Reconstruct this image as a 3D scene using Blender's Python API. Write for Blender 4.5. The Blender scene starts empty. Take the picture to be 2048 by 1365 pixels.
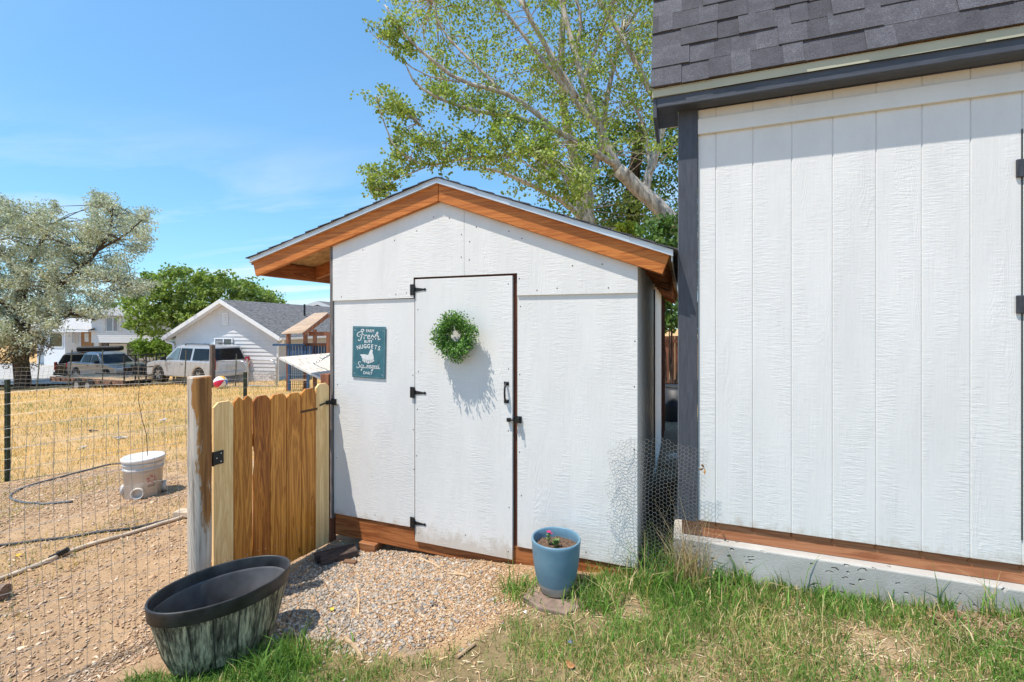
import bpy, math, random
import numpy as np
from mathutils import Vector, Matrix

random.seed(7)
RNG = np.random.default_rng(11)
R = math.radians
SC = bpy.context.scene
COL = SC.collection

# ------------------------------------------------------------------ camera, sky, sun, exposure
CAM_Z = 1.6
YAW = R(20.6)
cam_d = bpy.data.cameras.new('camera')
cam_d.sensor_width = 36.0
cam_d.lens = 16.05
cam_d.shift_y = -0.0159
cam_d.clip_start = 0.05
cam_d.clip_end = 2000
cam = bpy.data.objects.new('camera', cam_d)
cam.location = (0, 0, CAM_Z)
cam.rotation_euler = (R(90), 0, YAW)
COL.objects.link(cam)
SC.camera = cam

SUN_EL, SUN_AZ = R(66), R(217)          # azimuth clockwise from +Y
world = bpy.data.worlds.new('World')
SC.world = world
world.use_nodes = True
wn, wl = world.node_tree.nodes, world.node_tree.links
sky = wn.new('ShaderNodeTexSky')
sky.sky_type = 'NISHITA'
sky.sun_disc = False
sky.sun_elevation = SUN_EL
sky.sun_rotation = SUN_AZ
sky.altitude = 1300
sky.air_density = 1.3
sky.dust_density = 0.5
sky.ozone_density = 5.0
tint = wn.new('ShaderNodeMix'); tint.data_type = 'RGBA'; tint.blend_type = 'MULTIPLY'
tint.inputs[0].default_value = 1.0
tint.inputs[7].default_value = (0.88, 1.40, 1.72, 1)
gam = wn.new('ShaderNodeGamma'); gam.inputs[1].default_value = 0.65      # flatten the bright horizon
wl.new(sky.outputs[0], gam.inputs[0]); wl.new(gam.outputs[0], tint.inputs[6])
# thin cirrus streaks: noise on the sky direction projected to a cloud layer
tc = wn.new('ShaderNodeTexCoord')
sep = wn.new('ShaderNodeSeparateXYZ'); wl.new(tc.outputs['Generated'], sep.inputs[0])
zmx = wn.new('ShaderNodeMath'); zmx.operation = 'MAXIMUM'; zmx.inputs[1].default_value = 0.02
wl.new(sep.outputs[2], zmx.inputs[0])
zad = wn.new('ShaderNodeMath'); zad.operation = 'ADD'; zad.inputs[1].default_value = 0.06
wl.new(zmx.outputs[0], zad.inputs[0])
dx = wn.new('ShaderNodeMath'); dx.operation = 'DIVIDE'; wl.new(sep.outputs[0], dx.inputs[0]); wl.new(zad.outputs[0], dx.inputs[1])
dy = wn.new('ShaderNodeMath'); dy.operation = 'DIVIDE'; wl.new(sep.outputs[1], dy.inputs[0]); wl.new(zad.outputs[0], dy.inputs[1])
cmb = wn.new('ShaderNodeCombineXYZ'); wl.new(dx.outputs[0], cmb.inputs[0]); wl.new(dy.outputs[0], cmb.inputs[1])
mp = wn.new('ShaderNodeMapping'); mp.inputs['Scale'].default_value = (0.36, 1.25, 1); mp.inputs['Rotation'].default_value = (0, 0, R(-24)); mp.inputs['Location'].default_value = (3.3, 1.1, 0)
wl.new(cmb.outputs[0], mp.inputs[0])
cn = wn.new('ShaderNodeTexNoise'); cn.inputs['Scale'].default_value = 0.75; cn.inputs['Detail'].default_value = 7; cn.inputs['Roughness'].default_value = 0.6; cn.inputs['Distortion'].default_value = 0.7
wl.new(mp.outputs[0], cn.inputs['Vector'])
cr = wn.new('ShaderNodeValToRGB'); cr.color_ramp.elements[0].position = 0.45; cr.color_ramp.elements[1].position = 0.70
cr.color_ramp.elements[0].color = (0, 0, 0, 1); cr.color_ramp.elements[1].color = (0.88, 0.88, 0.88, 1)
wl.new(cn.outputs[0], cr.inputs[0])
cmix = wn.new('ShaderNodeMix'); cmix.data_type = 'RGBA'
# the streaks belong to a low, distant sheet of cirrus
el = wn.new('ShaderNodeMapRange'); el.inputs['From Min'].default_value = 0.10; el.inputs['From Max'].default_value = 0.36; el.inputs['To Min'].default_value = 1.0; el.inputs['To Max'].default_value = 0.05
wl.new(sep.outputs[2], el.inputs[0])
cmul = wn.new('ShaderNodeMath'); cmul.operation = 'MULTIPLY'; wl.new(cr.outputs[0], cmul.inputs[0]); wl.new(el.outputs[0], cmul.inputs[1])
wl.new(cmul.outputs[0], cmix.inputs[0])
wl.new(tint.outputs[2], cmix.inputs[6])
cmix.inputs[7].default_value = (4.6, 4.85, 5.0, 1)
bg = wn['Background']
wl.new(cmix.outputs[2], bg.inputs[0])
bg.inputs[1].default_value = 0.15

sun_d = bpy.data.lights.new('sun', 'SUN')
sun_d.energy = 4.0
sun_d.angle = R(0.55)
sun_d.color = (1.0, 0.93, 0.82)
sun = bpy.data.objects.new('sun', sun_d)
S = Vector((math.sin(SUN_AZ) * math.cos(SUN_EL), math.cos(SUN_AZ) * math.cos(SUN_EL), math.sin(SUN_EL)))
sun.rotation_euler = S.to_track_quat('Z', 'Y').to_euler()
sun.location = S * 60
COL.objects.link(sun)

vs = SC.view_settings
vs.view_transform = 'Standard'
vs.look = 'None'
vs.gamma = 1
vs.use_curve_mapping = False
vs.exposure = 0.55

# ------------------------------------------------------------------ measuring helpers
CT, ST = math.cos(YAW), math.sin(YAW)
def at(u, v, t):
    """photo pixel and distance along the lens axis -> point in the place (used to measure positions)"""
    a, b = (u - 1024) / 913.0, (650 - v) / 913.0
    return Vector(((a * CT - ST) * t, (a * ST + CT) * t, CAM_Z + b * t))
def g(x, y):
    """height of the ground"""
    x = np.asarray(x, float); y = np.asarray(y, float)
    r = np.sqrt(x * x + y * y)
    base = 0.0 + 0.085 * np.clip(x, -2.4, 2.5)
    base = base + 0.10 * np.clip((-x - 3.0) / 1.2, 0, 1)
    return base - 0.06 * np.clip(r - 6.0, 0, 34)
def gz(x, y): return float(g(x, y))
def gp(u, v):
    """photo pixel -> point on the ground"""
    lo, hi = 0.5, 60.0
    for _ in range(60):
        m = (lo + hi) / 2
        p = at(u, v, m)
        if p.z > gz(p.x, p.y): lo = m
        else: hi = m
    p = at(u, v, lo)
    p.z = gz(p.x, p.y)
    return p
def in_poly(x, y, poly):
    x = np.asarray(x); y = np.asarray(y)
    ins = np.zeros(x.shape, bool)
    n = len(poly)
    for i in range(n):
        x1, y1 = poly[i][0], poly[i][1]
        x2, y2 = poly[(i + 1) % n][0], poly[(i + 1) % n][1]
        c = ((y1 > y) != (y2 > y)) & (x < (x2 - x1) * (y - y1) / ((y2 - y1) + 1e-12) + x1)
        ins ^= c
    return ins
def vnoise(x, y, s, seed=0):
    r = np.random.default_rng(seed).random((64, 64))
    X = np.asarray(x) * s + 1000.3; Y = np.asarray(y) * s + 1000.7
    i = np.floor(X).astype(int); j = np.floor(Y).astype(int)
    fx = X - i; fy = Y - j
    fx = fx * fx * (3 - 2 * fx); fy = fy * fy * (3 - 2 * fy)
    a = r[i % 64, j % 64]; b = r[(i + 1) % 64, j % 64]; c = r[i % 64, (j + 1) % 64]; d = r[(i + 1) % 64, (j + 1) % 64]
    return (a * (1 - fx) + b * fx) * (1 - fy) + (c * (1 - fx) + d * fx) * fy
def fbm(x, y, s, seed=0):
    return 0.5 * vnoise(x, y, s, seed) + 0.3 * vnoise(x, y, s * 2.3, seed + 1) + 0.2 * vnoise(x, y, s * 5.1, seed + 2)

# ------------------------------------------------------------------ objects
def props(o, label=None, cat=None, group=None, kind=None):
    if label: o['label'] = label
    if cat: o['category'] = cat
    if group: o['group'] = group
    if kind: o['kind'] = kind
    return o
def thing(name, label, cat, loc=(0, 0, 0), rz=0, group=None):
    o = bpy.data.objects.new(name, None)
    o.empty_display_size = 0.1
    o.location = loc
    o.rotation_euler = (0, 0, rz)
    COL.objects.link(o)
    return props(o, label, cat, group)
def link(name, me, mat, parent=None, smooth=False):
    o = bpy.data.objects.new(name, me)
    if mat is not None and not me.materials: me.materials.append(mat)
    if parent is not None: o.parent = parent
    COL.objects.link(o)
    if smooth:
        me.polygons.foreach_set('use_smooth', [True] * len(me.polygons))
    return o
def root_of(o):
    while o.parent is not None: o = o.parent
    return o
def copy_tree(o, parent=None):
    c = o.copy(); COL.objects.link(c); c.parent = parent
    for ch in [k for k in bpy.data.objects if k.parent == o]: copy_tree(ch, c)
    return c

class MB:
    """collects shapes; build() links them as one mesh"""
    def __init__(s): s.v = []; s.f = []
    def add(s, vs_, fs_):
        b = len(s.v)
        s.v += [tuple(p) for p in vs_]
        s.f += [tuple(b + i for i in f) for f in fs_]
        return s
    def box(s, x0, x1, y0, y1, z0, z1):
        return s.add([(x0, y0, z0), (x1, y0, z0), (x1, y1, z0), (x0, y1, z0), (x0, y0, z1), (x1, y0, z1), (x1, y1, z1), (x0, y1, z1)],
                     [(0, 3, 2, 1), (4, 5, 6, 7), (0, 1, 5, 4), (1, 2, 6, 5), (2, 3, 7, 6), (3, 0, 4, 7)])
    def obox(s, c, size, m):
        hx, hy, hz = size[0] / 2, size[1] / 2, size[2] / 2
        pts = [Vector(c) + m @ Vector(p) for p in [(-hx, -hy, -hz), (hx, -hy, -hz), (hx, hy, -hz), (-hx, hy, -hz), (-hx, -hy, hz), (hx, -hy, hz), (hx, hy, hz), (-hx, hy, hz)]]
        return s.add(pts, [(0, 3, 2, 1), (4, 5, 6, 7), (0, 1, 5, 4), (1, 2, 6, 5), (2, 3, 7, 6), (3, 0, 4, 7)])
    def bar(s, a, b, w, h, up=(0, 0, 1)):
        a = Vector(a); b = Vector(b); d = (b - a); L = d.length; d.normalize()
        side = d.cross(Vector(up))
        if side.length < 1e-4: side = d.cross(Vector((1, 0, 0)))
        side.normalize(); u2 = side.cross(d)
        m = Matrix((d, side, u2)).transposed()
        return s.obox((a + b) / 2, (L, w, h), m)
    def prism(s, poly, axis, a0, a1):
        """polygon (p,q) extruded along axis: 'y' -> (x,z), 'x' -> (y,z), 'z' -> (x,y)"""
        def P(p, a):
            return (p[0], a, p[1]) if axis == 'y' else ((a, p[0], p[1]) if axis == 'x' else (p[0], p[1], a))
        n = len(poly)
        area = sum(poly[i][0] * poly[(i + 1) % n][1] - poly[(i + 1) % n][0] * poly[i][1] for i in range(n))
        flip = (area > 0) != (axis in ('x', 'z'))
        vs_ = [P(p, a0) for p in poly] + [P(p, a1) for p in poly]
        fs_ = [tuple(range(n))[::-1], tuple(range(n, 2 * n))] + [(i, (i + 1) % n, n + (i + 1) % n, n + i) for i in range(n)]
        if flip: fs_ = [f[::-1] for f in fs_]
        return s.add(vs_, fs_)
    def tube(s, pts, rad, n=6, cap=True):
        pts = [Vector(p) for p in pts]
        if not hasattr(rad, '__len__'): rad = [rad] * len(pts)
        b = len(s.v); ref = None
        for i, p in enumerate(pts):
            d = pts[min(i + 1, len(pts) - 1)] - pts[max(i - 1, 0)]
            if d.length < 1e-9: d = Vector((0, 0, 1))
            d.normalize()
            if ref is None: ref = Vector((0, 0, 1)) if abs(d.z) < 0.9 else Vector((1, 0, 0))
            x = d.cross(ref); x.normalize(); y = x.cross(d); ref = -y if False else y
            ref = y
            x = d.cross(ref).normalized(); y = x.cross(d)
            for k in range(n):
                a = 2 * math.pi * k / n
                s.v.append(tuple(p + (x * math.cos(a) + y * math.sin(a)) * rad[i]))
        for i in range(len(pts) - 1):
            for k in range(n):
                k2 = (k + 1) % n
                s.f.append((b + i * n + k, b + i * n + k2, b + (i + 1) * n + k2, b + (i + 1) * n + k))
        if cap:
            s.f.append(tuple(b + k for k in range(n))[::-1])
            e = b + (len(pts) - 1) * n
            s.f.append(tuple(e + k for k in range(n)))
        return s
    def lathe(s, prof, n=40, c=(0, 0, 0), sx=1, sy=1, rot=0, caps=False):
        b = len(s.v)
        for r, z in prof:
            for k in range(n):
                a = 2 * math.pi * k / n
                x, y = r * math.cos(a) * sx, r * math.sin(a) * sy
                s.v.append((c[0] + x * math.cos(rot) - y * math.sin(rot), c[1] + x * math.sin(rot) + y * math.cos(rot), c[2] + z))
        for i in range(len(prof) - 1):
            for k in range(n):
                k2 = (k + 1) % n
                s.f.append((b + i * n + k, b + i * n + k2, b + (i + 1) * n + k2, b + (i + 1) * n + k))
        if caps:
            s.f.append(tuple(b + k for k in range(n))[::-1])
            e = b + (len(prof) - 1) * n
            s.f.append(tuple(e + k for k in range(n)))
        return s
    def build(s, name, mat, parent=None, smooth=False, bevel=0, seg=1, local=False, kind=None):
        if parent is not None and not local:
            o = root_of(parent).location
            v = [(p[0] - o.x, p[1] - o.y, p[2] - o.z) for p in s.v]
        else: v = s.v
        me = bpy.data.meshes.new(name)
        me.from_pydata(v, [], s.f)
        me.update()
        ob = link(name, me, mat, parent, smooth)
        if bevel:
            bm = ob.modifiers.new('bevel', 'BEVEL'); bm.width = bevel; bm.segments = seg; bm.limit_method = 'ANGLE'; bm.angle_limit = R(35)
        if kind: ob['kind'] = kind
        return ob

def quads_mesh(name, V, nper, F, cols=None):
    """many small cards of nper vertices each; F: faces (quads) inside one card; cols: colour per card"""
    n = V.shape[0]
    me = bpy.data.meshes.new(name)
    verts = V.reshape(-1, 3).astype(np.float32)
    F = np.asarray(F)
    faces = (F[None, :, :] + (np.arange(n) * nper)[:, None, None]).reshape(-1, F.shape[1])
    me.vertices.add(len(verts)); me.vertices.foreach_set('co', verts.ravel())
    me.loops.add(faces.size); me.loops.foreach_set('vertex_index', faces.ravel().astype(np.int32))
    me.polygons.add(len(faces)); me.polygons.foreach_set('loop_start', (np.arange(len(faces)) * F.shape[1]).astype(np.int32))
    me.update(calc_edges=True)
    if cols is not None:
        at_ = me.color_attributes.new('Col', 'FLOAT_COLOR', 'POINT')
        c = np.ones((n, nper, 4), np.float32)
        c[:, :, :3] = cols[:, None, :]
        at_.data.foreach_set('color', c.ravel())
    return me

# ------------------------------------------------------------------ materials
MATS = {}
class NT:
    def __init__(s, name):
        s.m = bpy.data.materials.new(name); s.m.use_nodes = True
        s.n = s.m.node_tree.nodes; s.l = s.m.node_tree.links
        s.p = s.n['Principled BSDF']
        s.co = None
    def new(s, t, **kw):
        x = s.n.new(t)
        for k, v in kw.items(): setattr(x, k, v)
        return x
    def coord(s, scale=(1, 1, 1), rot=(0, 0, 0), out='Object'):
        if s.co is None: s.co = s.new('ShaderNodeTexCoord')
        m = s.new('ShaderNodeMapping'); m.inputs['Scale'].default_value = scale; m.inputs['Rotation'].default_value = rot
        s.l.new(s.co.outputs[out], m.inputs[0])
        return m.outputs[0]
    def noise(s, vec, scale, detail=4, rough=0.55, dist=0):
        x = s.new('ShaderNodeTexNoise'); x.inputs['Scale'].default_value = scale; x.inputs['Detail'].default_value = detail
        x.inputs['Roughness'].default_value = rough; x.inputs['Distortion'].default_value = dist
        if vec is not None: s.l.new(vec, x.inputs['Vector'])
        return x.outputs[0]
    def ramp(s, fac, stops):
        x = s.new('ShaderNodeValToRGB'); e = x.color_ramp.elements
        while len(e) < len(stops): e.new(0.5)
        for el, (p, c) in zip(e, stops):
            el.position = p; el.color = (c, c, c, 1) if not hasattr(c, '__len__') else (*c, 1)
        s.l.new(fac, x.inputs[0])
        return x.outputs[0]
    def mix(s, fac, a, b, mode='MIX'):
        x = s.new('ShaderNodeMix', data_type='RGBA', blend_type=mode)
        for sock, val in ((x.inputs[0], fac), (x.inputs[6], a), (x.inputs[7], b)):
            if hasattr(val, 'is_linked') or hasattr(val, 'links'): s.l.new(val, sock)
            elif hasattr(val, '__len__'): sock.default_value = (*val, 1)
            else: sock.default_value = val
        return x.outputs[2]
    def math(s, op, a, b=None):
        x = s.new('ShaderNodeMath', operation=op)
        for sock, val in ((x.inputs[0], a), (x.inputs[1], b)):
            if val is None: continue
            if hasattr(val, 'links'): s.l.new(val, sock)
            else: sock.default_value = val
        return x.outputs[0]
    def bump(s, h, strength, dist=0.01):
        x = s.new('ShaderNodeBump'); x.inputs['Strength'].default_value = strength; x.inputs['Distance'].default_value = dist
        s.l.new(h, x.inputs['Height']); s.l.new(x.outputs[0], s.p.inputs['Normal'])
    def color(s, c):
        if hasattr(c, 'links'): s.l.new(c, s.p.inputs['Base Color'])
        else: s.p.inputs['Base Color'].default_value = (*c, 1)
    def set(s, rough=0.6, metal=0, spec=0.5):
        s.p.inputs['Roughness'].default_value = rough; s.p.inputs['Metallic'].default_value = metal
        s.p.inputs['Specular IOR Level'].default_value = spec
        return s.m
def rnd(t):
    return t.new('ShaderNodeObjectInfo').outputs['Random']

def plain(name, c, rough=0.6, var=0.12, scale=6, stretch=(1, 1, 1), bump=0, metal=0, random_=0, spec=0.4, bdist=0.004):
    if name in MATS: return MATS[name]
    t = NT(name)
    vec = t.coord(stretch)
    n = t.noise(vec, scale, 5)
    lo = tuple(max(0, k * (1 - var * 1.6)) for k in c); hi = tuple(min(1, k * (1 + var * 1.4)) for k in c)
    col = t.ramp(n, [(0.3, lo), (0.7, hi)])
    if random_:
        rv = t.math('ADD', t.math('MULTIPLY', rnd(t), 2 * random_), 1 - random_)
        mm = t.new('ShaderNodeMix', data_type='RGBA', blend_type='MULTIPLY'); mm.inputs[0].default_value = 1
        t.l.new(col, mm.inputs[6]); t.l.new(rv, mm.inputs[7]); col = mm.outputs[2]
    t.color(col)
    if bump:
        t.bump(t.noise(vec, scale * 2.5, 5), bump, bdist)
    MATS[name] = t.set(rough, metal, spec)
    return MATS[name]

def wood(name, dark, light, axis='z', scale=1.0, rough=0.55, knots=True, random_=0.12, bump=0.25):
    """grain running along one axis, rings and a few knots"""
    if name in MATS: return MATS[name]
    t = NT(name)
    s_ = {'x': (0.9, 14, 14), 'y': (14, 0.9, 14), 'z': (14, 14, 0.9)}[axis]
    off = t.new('ShaderNodeVectorMath', operation='ADD')
    cc = t.new('ShaderNodeTexCoord')
    rr = rnd(t)
    k = t.math('MULTIPLY', rr, 37.0)
    t.l.new(cc.outputs['Object'], off.inputs[0]); t.l.new(k, off.inputs[1])
    m = t.new('ShaderNodeMapping'); m.inputs['Scale'].default_value = tuple(q * scale for q in s_)
    t.l.new(off.outputs[0], m.inputs[0])
    n1 = t.noise(m.outputs[0], 1.0, 5, 0.6, 1.1)
    m2 = t.new('ShaderNodeMapping'); m2.inputs['Scale'].default_value = tuple(q * scale * (5 if q > 1 else 1.2) for q in s_)
    t.l.new(off.outputs[0], m2.inputs[0])
    n2 = t.noise(m2.outputs[0], 1.0, 3, 0.6)
    wv = t.math('SINE', t.math('MULTIPLY', n1, 38.0))
    f = t.math('ADD', t.math('MULTIPLY', wv, 0.16), t.math('ADD', t.math('MULTIPLY', n1, 0.55), t.math('MULTIPLY', n2, 0.45)))
    col = t.ramp(f, [(0.25, dark), (0.78, light)])
    if knots:
        v = t.new('ShaderNodeTexVoronoi'); v.inputs['Scale'].default_value = 3.4
        ks = {'x': (0.75, 1.5, 1.5), 'y': (1.5, 0.75, 1.5), 'z': (1.5, 1.5, 0.75)}[axis]
        m3 = t.new('ShaderNodeMapping'); m3.inputs['Scale'].default_value = ks
        t.l.new(off.outputs[0], m3.inputs[0]); t.l.new(m3.outputs[0], v.inputs['Vector'])
        kf = t.ramp(v.outputs['Distance'], [(0.035, 1.0), (0.075, 0.0)])
        col = t.mix(t.math('MULTIPLY', kf, 0.75), col, tuple(q * 0.35 for q in dark))
    if random_:
        rv = t.math('ADD', t.math('MULTIPLY', rr, 2 * random_), 1 - random_)
        mm = t.new('ShaderNodeMix', data_type='RGBA', blend_type='MULTIPLY'); mm.inputs[0].default_value = 1
        t.l.new(col, mm.inputs[6]); t.l.new(rv, mm.inputs[7]); col = mm.outputs[2]
    t.color(col)
    t.bump(t.math('ADD', t.math('MULTIPLY', n2, 0.7), t.math('MULTIPLY', wv, 0.12)), bump, 0.003)
    MATS[name] = t.set(rough, 0, 0.35)
    return MATS[name]

def siding_paint(name, c, strength=0.5, foot=None):
    """paint over embossed wood grain: vertical streaks, patches of short ripples, cathedral arcs"""
    t = NT(name)
    rr = rnd(t)
    off = t.new('ShaderNodeVectorMath', operation='ADD')
    cc = t.new('ShaderNodeTexCoord'); k = t.math('MULTIPLY', rr, 23.0)
    t.l.new(cc.outputs['Object'], off.inputs[0]); t.l.new(k, off.inputs[1])
    def mp_(sc):
        m = t.new('ShaderNodeMapping'); m.inputs['Scale'].default_value = sc
        t.l.new(off.outputs[0], m.inputs[0]); return m.outputs[0]
    vert = t.noise(mp_((95, 95, 3.0)), 1, 3, 0.55)
    rip = t.noise(mp_((16, 16, 105)), 1, 3, 0.5, 0.5)
    arcs_n = t.noise(mp_((7.5, 7.5, 1.1)), 1, 2, 0.5, 0.3)
    arcs = t.math('POWER', t.math('ABSOLUTE', t.math('SINE', t.math('MULTIPLY', arcs_n, 105.0))), 3.0)
    am = t.ramp(t.noise(mp_((6, 6, 0.7)), 1, 2), [(0.56, 0.0), (0.66, 1.0)])
    rm = t.ramp(t.noise(mp_((8, 8, 1.6)), 1, 3), [(0.42, 0.12), (0.58, 1.0)])
    h = t.math('ADD', t.math('MULTIPLY', vert, 0.55), t.math('ADD', t.math('MULTIPLY', t.math('MULTIPLY', rip, rm), 0.95), t.math('MULTIPLY', t.math('MULTIPLY', arcs, am), 0.26)))
    t.bump(h, strength, 0.0075)
    dirt = t.noise(mp_((3.0, 3.0, 1.2)), 1, 6, 0.65)
    col = t.ramp(dirt, [(0.28, tuple(q * 0.90 for q in c)), (0.62, c)])
    if foot is not None:         # splashed mud above the foot of the wall, fading out upwards, and a few scuffs
        sp = t.new('ShaderNodeSeparateXYZ'); t.l.new(cc.outputs['Object'], sp.inputs[0])
        up = t.math('MULTIPLY', t.math('SUBTRACT', sp.outputs[2], foot), 2.6)
        sv = t.new('ShaderNodeMapping'); sv.inputs['Scale'].default_value = (14, 14, 9); t.l.new(cc.outputs['Object'], sv.inputs[0])
        ns = t.noise(sv.outputs[0], 1.0, 7, 0.72)
        sm = t.ramp(t.math('SUBTRACT', ns, up), [(0.36, 0.0), (0.60, 0.55)])
        col = t.mix(sm, col, (0.46, 0.37, 0.28))
        sc = t.noise(mp_((5, 5, 0.9)), 1.7, 6, 0.7)
        col = t.mix(t.ramp(sc, [(0.66, 0.0), (0.76, 0.30)]), col, (0.50, 0.48, 0.45))
    t.color(col)
    MATS[name] = t.set(0.5, 0, 0.35)
    return MATS[name]

def vcol(name, rough=0.6, trans=0.0, spec=0.3, tint=(1, 1, 1), bump=0):
    """colour of each leaf, blade or stone from the mesh"""
    t = NT(name)
    a = t.new('ShaderNodeVertexColor', layer_name='Col')
    col = t.mix(1.0, a.outputs[0], tint, 'MULTIPLY')
    t.color(col)
    t.set(rough, 0, spec)
    if trans:
        tr = t.new('ShaderNodeBsdfTranslucent'); t.l.new(t.mix(1.0, col, (1.25, 1.3, 0.6), 'MULTIPLY'), tr.inputs[0])
        ms = t.new('ShaderNodeMixShader'); ms.inputs[0].default_value = trans
        out = t.n['Material Output']
        t.l.new(t.p.outputs[0], ms.inputs[1]); t.l.new(tr.outputs[0], ms.inputs[2]); t.l.new(ms.outputs[0], out.inputs[0])
    MATS[name] = t.m
    return t.m

M_WHITE = siding_paint('white_siding_paint', (0.74, 0.73, 0.71), 0.34, 0.17)
M_WHITE2 = siding_paint('white_plank_paint', (0.74, 0.735, 0.725), 0.33, 0.36)
M_CEDAR_X = wood('stained_wood_x', (0.20, 0.060, 0.018), (0.44, 0.165, 0.055), 'x')
M_CEDAR_Y = wood('stained_wood_y', (0.20, 0.060, 0.018), (0.42, 0.155, 0.05), 'y')
M_FASCIA = wood('orange_fascia_wood', (0.36, 0.100, 0.016), (0.62, 0.215, 0.045), 'x', 1.3)
M_REDBROWN = wood('red_brown_frame_wood', (0.07, 0.022, 0.012), (0.14, 0.05, 0.028), 'z', 1.0, 0.7)
M_DARKTRIM = plain('dark_slate_trim_paint', (0.062, 0.068, 0.085), 0.5, 0.14, 9, (8, 8, 1), 0.35)
M_DARKTRIM_X = plain('dark_slate_fascia_paint', (0.062, 0.068, 0.085), 0.5, 0.14, 9, (1, 8, 8), 0.35)
M_IRON = plain('black_iron', (0.012, 0.012, 0.013), 0.42, 0.2, 20, bump=0.1)
M_STEEL = plain('galvanised_steel', (0.48, 0.49, 0.50), 0.38, 0.15, 12, metal=0.85)
M_DRIP = plain('white_metal_drip_edge', (0.60, 0.61, 0.62), 0.35, 0.06, 5, (1, 6, 6), metal=0.35)
M_CREAM = plain('cream_metal_drip_edge', (0.44, 0.43, 0.32), 0.4, 0.05, 4)
M_NAIL = plain('rusty_nail_head', (0.05, 0.035, 0.028), 0.6)
M_OSB = None
def osb():
    t = NT('oriented_strand_board')
    v = t.new('ShaderNodeTexVoronoi'); v.inputs['Scale'].default_value = 22
    t.l.new(t.coord((1, 2.4, 1)), v.inputs['Vector'])
    c = t.mix(t.ramp(v.outputs['Color'], [(0.2, 0.0), (0.8, 1.0)]), (0.30, 0.15, 0.04), (0.55, 0.33, 0.12))
    t.color(c); return t.set(0.7)
M_OSB = osb()

def shingle_mat():
    t = NT('charcoal_asphalt_shingle')
    r = rnd(t)
    vec = t.coord()
    n = t.noise(vec, 12, 4, 0.65); n2 = t.noise(vec, 190, 2)
    f = t.math('ADD', t.math('MULTIPLY', r, 0.26), t.math('ADD', t.math('MULTIPLY', n, 0.62), t.math('MULTIPLY', t.math('SUBTRACT', n2, 0.5), 1.1)))
    t.color(t.ramp(f, [(0.10, (0.040, 0.038, 0.045)), (0.55, (0.088, 0.086, 0.100)), (0.95, (0.20, 0.205, 0.23))]))
    t.bump(n2, 0.6, 0.004)
    return t.set(0.85, 0, 0.25)
M_SHINGLE = shingle_mat()

# ------------------------------------------------------------------ ground
def W(pts): return [gp(u, v) for u, v in pts]
LAWN = [(-1.9, 0.2)] + [(p.x, p.y) for p in W([(255, 1362), (400, 1352), (520, 1300), (590, 1275), (650, 1285), (740, 1322), (880, 1300), (985, 1262), (1035, 1200), (1075, 1168), (1200, 1150)])] + [(-0.28, 3.0), (0.0, 3.5), (3.2, 3.5), (6, 2), (6, -3), (-1.6, -3)]
GRAVEL = [(p.x, p.y) for p in W([(470, 1240), (560, 1170), (640, 1100), (740, 1085), (900, 1118), (1000, 1140), (1000, 1225), (860, 1285), (740, 1312), (640, 1300), (540, 1290)])]
SHAVINGS = [(p.x, p.y) for p in W([(720, 1110), (840, 1100), (1060, 1145), (1045, 1230), (950, 1268), (800, 1300), (720, 1240), (690, 1160)])]
YARD = [(-2.85, 3.1), (-2.85, 1.9), (-2.7, 1.2), (-2.2, 0.6), (-2.4, -2), (-8, -2), (-7.6, 2.6), (-6.4, 4.0), (-4.6, 4.6), (-3.4, 4.2)]

def soft_noise_mask(x, y, poly, amp=0.12, seed=3):
    jx = (fbm(x, y, 3.0, seed) - 0.5) * amp * 4
    jy = (fbm(x, y, 3.0, seed + 9) - 0.5) * amp * 4
    return in_poly(x + jx, y + jy, poly)

def axis(lo, hi, step, far, n):
    core = np.arange(lo, hi + 1e-6, step)
    k = np.linspace(0, 1, n + 1)[1:]
    out = far * (k ** 3.2) + step * np.arange(1, n + 1)
    return np.concatenate([(lo - out)[::-1], core, hi + out])
xs = axis(-6.5, 2.6, 0.035, 420, 60)
ys = axis(0.4, 4.6, 0.035, 420, 60)
X, Y = np.meshgrid(xs, ys)
Z = g(X, Y)
near = np.clip(1 - (np.hypot(X + 1.8, Y - 2.4) - 5) / 4, 0, 1)
Z = Z + near * ((fbm(X, Y, 1.7, 21) - 0.5) * 0.035 + (fbm(X, Y, 9, 31) - 0.5) * 0.016) + (1 - near) * (fbm(X, Y, 0.35, 5) - 0.5) * 0.12
def ground_z(x, y):
    """height of the built sheet, for seating things"""
    i = np.clip(np.searchsorted(xs, x) - 1, 0, len(xs) - 2); j = np.clip(np.searchsorted(ys, y) - 1, 0, len(ys) - 2)
    fx = (x - xs[i]) / (xs[i + 1] - xs[i]); fy = (y - ys[j]) / (ys[j + 1] - ys[j])
    return (Z[j, i] * (1 - fx) + Z[j, i + 1] * fx) * (1 - fy) + (Z[j + 1, i] * (1 - fx) + Z[j + 1, i + 1] * fx) * fy
nx, ny = len(xs), len(ys)
me = bpy.data.meshes.new('ground')
idx = np.arange(nx * ny).reshape(ny, nx)
fc = np.stack([idx[:-1, :-1], idx[:-1, 1:], idx[1:, 1:], idx[1:, :-1]], -1).reshape(-1, 4)
me.vertices.add(nx * ny); me.vertices.foreach_set('co', np.stack([X, Y, Z], -1).astype(np.float32).ravel())
me.loops.add(fc.size); me.loops.foreach_set('vertex_index', fc.ravel().astype(np.int32))
me.polygons.add(len(fc)); me.polygons.foreach_set('loop_start', (np.arange(len(fc)) * 4).astype(np.int32))
me.update(calc_edges=True)
me.polygons.foreach_set('use_smooth', [True] * len(me.polygons))
C = np.zeros((ny, nx, 4), np.float32); C[..., 3] = 1
def paint(mask, c): C[mask, :3] = c
C[..., :3] = (0.60, 0.37, 0.15)                                  # dry field
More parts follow.
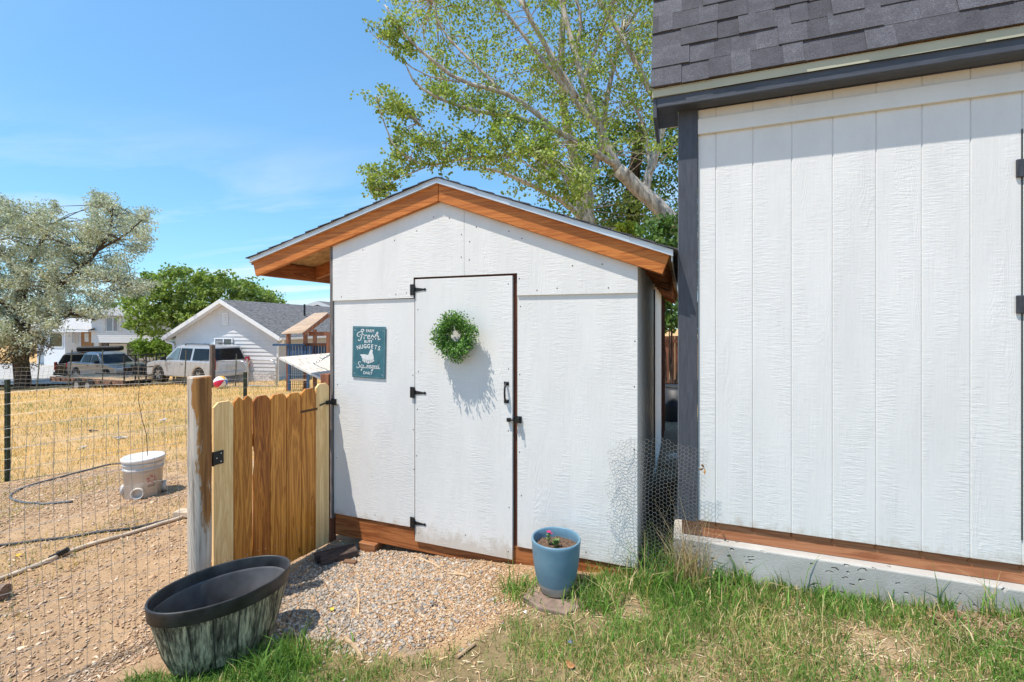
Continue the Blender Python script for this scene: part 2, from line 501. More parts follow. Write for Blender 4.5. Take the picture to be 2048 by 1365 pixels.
fgreen = np.clip(fbm(X, Y, 0.55, 41) * 2.2 - 1.15, 0, 1)[..., None]
C[..., :3] = C[..., :3] * (1 - 0.45 * fgreen) + np.array((0.22, 0.21, 0.08)) * 0.45 * fgreen
bare = np.clip(fbm(X, Y, 0.9, 143) * 3 - 1.4, 0, 1)[..., None]
C[..., :3] = C[..., :3] * (1 - 0.5 * bare) + np.array((0.58, 0.42, 0.27)) * 0.5 * bare
paint(soft_noise_mask(X, Y, YARD, 0.12, 51), (0.54, 0.36, 0.21))
mul = np.clip(fbm(X, Y, 1.1, 61) * 3 - 1.3, 0, 1)[..., None] * soft_noise_mask(X, Y, YARD, 0.12, 51)[..., None]
C[..., :3] = C[..., :3] * (1 - 0.5 * mul) + np.array((0.40, 0.27, 0.18)) * 0.5 * mul
nearm = (np.hypot(X, Y) < 7) & (X > -2.9)
paint(nearm, (0.50, 0.335, 0.20))
lawn_m = soft_noise_mask(X, Y, LAWN, 0.07, 71)
paint(lawn_m, (0.30, 0.225, 0.12))
patch = np.clip(fbm(X, Y, 2.0, 77) * 3.2 - 1.7, 0, 1)[..., None] * lawn_m[..., None]
C[..., :3] = C[..., :3] * (1 - patch) + np.array((0.50, 0.37, 0.24)) * patch
paint(soft_noise_mask(X, Y, GRAVEL, 0.13, 81), (0.40, 0.305, 0.215))
paint(soft_noise_mask(X, Y, SHAVINGS, 0.13, 91), (0.52, 0.345, 0.195))
paint((X > -0.4) & (X < 0.02) & (Y > 3.3), (0.26, 0.20, 0.14))     # darker brown soil colour between the sheds
ca = me.color_attributes.new('Col', 'FLOAT_COLOR', 'POINT'); ca.data.foreach_set('color', C.ravel())
def ground_mat():
    t = NT('dry_soil_and_grass_ground')
    a = t.new('ShaderNodeVertexColor', layer_name='Col')
    vec = t.coord()
    n1 = t.noise(vec, 55, 6, 0.7); n2 = t.noise(vec, 7, 5, 0.6); n3 = t.noise(vec, 260, 3, 0.6)
    f = t.math('ADD', t.math('MULTIPLY', n1, 0.45), t.math('ADD', t.math('MULTIPLY', n2, 0.3), t.math('MULTIPLY', n3, 0.25)))
    sh = t.ramp(f, [(0.33, (0.44, 0.40, 0.37)), (0.5, (0.98, 0.97, 0.96)), (0.66, (1.30, 1.31, 1.33))])
    t.color(t.mix(1.0, a.outputs[0], sh, 'MULTIPLY'))
    t.bump(t.math('ADD', n1, t.math('MULTIPLY', n3, 0.5)), 0.8, 0.02)
    return t.set(0.95, 0, 0.15)
ground = link('ground', me, ground_mat())
ground['kind'] = 'structure'

# ------------------------------------------------------------------ white coop with the gable front
FY = 3.02                       # lower siding face
XL, XR, XA = -2.71, -0.277, -1.70
SL, SR = 0.265, 0.381           # roof slopes left and right of the ridge
ZA = 2.515                      # underside of the fascia at the ridge
BACK = 8.0
def zroof(x, add=0.0): return ZA + add - (SL * (XA - x) if x < XA else SR * (x - XA))
coop = thing('chicken_coop', 'small white gabled wooden coop with orange fascia boards and wreath-hung door', 'coop', (-1.5, 3.02, -0.14))
MB().box(XL, -1.936, FY, FY + 0.012, 0.04, 1.80).build('lower_left_panel', M_WHITE, coop)
MB().box(-1.094, XR, FY, FY + 0.012, 0.04, 1.807).build('lower_right_panel', M_WHITE, coop)
MB().prism([(XL - 0.002, 1.798), (-1.938, 1.806), (-1.938, 1.962), (-1.506, 1.962), (-1.506, zroof(-1.506, 0.10)), (XA, zroof(XA, 0.10)), (XL - 0.002, zroof(XL, 0.10))], 'y', FY - 0.012, FY - 0.0005).build('upper_left_panel', M_WHITE, coop)
MB().prism([(-1.5035, 1.962), (-1.092, 1.962), (-1.092, 1.806), (XR + 0.002, 1.804), (XR + 0.002, zroof(XR, 0.10)), (-1.5035, zroof(-1.5035, 0.10))], 'y', FY - 0.0125, FY - 0.0005).build('upper_right_panel', M_WHITE, coop)
# frame timber that shows round the door
MB().box(-2.0, -1.04, FY + 0.013, FY + 0.05, -0.12, 2.02).build('door_frame', M_REDBROWN, coop)
MB().box(XL + 0.004, XR - 0.002, FY + 0.0125, FY + 0.05, -0.14, 0.039).build('base_board', M_CEDAR_X, coop, bevel=0.002)
# door
door = MB().box(-1.923, -1.128, FY - 0.012, FY + 0.010, -0.055, 1.946).build('door', M_WHITE, coop, bevel=0.0015)
for z in (1.868, 1.082, 0.085):
    m = MB()
    m.prism([(-1.925, z - 0.017), (-1.845, z - 0.007), (-1.835, z - 0.012), (-1.822, z), (-1.835, z + 0.012), (-1.845, z + 0.007), (-1.925, z + 0.017)], 'y', FY - 0.0165, FY - 0.0125)
    m.prism([(-1.966, z - 0.042), (-1.935, z - 0.042), (-1.935, z + 0.042), (-1.966, z + 0.042)], 'y', FY - 0.017, FY - 0.0125)
    m.tube([(-1.929, FY - 0.021, z - 0.042), (-1.929, FY - 0.021, z + 0.042)], 0.009, 8)
    m.build('hinge', M_IRON, door, bevel=0.0015)
m = MB()
m.box(-1.190, -1.154, FY - 0.017, FY - 0.0125, 1.172, 1.198); m.box(-1.190, -1.154, FY - 0.017, FY - 0.0125, 1.046, 1.072)
hp = [(-1.172, FY - 0.016, 1.19), (-1.172, FY - 0.034, 1.178), (-1.172, FY - 0.047, 1.155), (-1.172, FY - 0.050, 1.122), (-1.172, FY - 0.047, 1.09), (-1.172, FY - 0.034, 1.066), (-1.172, FY - 0.016, 1.054)]
m.tube(hp, 0.0075, 8)
m.build('handle', M_IRON, door, smooth=True)
latch = MB()
latch.box(-1.100, -1.062, FY - 0.017, FY - 0.0005, 0.912, 0.958)
latch.box(-1.094, -1.070, FY - 0.045, FY - 0.017, 0.918, 0.952)
latch.tube([(-1.160, FY - 0.030, 0.932), (-1.07, FY - 0.030, 0.934)], 0.0055, 8)
latch.box(-1.162, -1.138, FY - 0.038, FY - 0.0125, 0.920, 0.944)
latch.tube([(-1.105, FY - 0.03, 0.965), (-1.112, FY - 0.035, 0.94), (-1.105, FY - 0.03, 0.905)], 0.005, 6)
latch.build('latch', M_IRON, coop)
m = MB()
m.tube([(-1.078, FY - 0.036, 0.915), (-1.072, FY - 0.034, 0.88), (-1.062, FY - 0.030, 0.832), (-1.055, FY - 0.028, 0.826), (-1.054, FY - 0.030, 0.838), (-1.062, FY - 0.034, 0.88), (-1.070, FY - 0.036, 0.915)], 0.0018, 5)
m.build('clip', M_STEEL, coop)
# nails
nm = MB()
for x, z, yy in [(-2.62, 1.84, -.0125), (-2.1, 1.85, -.0125), (-2.0, 1.85, -.0125), (-2.4, 2.2, -.0125), (-2.1, 2.26, -.0125), (-1.9, 2.33, -.0125), (-1.76, 2.4, -.0125), (-1.62, 2.40, -.0125), (-1.53, 2.25, -.0125), (-1.53, 2.1, -.0125), (-1.47, 2.22, -.013), (-1.47, 2.08, -.013), (-1.40, 2.32, -.013), (-1.15, 2.25, -.013), (-1.05, 2.2, -.013), (-0.7, 2.0, -.013), (-0.5, 2.01, -.013), (-0.45, 1.85, -.013), (-0.95, 1.84, -.013), (-0.8, 1.845, -.013), (-1.075, 1.93, -.013),
                (-2.68, 1.1, 0), (-2.68, .5, 0), (-1.95, 1.2, 0), (-1.95, .8, 0), (-1.95, .5, 0), (-1.07, 1.72, 0), (-1.07, 1.25, 0), (-1.07, .7, 0), (-1.07, .4, 0), (-0.3, 1.5, 0), (-0.3, 1.2, 0), (-0.3, .8, 0), (-.8, .08, 0), (-2.3, .08, 0), (-.6, .08, 0),
                (-1.90, 1.70, -.012), (-1.90, 1.25, -.012), (-1.90, .95, -.012), (-1.90, .6, -.012), (-1.15, 1.30, -.012), (-1.15, 1.88, -.012), (-1.15, .86, -.012), (-1.15, .3, -.012), (-1.15, .0, -.012), (-1.89, .0, -.012), (-1.5, .05, -.012)]:
    x += random.uniform(-.01, .01); z += random.uniform(-.015, .015)
    b = len(nm.v)
    for k in range(8):
        a = k * math.pi / 4
        nm.v.append((x + 0.0042 * math.cos(a), FY + yy - 0.0012, z + 0.0042 * math.sin(a)))
    nm.f.append(tuple(range(b, b + 8)))
nm.build('nail_heads', M_NAIL, coop, kind='stuff')
# walls to the sides and back
MB().box(XL - 0.03, XL - 0.003, FY - 0.0125, FY + 0.08, 0.0, zroof(XL, 0.02)).build('corner_trim', plain('weathered_grey_trim', (0.16, 0.14, 0.13), 0.7, 0.3, 8, (8, 8, 1)), coop)
MB().box(XL, XL + 0.012, FY + 0.0805, BACK, 0.0, zroof(XL, 0.1)).build('side_panel', M_WHITE, coop)
sx = XR - 0.002
for i, (y0, y1) in enumerate([(FY + 0.0125, 4.74), (4.75, 6.4)]):
    MB().box(sx - 0.012, sx, y0, y1, 0.02, zroof(XR, 0.10)).build('side_panel', M_WHITE, coop)
for y in np.arange(6.5, BACK, 0.4):
    MB().box(sx - 0.09, sx, y, y + 0.04, -0.1, zroof(XR, 0.02)).build('stud', M_REDBROWN, coop)
MB().box(sx - 0.09, sx - 0.0125, FY + 0.051, BACK, -0.14, 0.02).build('side_sill', M_CEDAR_Y, coop)
MB().box(XL + 0.02, sx - 0.09, BACK - 0.1, BACK - 0.05, -0.1, 2.2).build('back_wall', M_REDBROWN, coop)
cb = [(sx + 0.007, 4.755, zroof(XR) - 0.02)] + [(sx + 0.007, 4.755 + 0.012 * math.sin(k * 2.1), zroof(XR) - 0.1 - k * 0.13) for k in range(14)]
MB().tube(cb, 0.007, 6).build('cable', M_IRON, coop, smooth=True)
# roof timber
EXL, EXR = -3.53, -0.122
FT = 0.14
MB().prism([(EXL, zroof(EXL)), (XA - 0.002, ZA), (XA - 0.002, ZA + FT), (EXL - 0.035, zroof(EXL - 0.035, FT))], 'y', 2.970, 3.007).build('fascia_board', M_FASCIA, coop, bevel=0.002)
MB().prism([(XA + 0.002, ZA), (EXR - 0.002, zroof(EXR)), (EXR + 0.045, zroof(EXR + 0.045, FT)), (XA + 0.002, ZA + FT)], 'y', 2.970, 3.0065).build('fascia_board', M_FASCIA, coop, bevel=0.002)
dl = MB()
dl.prism([(EXL - 0.04, zroof(EXL - 0.04, FT + 0.002)), (XA, ZA + FT + 0.002), (XA, ZA + FT + 0.018), (EXL - 0.04, zroof(EXL - 0.04, FT + 0.018))], 'y', 2.9725, BACK + 0.1)
dl.build('roof_deck', M_OSB, coop)
dr = MB()
dr.prism([(XA, ZA + FT + 0.002), (EXR + 0.05, zroof(EXR + 0.05, FT + 0.002)), (EXR + 0.05, zroof(EXR + 0.05, FT + 0.018)), (XA, ZA + FT + 0.018)], 'y', 2.972, BACK + 0.1)
dr.build('roof_deck', M_OSB, coop)
# metal drip edges: front rakes with a small kicked-out hem, and the right eave
def rake(xa, xb, nm_):
    m = MB()
    for y0, y1, lo, hi in ((2.952, 2.9695, -0.012, 0.022), (2.944, 2.9515, -0.012, -0.004), (2.945, 3.03, 0.0222, 0.026)):
        m.prism([(xa, zroof(xa, FT + lo)), (xb, zroof(xb, FT + lo)), (xb, zroof(xb, FT + hi)), (xa, zroof(xa, FT + hi))], 'y', y0, y1)
    return m.build(nm_, M_DRIP, coop)
rake(EXL - 0.05, XA - 0.001, 'drip_edge'); rake(XA + 0.001, EXR + 0.062, 'drip_edge')
ex = EXR + 0.052
MB().box(ex, ex + 0.006, 2.9645, BACK + 0.1, zroof(ex, FT - 0.045), zroof(ex, FT + 0.02)).build('drip_edge', M_DRIP, coop)
ex2 = EXL - 0.042
MB().box(ex2 - 0.006, ex2, 2.9645, BACK + 0.1, zroof(ex2, FT - 0.03), zroof(ex2, FT + 0.02)).build('drip_edge', M_DRIP, coop)
# shingle courses, each one overlapping the one below
def courses(x_eave, x_ridge, sl):
    n = int(abs(x_ridge - x_eave) / 0.135)
    s_ = 1 if x_ridge > x_eave else -1
    for i in range(n + 1):
        xa = x_eave - s_ * 0.03 + s_ * i * 0.135; xb = xa + s_ * 0.16
        if (xb - x_ridge) * s_ > 0: xb = x_ridge
        if (xa - xb) * s_ >= 0: continue
        za, zb = zroof(xa, FT + 0.034), zroof(xb, FT + 0.0275)
        y0 = 2.938 + random.uniform(-0.006, 0.004)
        MB().prism([(xa, za), (xb, zb), (xb, zb + 0.004), (xa, za + 0.008)], 'y', y0, BACK + 0.12).build('shingle_course', M_SHINGLE, coop)
courses(EXL - 0.05, XA, SL); courses(EXR + 0.06, XA, SR)
# rafters and eave boards under the overhangs
for y in np.arange(3.62, BACK, 0.61):
    MB().prism([(EXL + 0.05, zroof(EXL + 0.05, 0.02)), (XL - 0.032, zroof(XL - 0.032, 0.02)), (XL - 0.032, zroof(XL - 0.032, FT)), (EXL + 0.05, zroof(EXL + 0.05, FT))], 'y', y, y + 0.038).build('rafter', M_CEDAR_X, coop)
for y in np.arange(3.3, BACK, 0.405):
    MB().prism([(XR + 0.001, zroof(XR, 0.02)), (EXR - 0.005, zroof(EXR, 0.02)), (EXR + 0.02, zroof(EXR + 0.02, FT)), (XR + 0.001, zroof(XR, FT))], 'y', y, y + 0.038).build('rafter', M_CEDAR_X, coop)
MB().box(EXL + 0.008, EXL + 0.045, 3.008, BACK, zroof(EXL, 0.005), zroof(EXL, FT)).build('eave_board', M_CEDAR_Y, coop)
# hatch propped out from the left wall on a chain
hat = MB()
hz = lambda x: 0.915 + (-2.745 - x) * 0.352
hat.add([(-3.73, 3.40, hz(-3.73)), (-2.745, 3.40, hz(-2.745)), (-2.745, 4.15, hz(-2.745)), (-3.73, 4.15, hz(-3.73)),
         (-3.73, 3.40, hz(-3.73) + 0.02), (-2.745, 3.40, hz(-2.745) + 0.02), (-2.745, 4.15, hz(-2.745) + 0.02), (-3.73, 4.15, hz(-3.73) + 0.02)],
        [(0, 3, 2, 1), (4, 5, 6, 7), (0, 1, 5, 4), (1, 2, 6, 5), (2, 3, 7, 6), (3, 0, 4, 7)])
M_HATCH = None
def hatch_mat():
    t = NT('scuffed_white_hatch_paint')
    n = t.noise(t.coord((3, 12, 3)), 4.0, 6, 0.65)
    t.color(t.ramp(n, [(0.36, (0.30, 0.24, 0.18)), (0.47, (0.70, 0.68, 0.63))])); return t.set(0.7)
hatch = hat.build('hatch', hatch_mat(), coop)
ca_, cb_ = Vector((-3.50, 3.62, hz(-3.50) + 0.03)), Vector((-2.75, 3.45, 1.62))
m = MB(); NL = 34
for i in range(NL):
    f0, f1 = i / NL, (i + 1) / NL
    sag = lambda f: Vector((0, 0, -0.05 * math.sin(math.pi * f)))
    p, q = ca_.lerp(cb_, f0) + sag(f0), ca_.lerp(cb_, f1) + sag(f1)
    d = (q - p); c = (p + q) / 2; d.normalize()
    sd = d.cross(Vector((0, 0, 1))).normalized()
    if i % 2: sd = d.cross(sd)
    pts = [c + d * 0.018 * math.cos(a) + sd * 0.008 * math.sin(a) for a in np.linspace(0, 2 * math.pi, 9)]
    m.tube(pts, 0.0026, 4, False)
m.tube([ca_ + Vector((0.02, 0, -0.035)), ca_ + Vector((0.0, 0, 0.01)), ca_ + Vector((-0.03, 0, -0.03))], 0.004, 5)
m.build('chain', M_STEEL, hatch)

# ------------------------------------------------------------------ large shed on the right
BY = 3.10
shed = thing('garden_shed', 'large white plank shed with charcoal shingle roof and dark trim on concrete footing', 'shed', (1.2, 3.1, 0.0))
SB, SF, ST_ = 0.37, 0.265, 2.95      # siding bottom, footing top, soffit
SX1 = 3.0
gro = [0.083] + [0.188 + 0.2045 * k for k in range(14)]
for a, b in zip(gro[:-1], gro[1:]):
    MB().box(a + 0.002, b - 0.002, BY, BY + 0.016, SB, 2.787).build('siding_plank', M_WHITE2, shed, bevel=0.003)
    MB().box(a + 0.002, b - 0.002, BY, BY + 0.016, 2.787, ST_ - 0.001).build('siding_plank', M_WHITE2, shed, bevel=0.003)
MB().box(0.0835, SX1, BY + 0.005, BY + 0.0155, SB + 0.002, ST_ - 0.002).build('groove_backing', M_WHITE2, shed)
MB().box(0.0835, SX1, BY - 0.02, BY - 0.0008, 2.79, 2.885).build('frieze_board', siding_paint('white_trim_paint', (0.73, 0.73, 0.71), 0.3), shed, bevel=0.002)
MB().box(-0.031, 0.081, BY - 0.022, BY + 0.016, SB - 0.003, ST_ - 0.001).build('corner_board', M_DARKTRIM, shed, bevel=0.002)
MB().box(-0.033, -0.0318, BY - 0.018, BY + 0.09, SB, ST_ - 0.003).build('corner_edge', plain('pale_trim_edge', (0.45, 0.46, 0.47), 0.6), shed)
MB().box(-0.0315, -0.012, BY + 0.0905, BY + 2.0, SB, ST_ + 0.05).build('side_wall', M_WHITE2, shed)
MB().box(-0.010, SX1, BY + 0.018, BY + 0.056, SF + 0.002, SB + 0.02).build('sill_board', wood('sill_wood', (0.26, 0.085, 0.035), (0.46, 0.20, 0.095), 'x', 1.0), shed, bevel=0.002)
MB().box(-0.010, 0.028, BY + 0.0565, BY + 2.0, SF + 0.002, SB).build('sill_board', M_CEDAR_Y, shed)
for x in gro[1:9]:
    MB().box(x - 0.004, x + 0.004, BY + 0.014, BY + 0.0178, SB - 0.028, SB - 0.010).build('siding_tongue', M_CEDAR_X, shed)
def concrete():
    t = NT('pitted_concrete')
    vec = t.coord()
    n = t.noise(vec, 3.5, 6, 0.6); n2 = t.noise(vec, 120, 3)
    v = t.new('ShaderNodeTexVoronoi'); v.inputs['Scale'].default_value = 17; v.inputs['Randomness'].default_value = 1
    w = t.new('ShaderNodeMapping'); w.inputs['Scale'].default_value = (0.8, 1, 1.7)
    dn = t.new('ShaderNodeVectorMath', operation='ADD'); nn = t.new('ShaderNodeTexNoise'); nn.inputs['Scale'].default_value = 14
    t.l.new(vec, nn.inputs['Vector']); sc_ = t.new('ShaderNodeVectorMath', operation='SCALE'); sc_.inputs['Scale'].default_value = 0.06
    t.l.new(nn.outputs['Color'], sc_.inputs[0]); t.l.new(vec, dn.inputs[0]); t.l.new(sc_.outputs[0], dn.inputs[1])
    t.l.new(dn.outputs[0], w.inputs[0]); t.l.new(w.outputs[0], v.inputs['Vector'])
    sel = t.ramp(t.noise(vec, 6, 2), [(0.46, 0.0), (0.52, 1.0)])
    pit = t.math('MULTIPLY', t.ramp(v.outputs['Distance'], [(0.14, 1.0), (0.24, 0.0)]), sel)
    base = t.ramp(n, [(0.3, (0.34, 0.325, 0.30)), (0.7, (0.50, 0.485, 0.455))])
    t.color(base)
    t.bump(t.math('SUBTRACT', t.math('MULTIPLY', n2, 0.16), t.math('MULTIPLY', pit, 1.6)), 0.9, 0.012)
    return t.set(0.85, 0, 0.2)
M_CONC = concrete()
MB().box(-0.06, SX1 + 0.05, BY - 0.055, BY + 2.0, -0.35, SF).build('footing', M_CONC, shed, bevel=0.008, seg=2)
# eave: soffit box, dark fascia, cream drip edge
EY = 2.968
MB().box(-0.155, SX1 + 0.1, EY + 0.0385, BY - 0.0225, ST_ - 0.002, ST_ + 0.02).build('soffit', M_DARKTRIM_X, shed)
MB().box(-0.155, SX1 + 0.1, EY, EY + 0.038, ST_ - 0.007, 3.012).build('fascia_board', M_DARKTRIM_X, shed, bevel=0.006, seg=2)
MB().box(-0.178, -0.1555, EY + 0.002, BY + 0.3, 2.885, 3.01).build('rake_end_board', M_DARKTRIM, shed, bevel=0.002)
MB().box(-0.155, -0.034, BY - 0.022, BY + 0.2, ST_ - 0.0025, ST_ + 0.02).build('soffit', M_DARKTRIM, shed)
m = MB(); m.box(-0.182, 0.165, EY - 0.010, EY - 0.0005, 3.008, 3.052)
m.build('drip_edge', M_CREAM, shed)
m = MB(); m.box(0.16, SX1 + 0.1, EY - 0.0125, EY - 0.0105, 3.0065, 3.053)
m.build('drip_edge', M_CREAM, shed)
MB().box(-0.182, SX1 + 0.1, EY - 0.0128, EY + 0.05, 3.0535, 3.057).build('drip_edge', M_CREAM, shed)
PH = R(72)
du, dn_ = Vector((0, math.cos(PH), math.sin(PH))), Vector((0, -math.sin(PH), math.cos(PH)))
E0 = Vector((0, EY - 0.012, 3.058))
NR, EXPO = 11, 0.143
top = E0 + du * (NR * EXPO)
m = MB()
m.add([(-0.175, E0.y + 0.03, E0.z), (SX1 + 0.1, E0.y + 0.03, E0.z), (SX1 + 0.1, top.y + 0.03, top.z), (-0.175, top.y + 0.03, top.z),
       (-0.175, E0.y + 0.012, E0.z), (SX1 + 0.1, E0.y + 0.012, E0.z), (SX1 + 0.1, top.y + 0.012, top.z), (-0.175, top.y + 0.012, top.z)],
      [(0, 1, 2, 3), (7, 6, 5, 4), (0, 4, 5, 1), (3, 2, 6, 7), (0, 3, 7, 4), (1, 5, 6, 2)])
m.build('roof_deck', M_OSB, shed)
# upper slope, ridge and far side
ry = BY + 1.0
m = MB(); m.prism([(top.y, top.z), (ry, top.z + 0.75), (2 * ry - top.y, top.z), (2 * ry - top.y - 0.02, top.z - 0.03), (ry, top.z + 0.71), (top.y + 0.03, top.z - 0.02)], 'x', -0.18, SX1 + 0.1)
m.build('upper_roof', M_SHINGLE, shed)
MB().prism([(2 * ry - top.y, top.z), (2 * ry - E0.y, E0.z), (2 * ry - E0.y - 0.03, E0.z), (2 * ry - top.y - 0.03, top.z)], 'x', -0.01, SX1 + 0.1).build('rear_roof', M_SHINGLE, shed)
MB().prism([(BY + 0.02, ST_ - 0.1), (BY + 2.0, ST_ - 0.1), (BY + 2.0, ST_ + 0.1), (2 * ry - top.y - 0.06, top.z - 0.04), (ry, top.z + 0.68), (top.y + 0.06, top.z - 0.04), (BY + 0.02, ST_ + 0.1)], 'x', -0.0115, 0.0).build('gable_wall', M_WHITE2, shed)
mt = Matrix((Vector((1, 0, 0)), du, dn_)).transposed()
for i in range(NR):
    x = -0.188 - random.uniform(0, 0.06)
    while x < SX1 + 0.08:
        w = random.choice((0.095, 0.12, 0.15, 0.19, 0.23)) * random.uniform(0.9, 1.1)
        x0 = max(x, -0.188); x1 = min(x + w, SX1 + 0.1)
        if x1 - x0 > 0.02:
            th = random.choice((0.006, 0.0065, 0.011, 0.013))
            cpos = E0 + du * (i * EXPO + 0.082 + random.uniform(-0.0015, 0.0015)) + dn_ * (0.0075 + th / 2)
            # lift the butt a little so that each course laps over the one below
            c = cpos + Vector(((x0 + x1) / 2, 0, 0))
            tilt = Matrix.Rotation(R(2.4), 3, 'X')
            MB().obox(c, (x1 - x0 - 0.0002, 0.165, th), mt @ tilt.inverted()).build('shingle', M_SHINGLE, shed)
        x += w
# double door at the right: stiles and strap hinges
for z0 in (2.36, 1.665):
    hm = MB().box(1.592, 1.86, BY - 0.014, BY - 0.001, z0 - 0.008, z0 + 0.085)
    hm.build('strap_hinge', plain('dark_slate_hinge_paint', (0.05, 0.052, 0.062), 0.45, 0.2, 14, (8, 8, 1), 0.4), shed, bevel=0.004, seg=2)
MB().box(1.6155, 1.6195, BY - 0.0035, BY - 0.0005, 0.5, 2.6).build('door_gap', M_IRON, shed)

# ------------------------------------------------------------------ gate and its posts
M_GATE = [wood('amber_gate_board', (0.34, 0.105, 0.012), (0.80, 0.345, 0.065), 'z', 1.1, 0.4),
          wood('dark_amber_gate_board', (0.20, 0.050, 0.006), (0.62, 0.225, 0.035), 'z', 1.2, 0.4),
          wood('pale_cedar_gate_board', (0.72, 0.44, 0.18), (0.95, 0.68, 0.34), 'z', 0.8, 0.6)]
GA, GB = Vector((-2.735, 2.985, 0)), Vector((-2.815, 2.055, 0))     # shed end, hinge end
gate = thing('garden_gate', 'dog-eared plank garden gate of amber boards, pale at both ends', 'gate', (GB.x, GB.y, -0.18))
gd = (GB - GA); GL = gd.length; gd.normalize()
gn = Vector((-gd.y, gd.x, 0)); gn = gn if gn.x > 0 else -gn          # towards the viewer's side
bw = GL / 7
kinds = [2, 0, 0, 0, 1, 0, 2]
tops = [1.125, 1.10, 1.085, 1.095, 1.10, 1.115, 1.10]
for i in range(7):
    s0, s1 = i * bw + 0.0025, (i + 1) * bw - 0.0025
    zt = tops[i]; e = 0.03
    if i == 4: s1 -= 0.005
    prof = [(s0, -0.19 + 0.004 * i), (s1, -0.19 + 0.004 * i), (s1, zt - e), (s1 - e, zt), (s0 + e, zt), (s0, zt - e)]
    if i == 5: prof = prof[:4] + [(s1 - 0.045, zt - 0.006), (s1 - 0.055, zt - 0.022), (s1 - 0.07, zt - 0.024), (s1 - 0.08, zt - 0.006)] + prof[4:]
    if i == 4: prof = [(s0, -0.175), (s1, -0.175), (s1 + 0.001, 0.05), (s1 - 0.004, 0.35), (s1 - 0.001, 0.55), (s1 - 0.012, 0.62), (s1 - 0.013, 0.70), (s1 - 0.002, 0.78), (s1, zt - e), (s1 - e, zt), (s0 + e, zt), (s0, zt - e)]
    n = len(prof)
    va = [GA + gd * p[0] + gn * 0.009 + Vector((0, 0, p[1])) for p in prof]
    vb = [GA + gd * p[0] - gn * 0.009 + Vector((0, 0, p[1])) for p in prof]
    m = MB().add(va + vb, [tuple(range(n)), tuple(range(2 * n - 1, n - 1, -1))] + [(j, n + j, n + (j + 1) % n, (j + 1) % n) for j in range(n)])
    b = m.build('board', M_GATE[kinds[i]], gate, bevel=0.0015)
    if i in (0, 6): b['label'] = 'pale unstained cedar end board'
    sm = MB()
    for zz in (0.02, -0.02):
        for ss in (0.3, 0.72):
            c = GA + gd * (s0 + (s1 - s0) * ss) + gn * 0.0102 + Vector((0, 0, zz + random.uniform(-.02, .02) + (0.03 if ss < .5 else 0)))
            if random.random() < 0.6: sm.obox(c, (0.006, 0.002, 0.006), Matrix((gd, gn, Vector((0, 0, 1)))).transposed())
    if sm.v: sm.build('screw', M_STEEL, b)
for z in (0.02, 0.80):
    MB().bar(GA + gd * 0.02 - gn * 0.0285 + Vector((0, 0, z)), GB - gd * 0.02 - gn * 0.0285 + Vector((0, 0, z)), 0.038, 0.089).build('rail', M_GATE[0], gate)
mk = Matrix((gd, gn, Vector((0, 0, 1)))).transposed()
MB().obox(GA + gd * 0.20 + gn * 0.0098 + Vector((0, 0, 0.93)), (0.16, 0.0016, 0.018), mk).build('scrape', plain('dark_scrape', (0.10, 0.05, 0.02), 0.8), gate)
hz_ = 0.745
m = MB(); m.obox(GB - gd * 0.030 + gn * 0.0125 + Vector((0, 0, hz_)), (0.065, 0.004, 0.085), mk)
m.obox(GB + gd * 0.026 + gn * 0.0125 + Vector((0, 0, hz_)), (0.040, 0.004, 0.085), mk)
m.tube([GB + gd * 0.004 + gn * 0.016 + Vector((0, 0, hz_ - 0.045)), GB + gd * 0.004 + gn * 0.016 + Vector((0, 0, hz_ + 0.045))], 0.007, 8)
h = m.build('hinge', M_IRON, gate)
m = MB()
for a, b in ((-.045, .026), (-.045, -.026), (-.018, .0), (.03, .026), (.03, -.026)):
    m.obox(GB + gd * a + gn * 0.0153 + Vector((0, 0, hz_ + b)), (0.008, 0.002, 0.008), mk)
m.build('screw', M_STEEL, h)
m = MB()
lz = 0.965
m.obox(GA + gd * 0.02 + gn * 0.020 + Vector((0, 0, lz)), (0.035, 0.02, 0.03), mk)
m.tube([GA + gd * 0.10 + gn * 0.016 + Vector((0, 0, lz - 0.012)), GA + gd * 0.07 + gn * 0.018 + Vector((0, 0, lz - 0.004)), GA + gd * 0.0 + gn * 0.026 + Vector((0, 0, lz)), GA - gd * 0.02 + gn * 0.055 + Vector((0, 0, lz + 0.008))], 0.006, 6)
m.obox(GA - gd * 0.018 + gn * 0.04 + Vector((0, 0, lz)), (0.012, 0.05, 0.05), mk)
m.build('latch', M_IRON, gate)

M_POST4 = wood('red_brown_post_wood', (0.13, 0.045, 0.022), (0.30, 0.125, 0.065), 'z', 1.0, 0.7)
p4 = MB().box(-2.835, -2.747, 3.0, 3.088, -0.4, 1.19).build('gate_post', M_POST4, None, bevel=0.004, seg=2)
props(p4, 'square red-brown gate post against the coop corner', 'post')

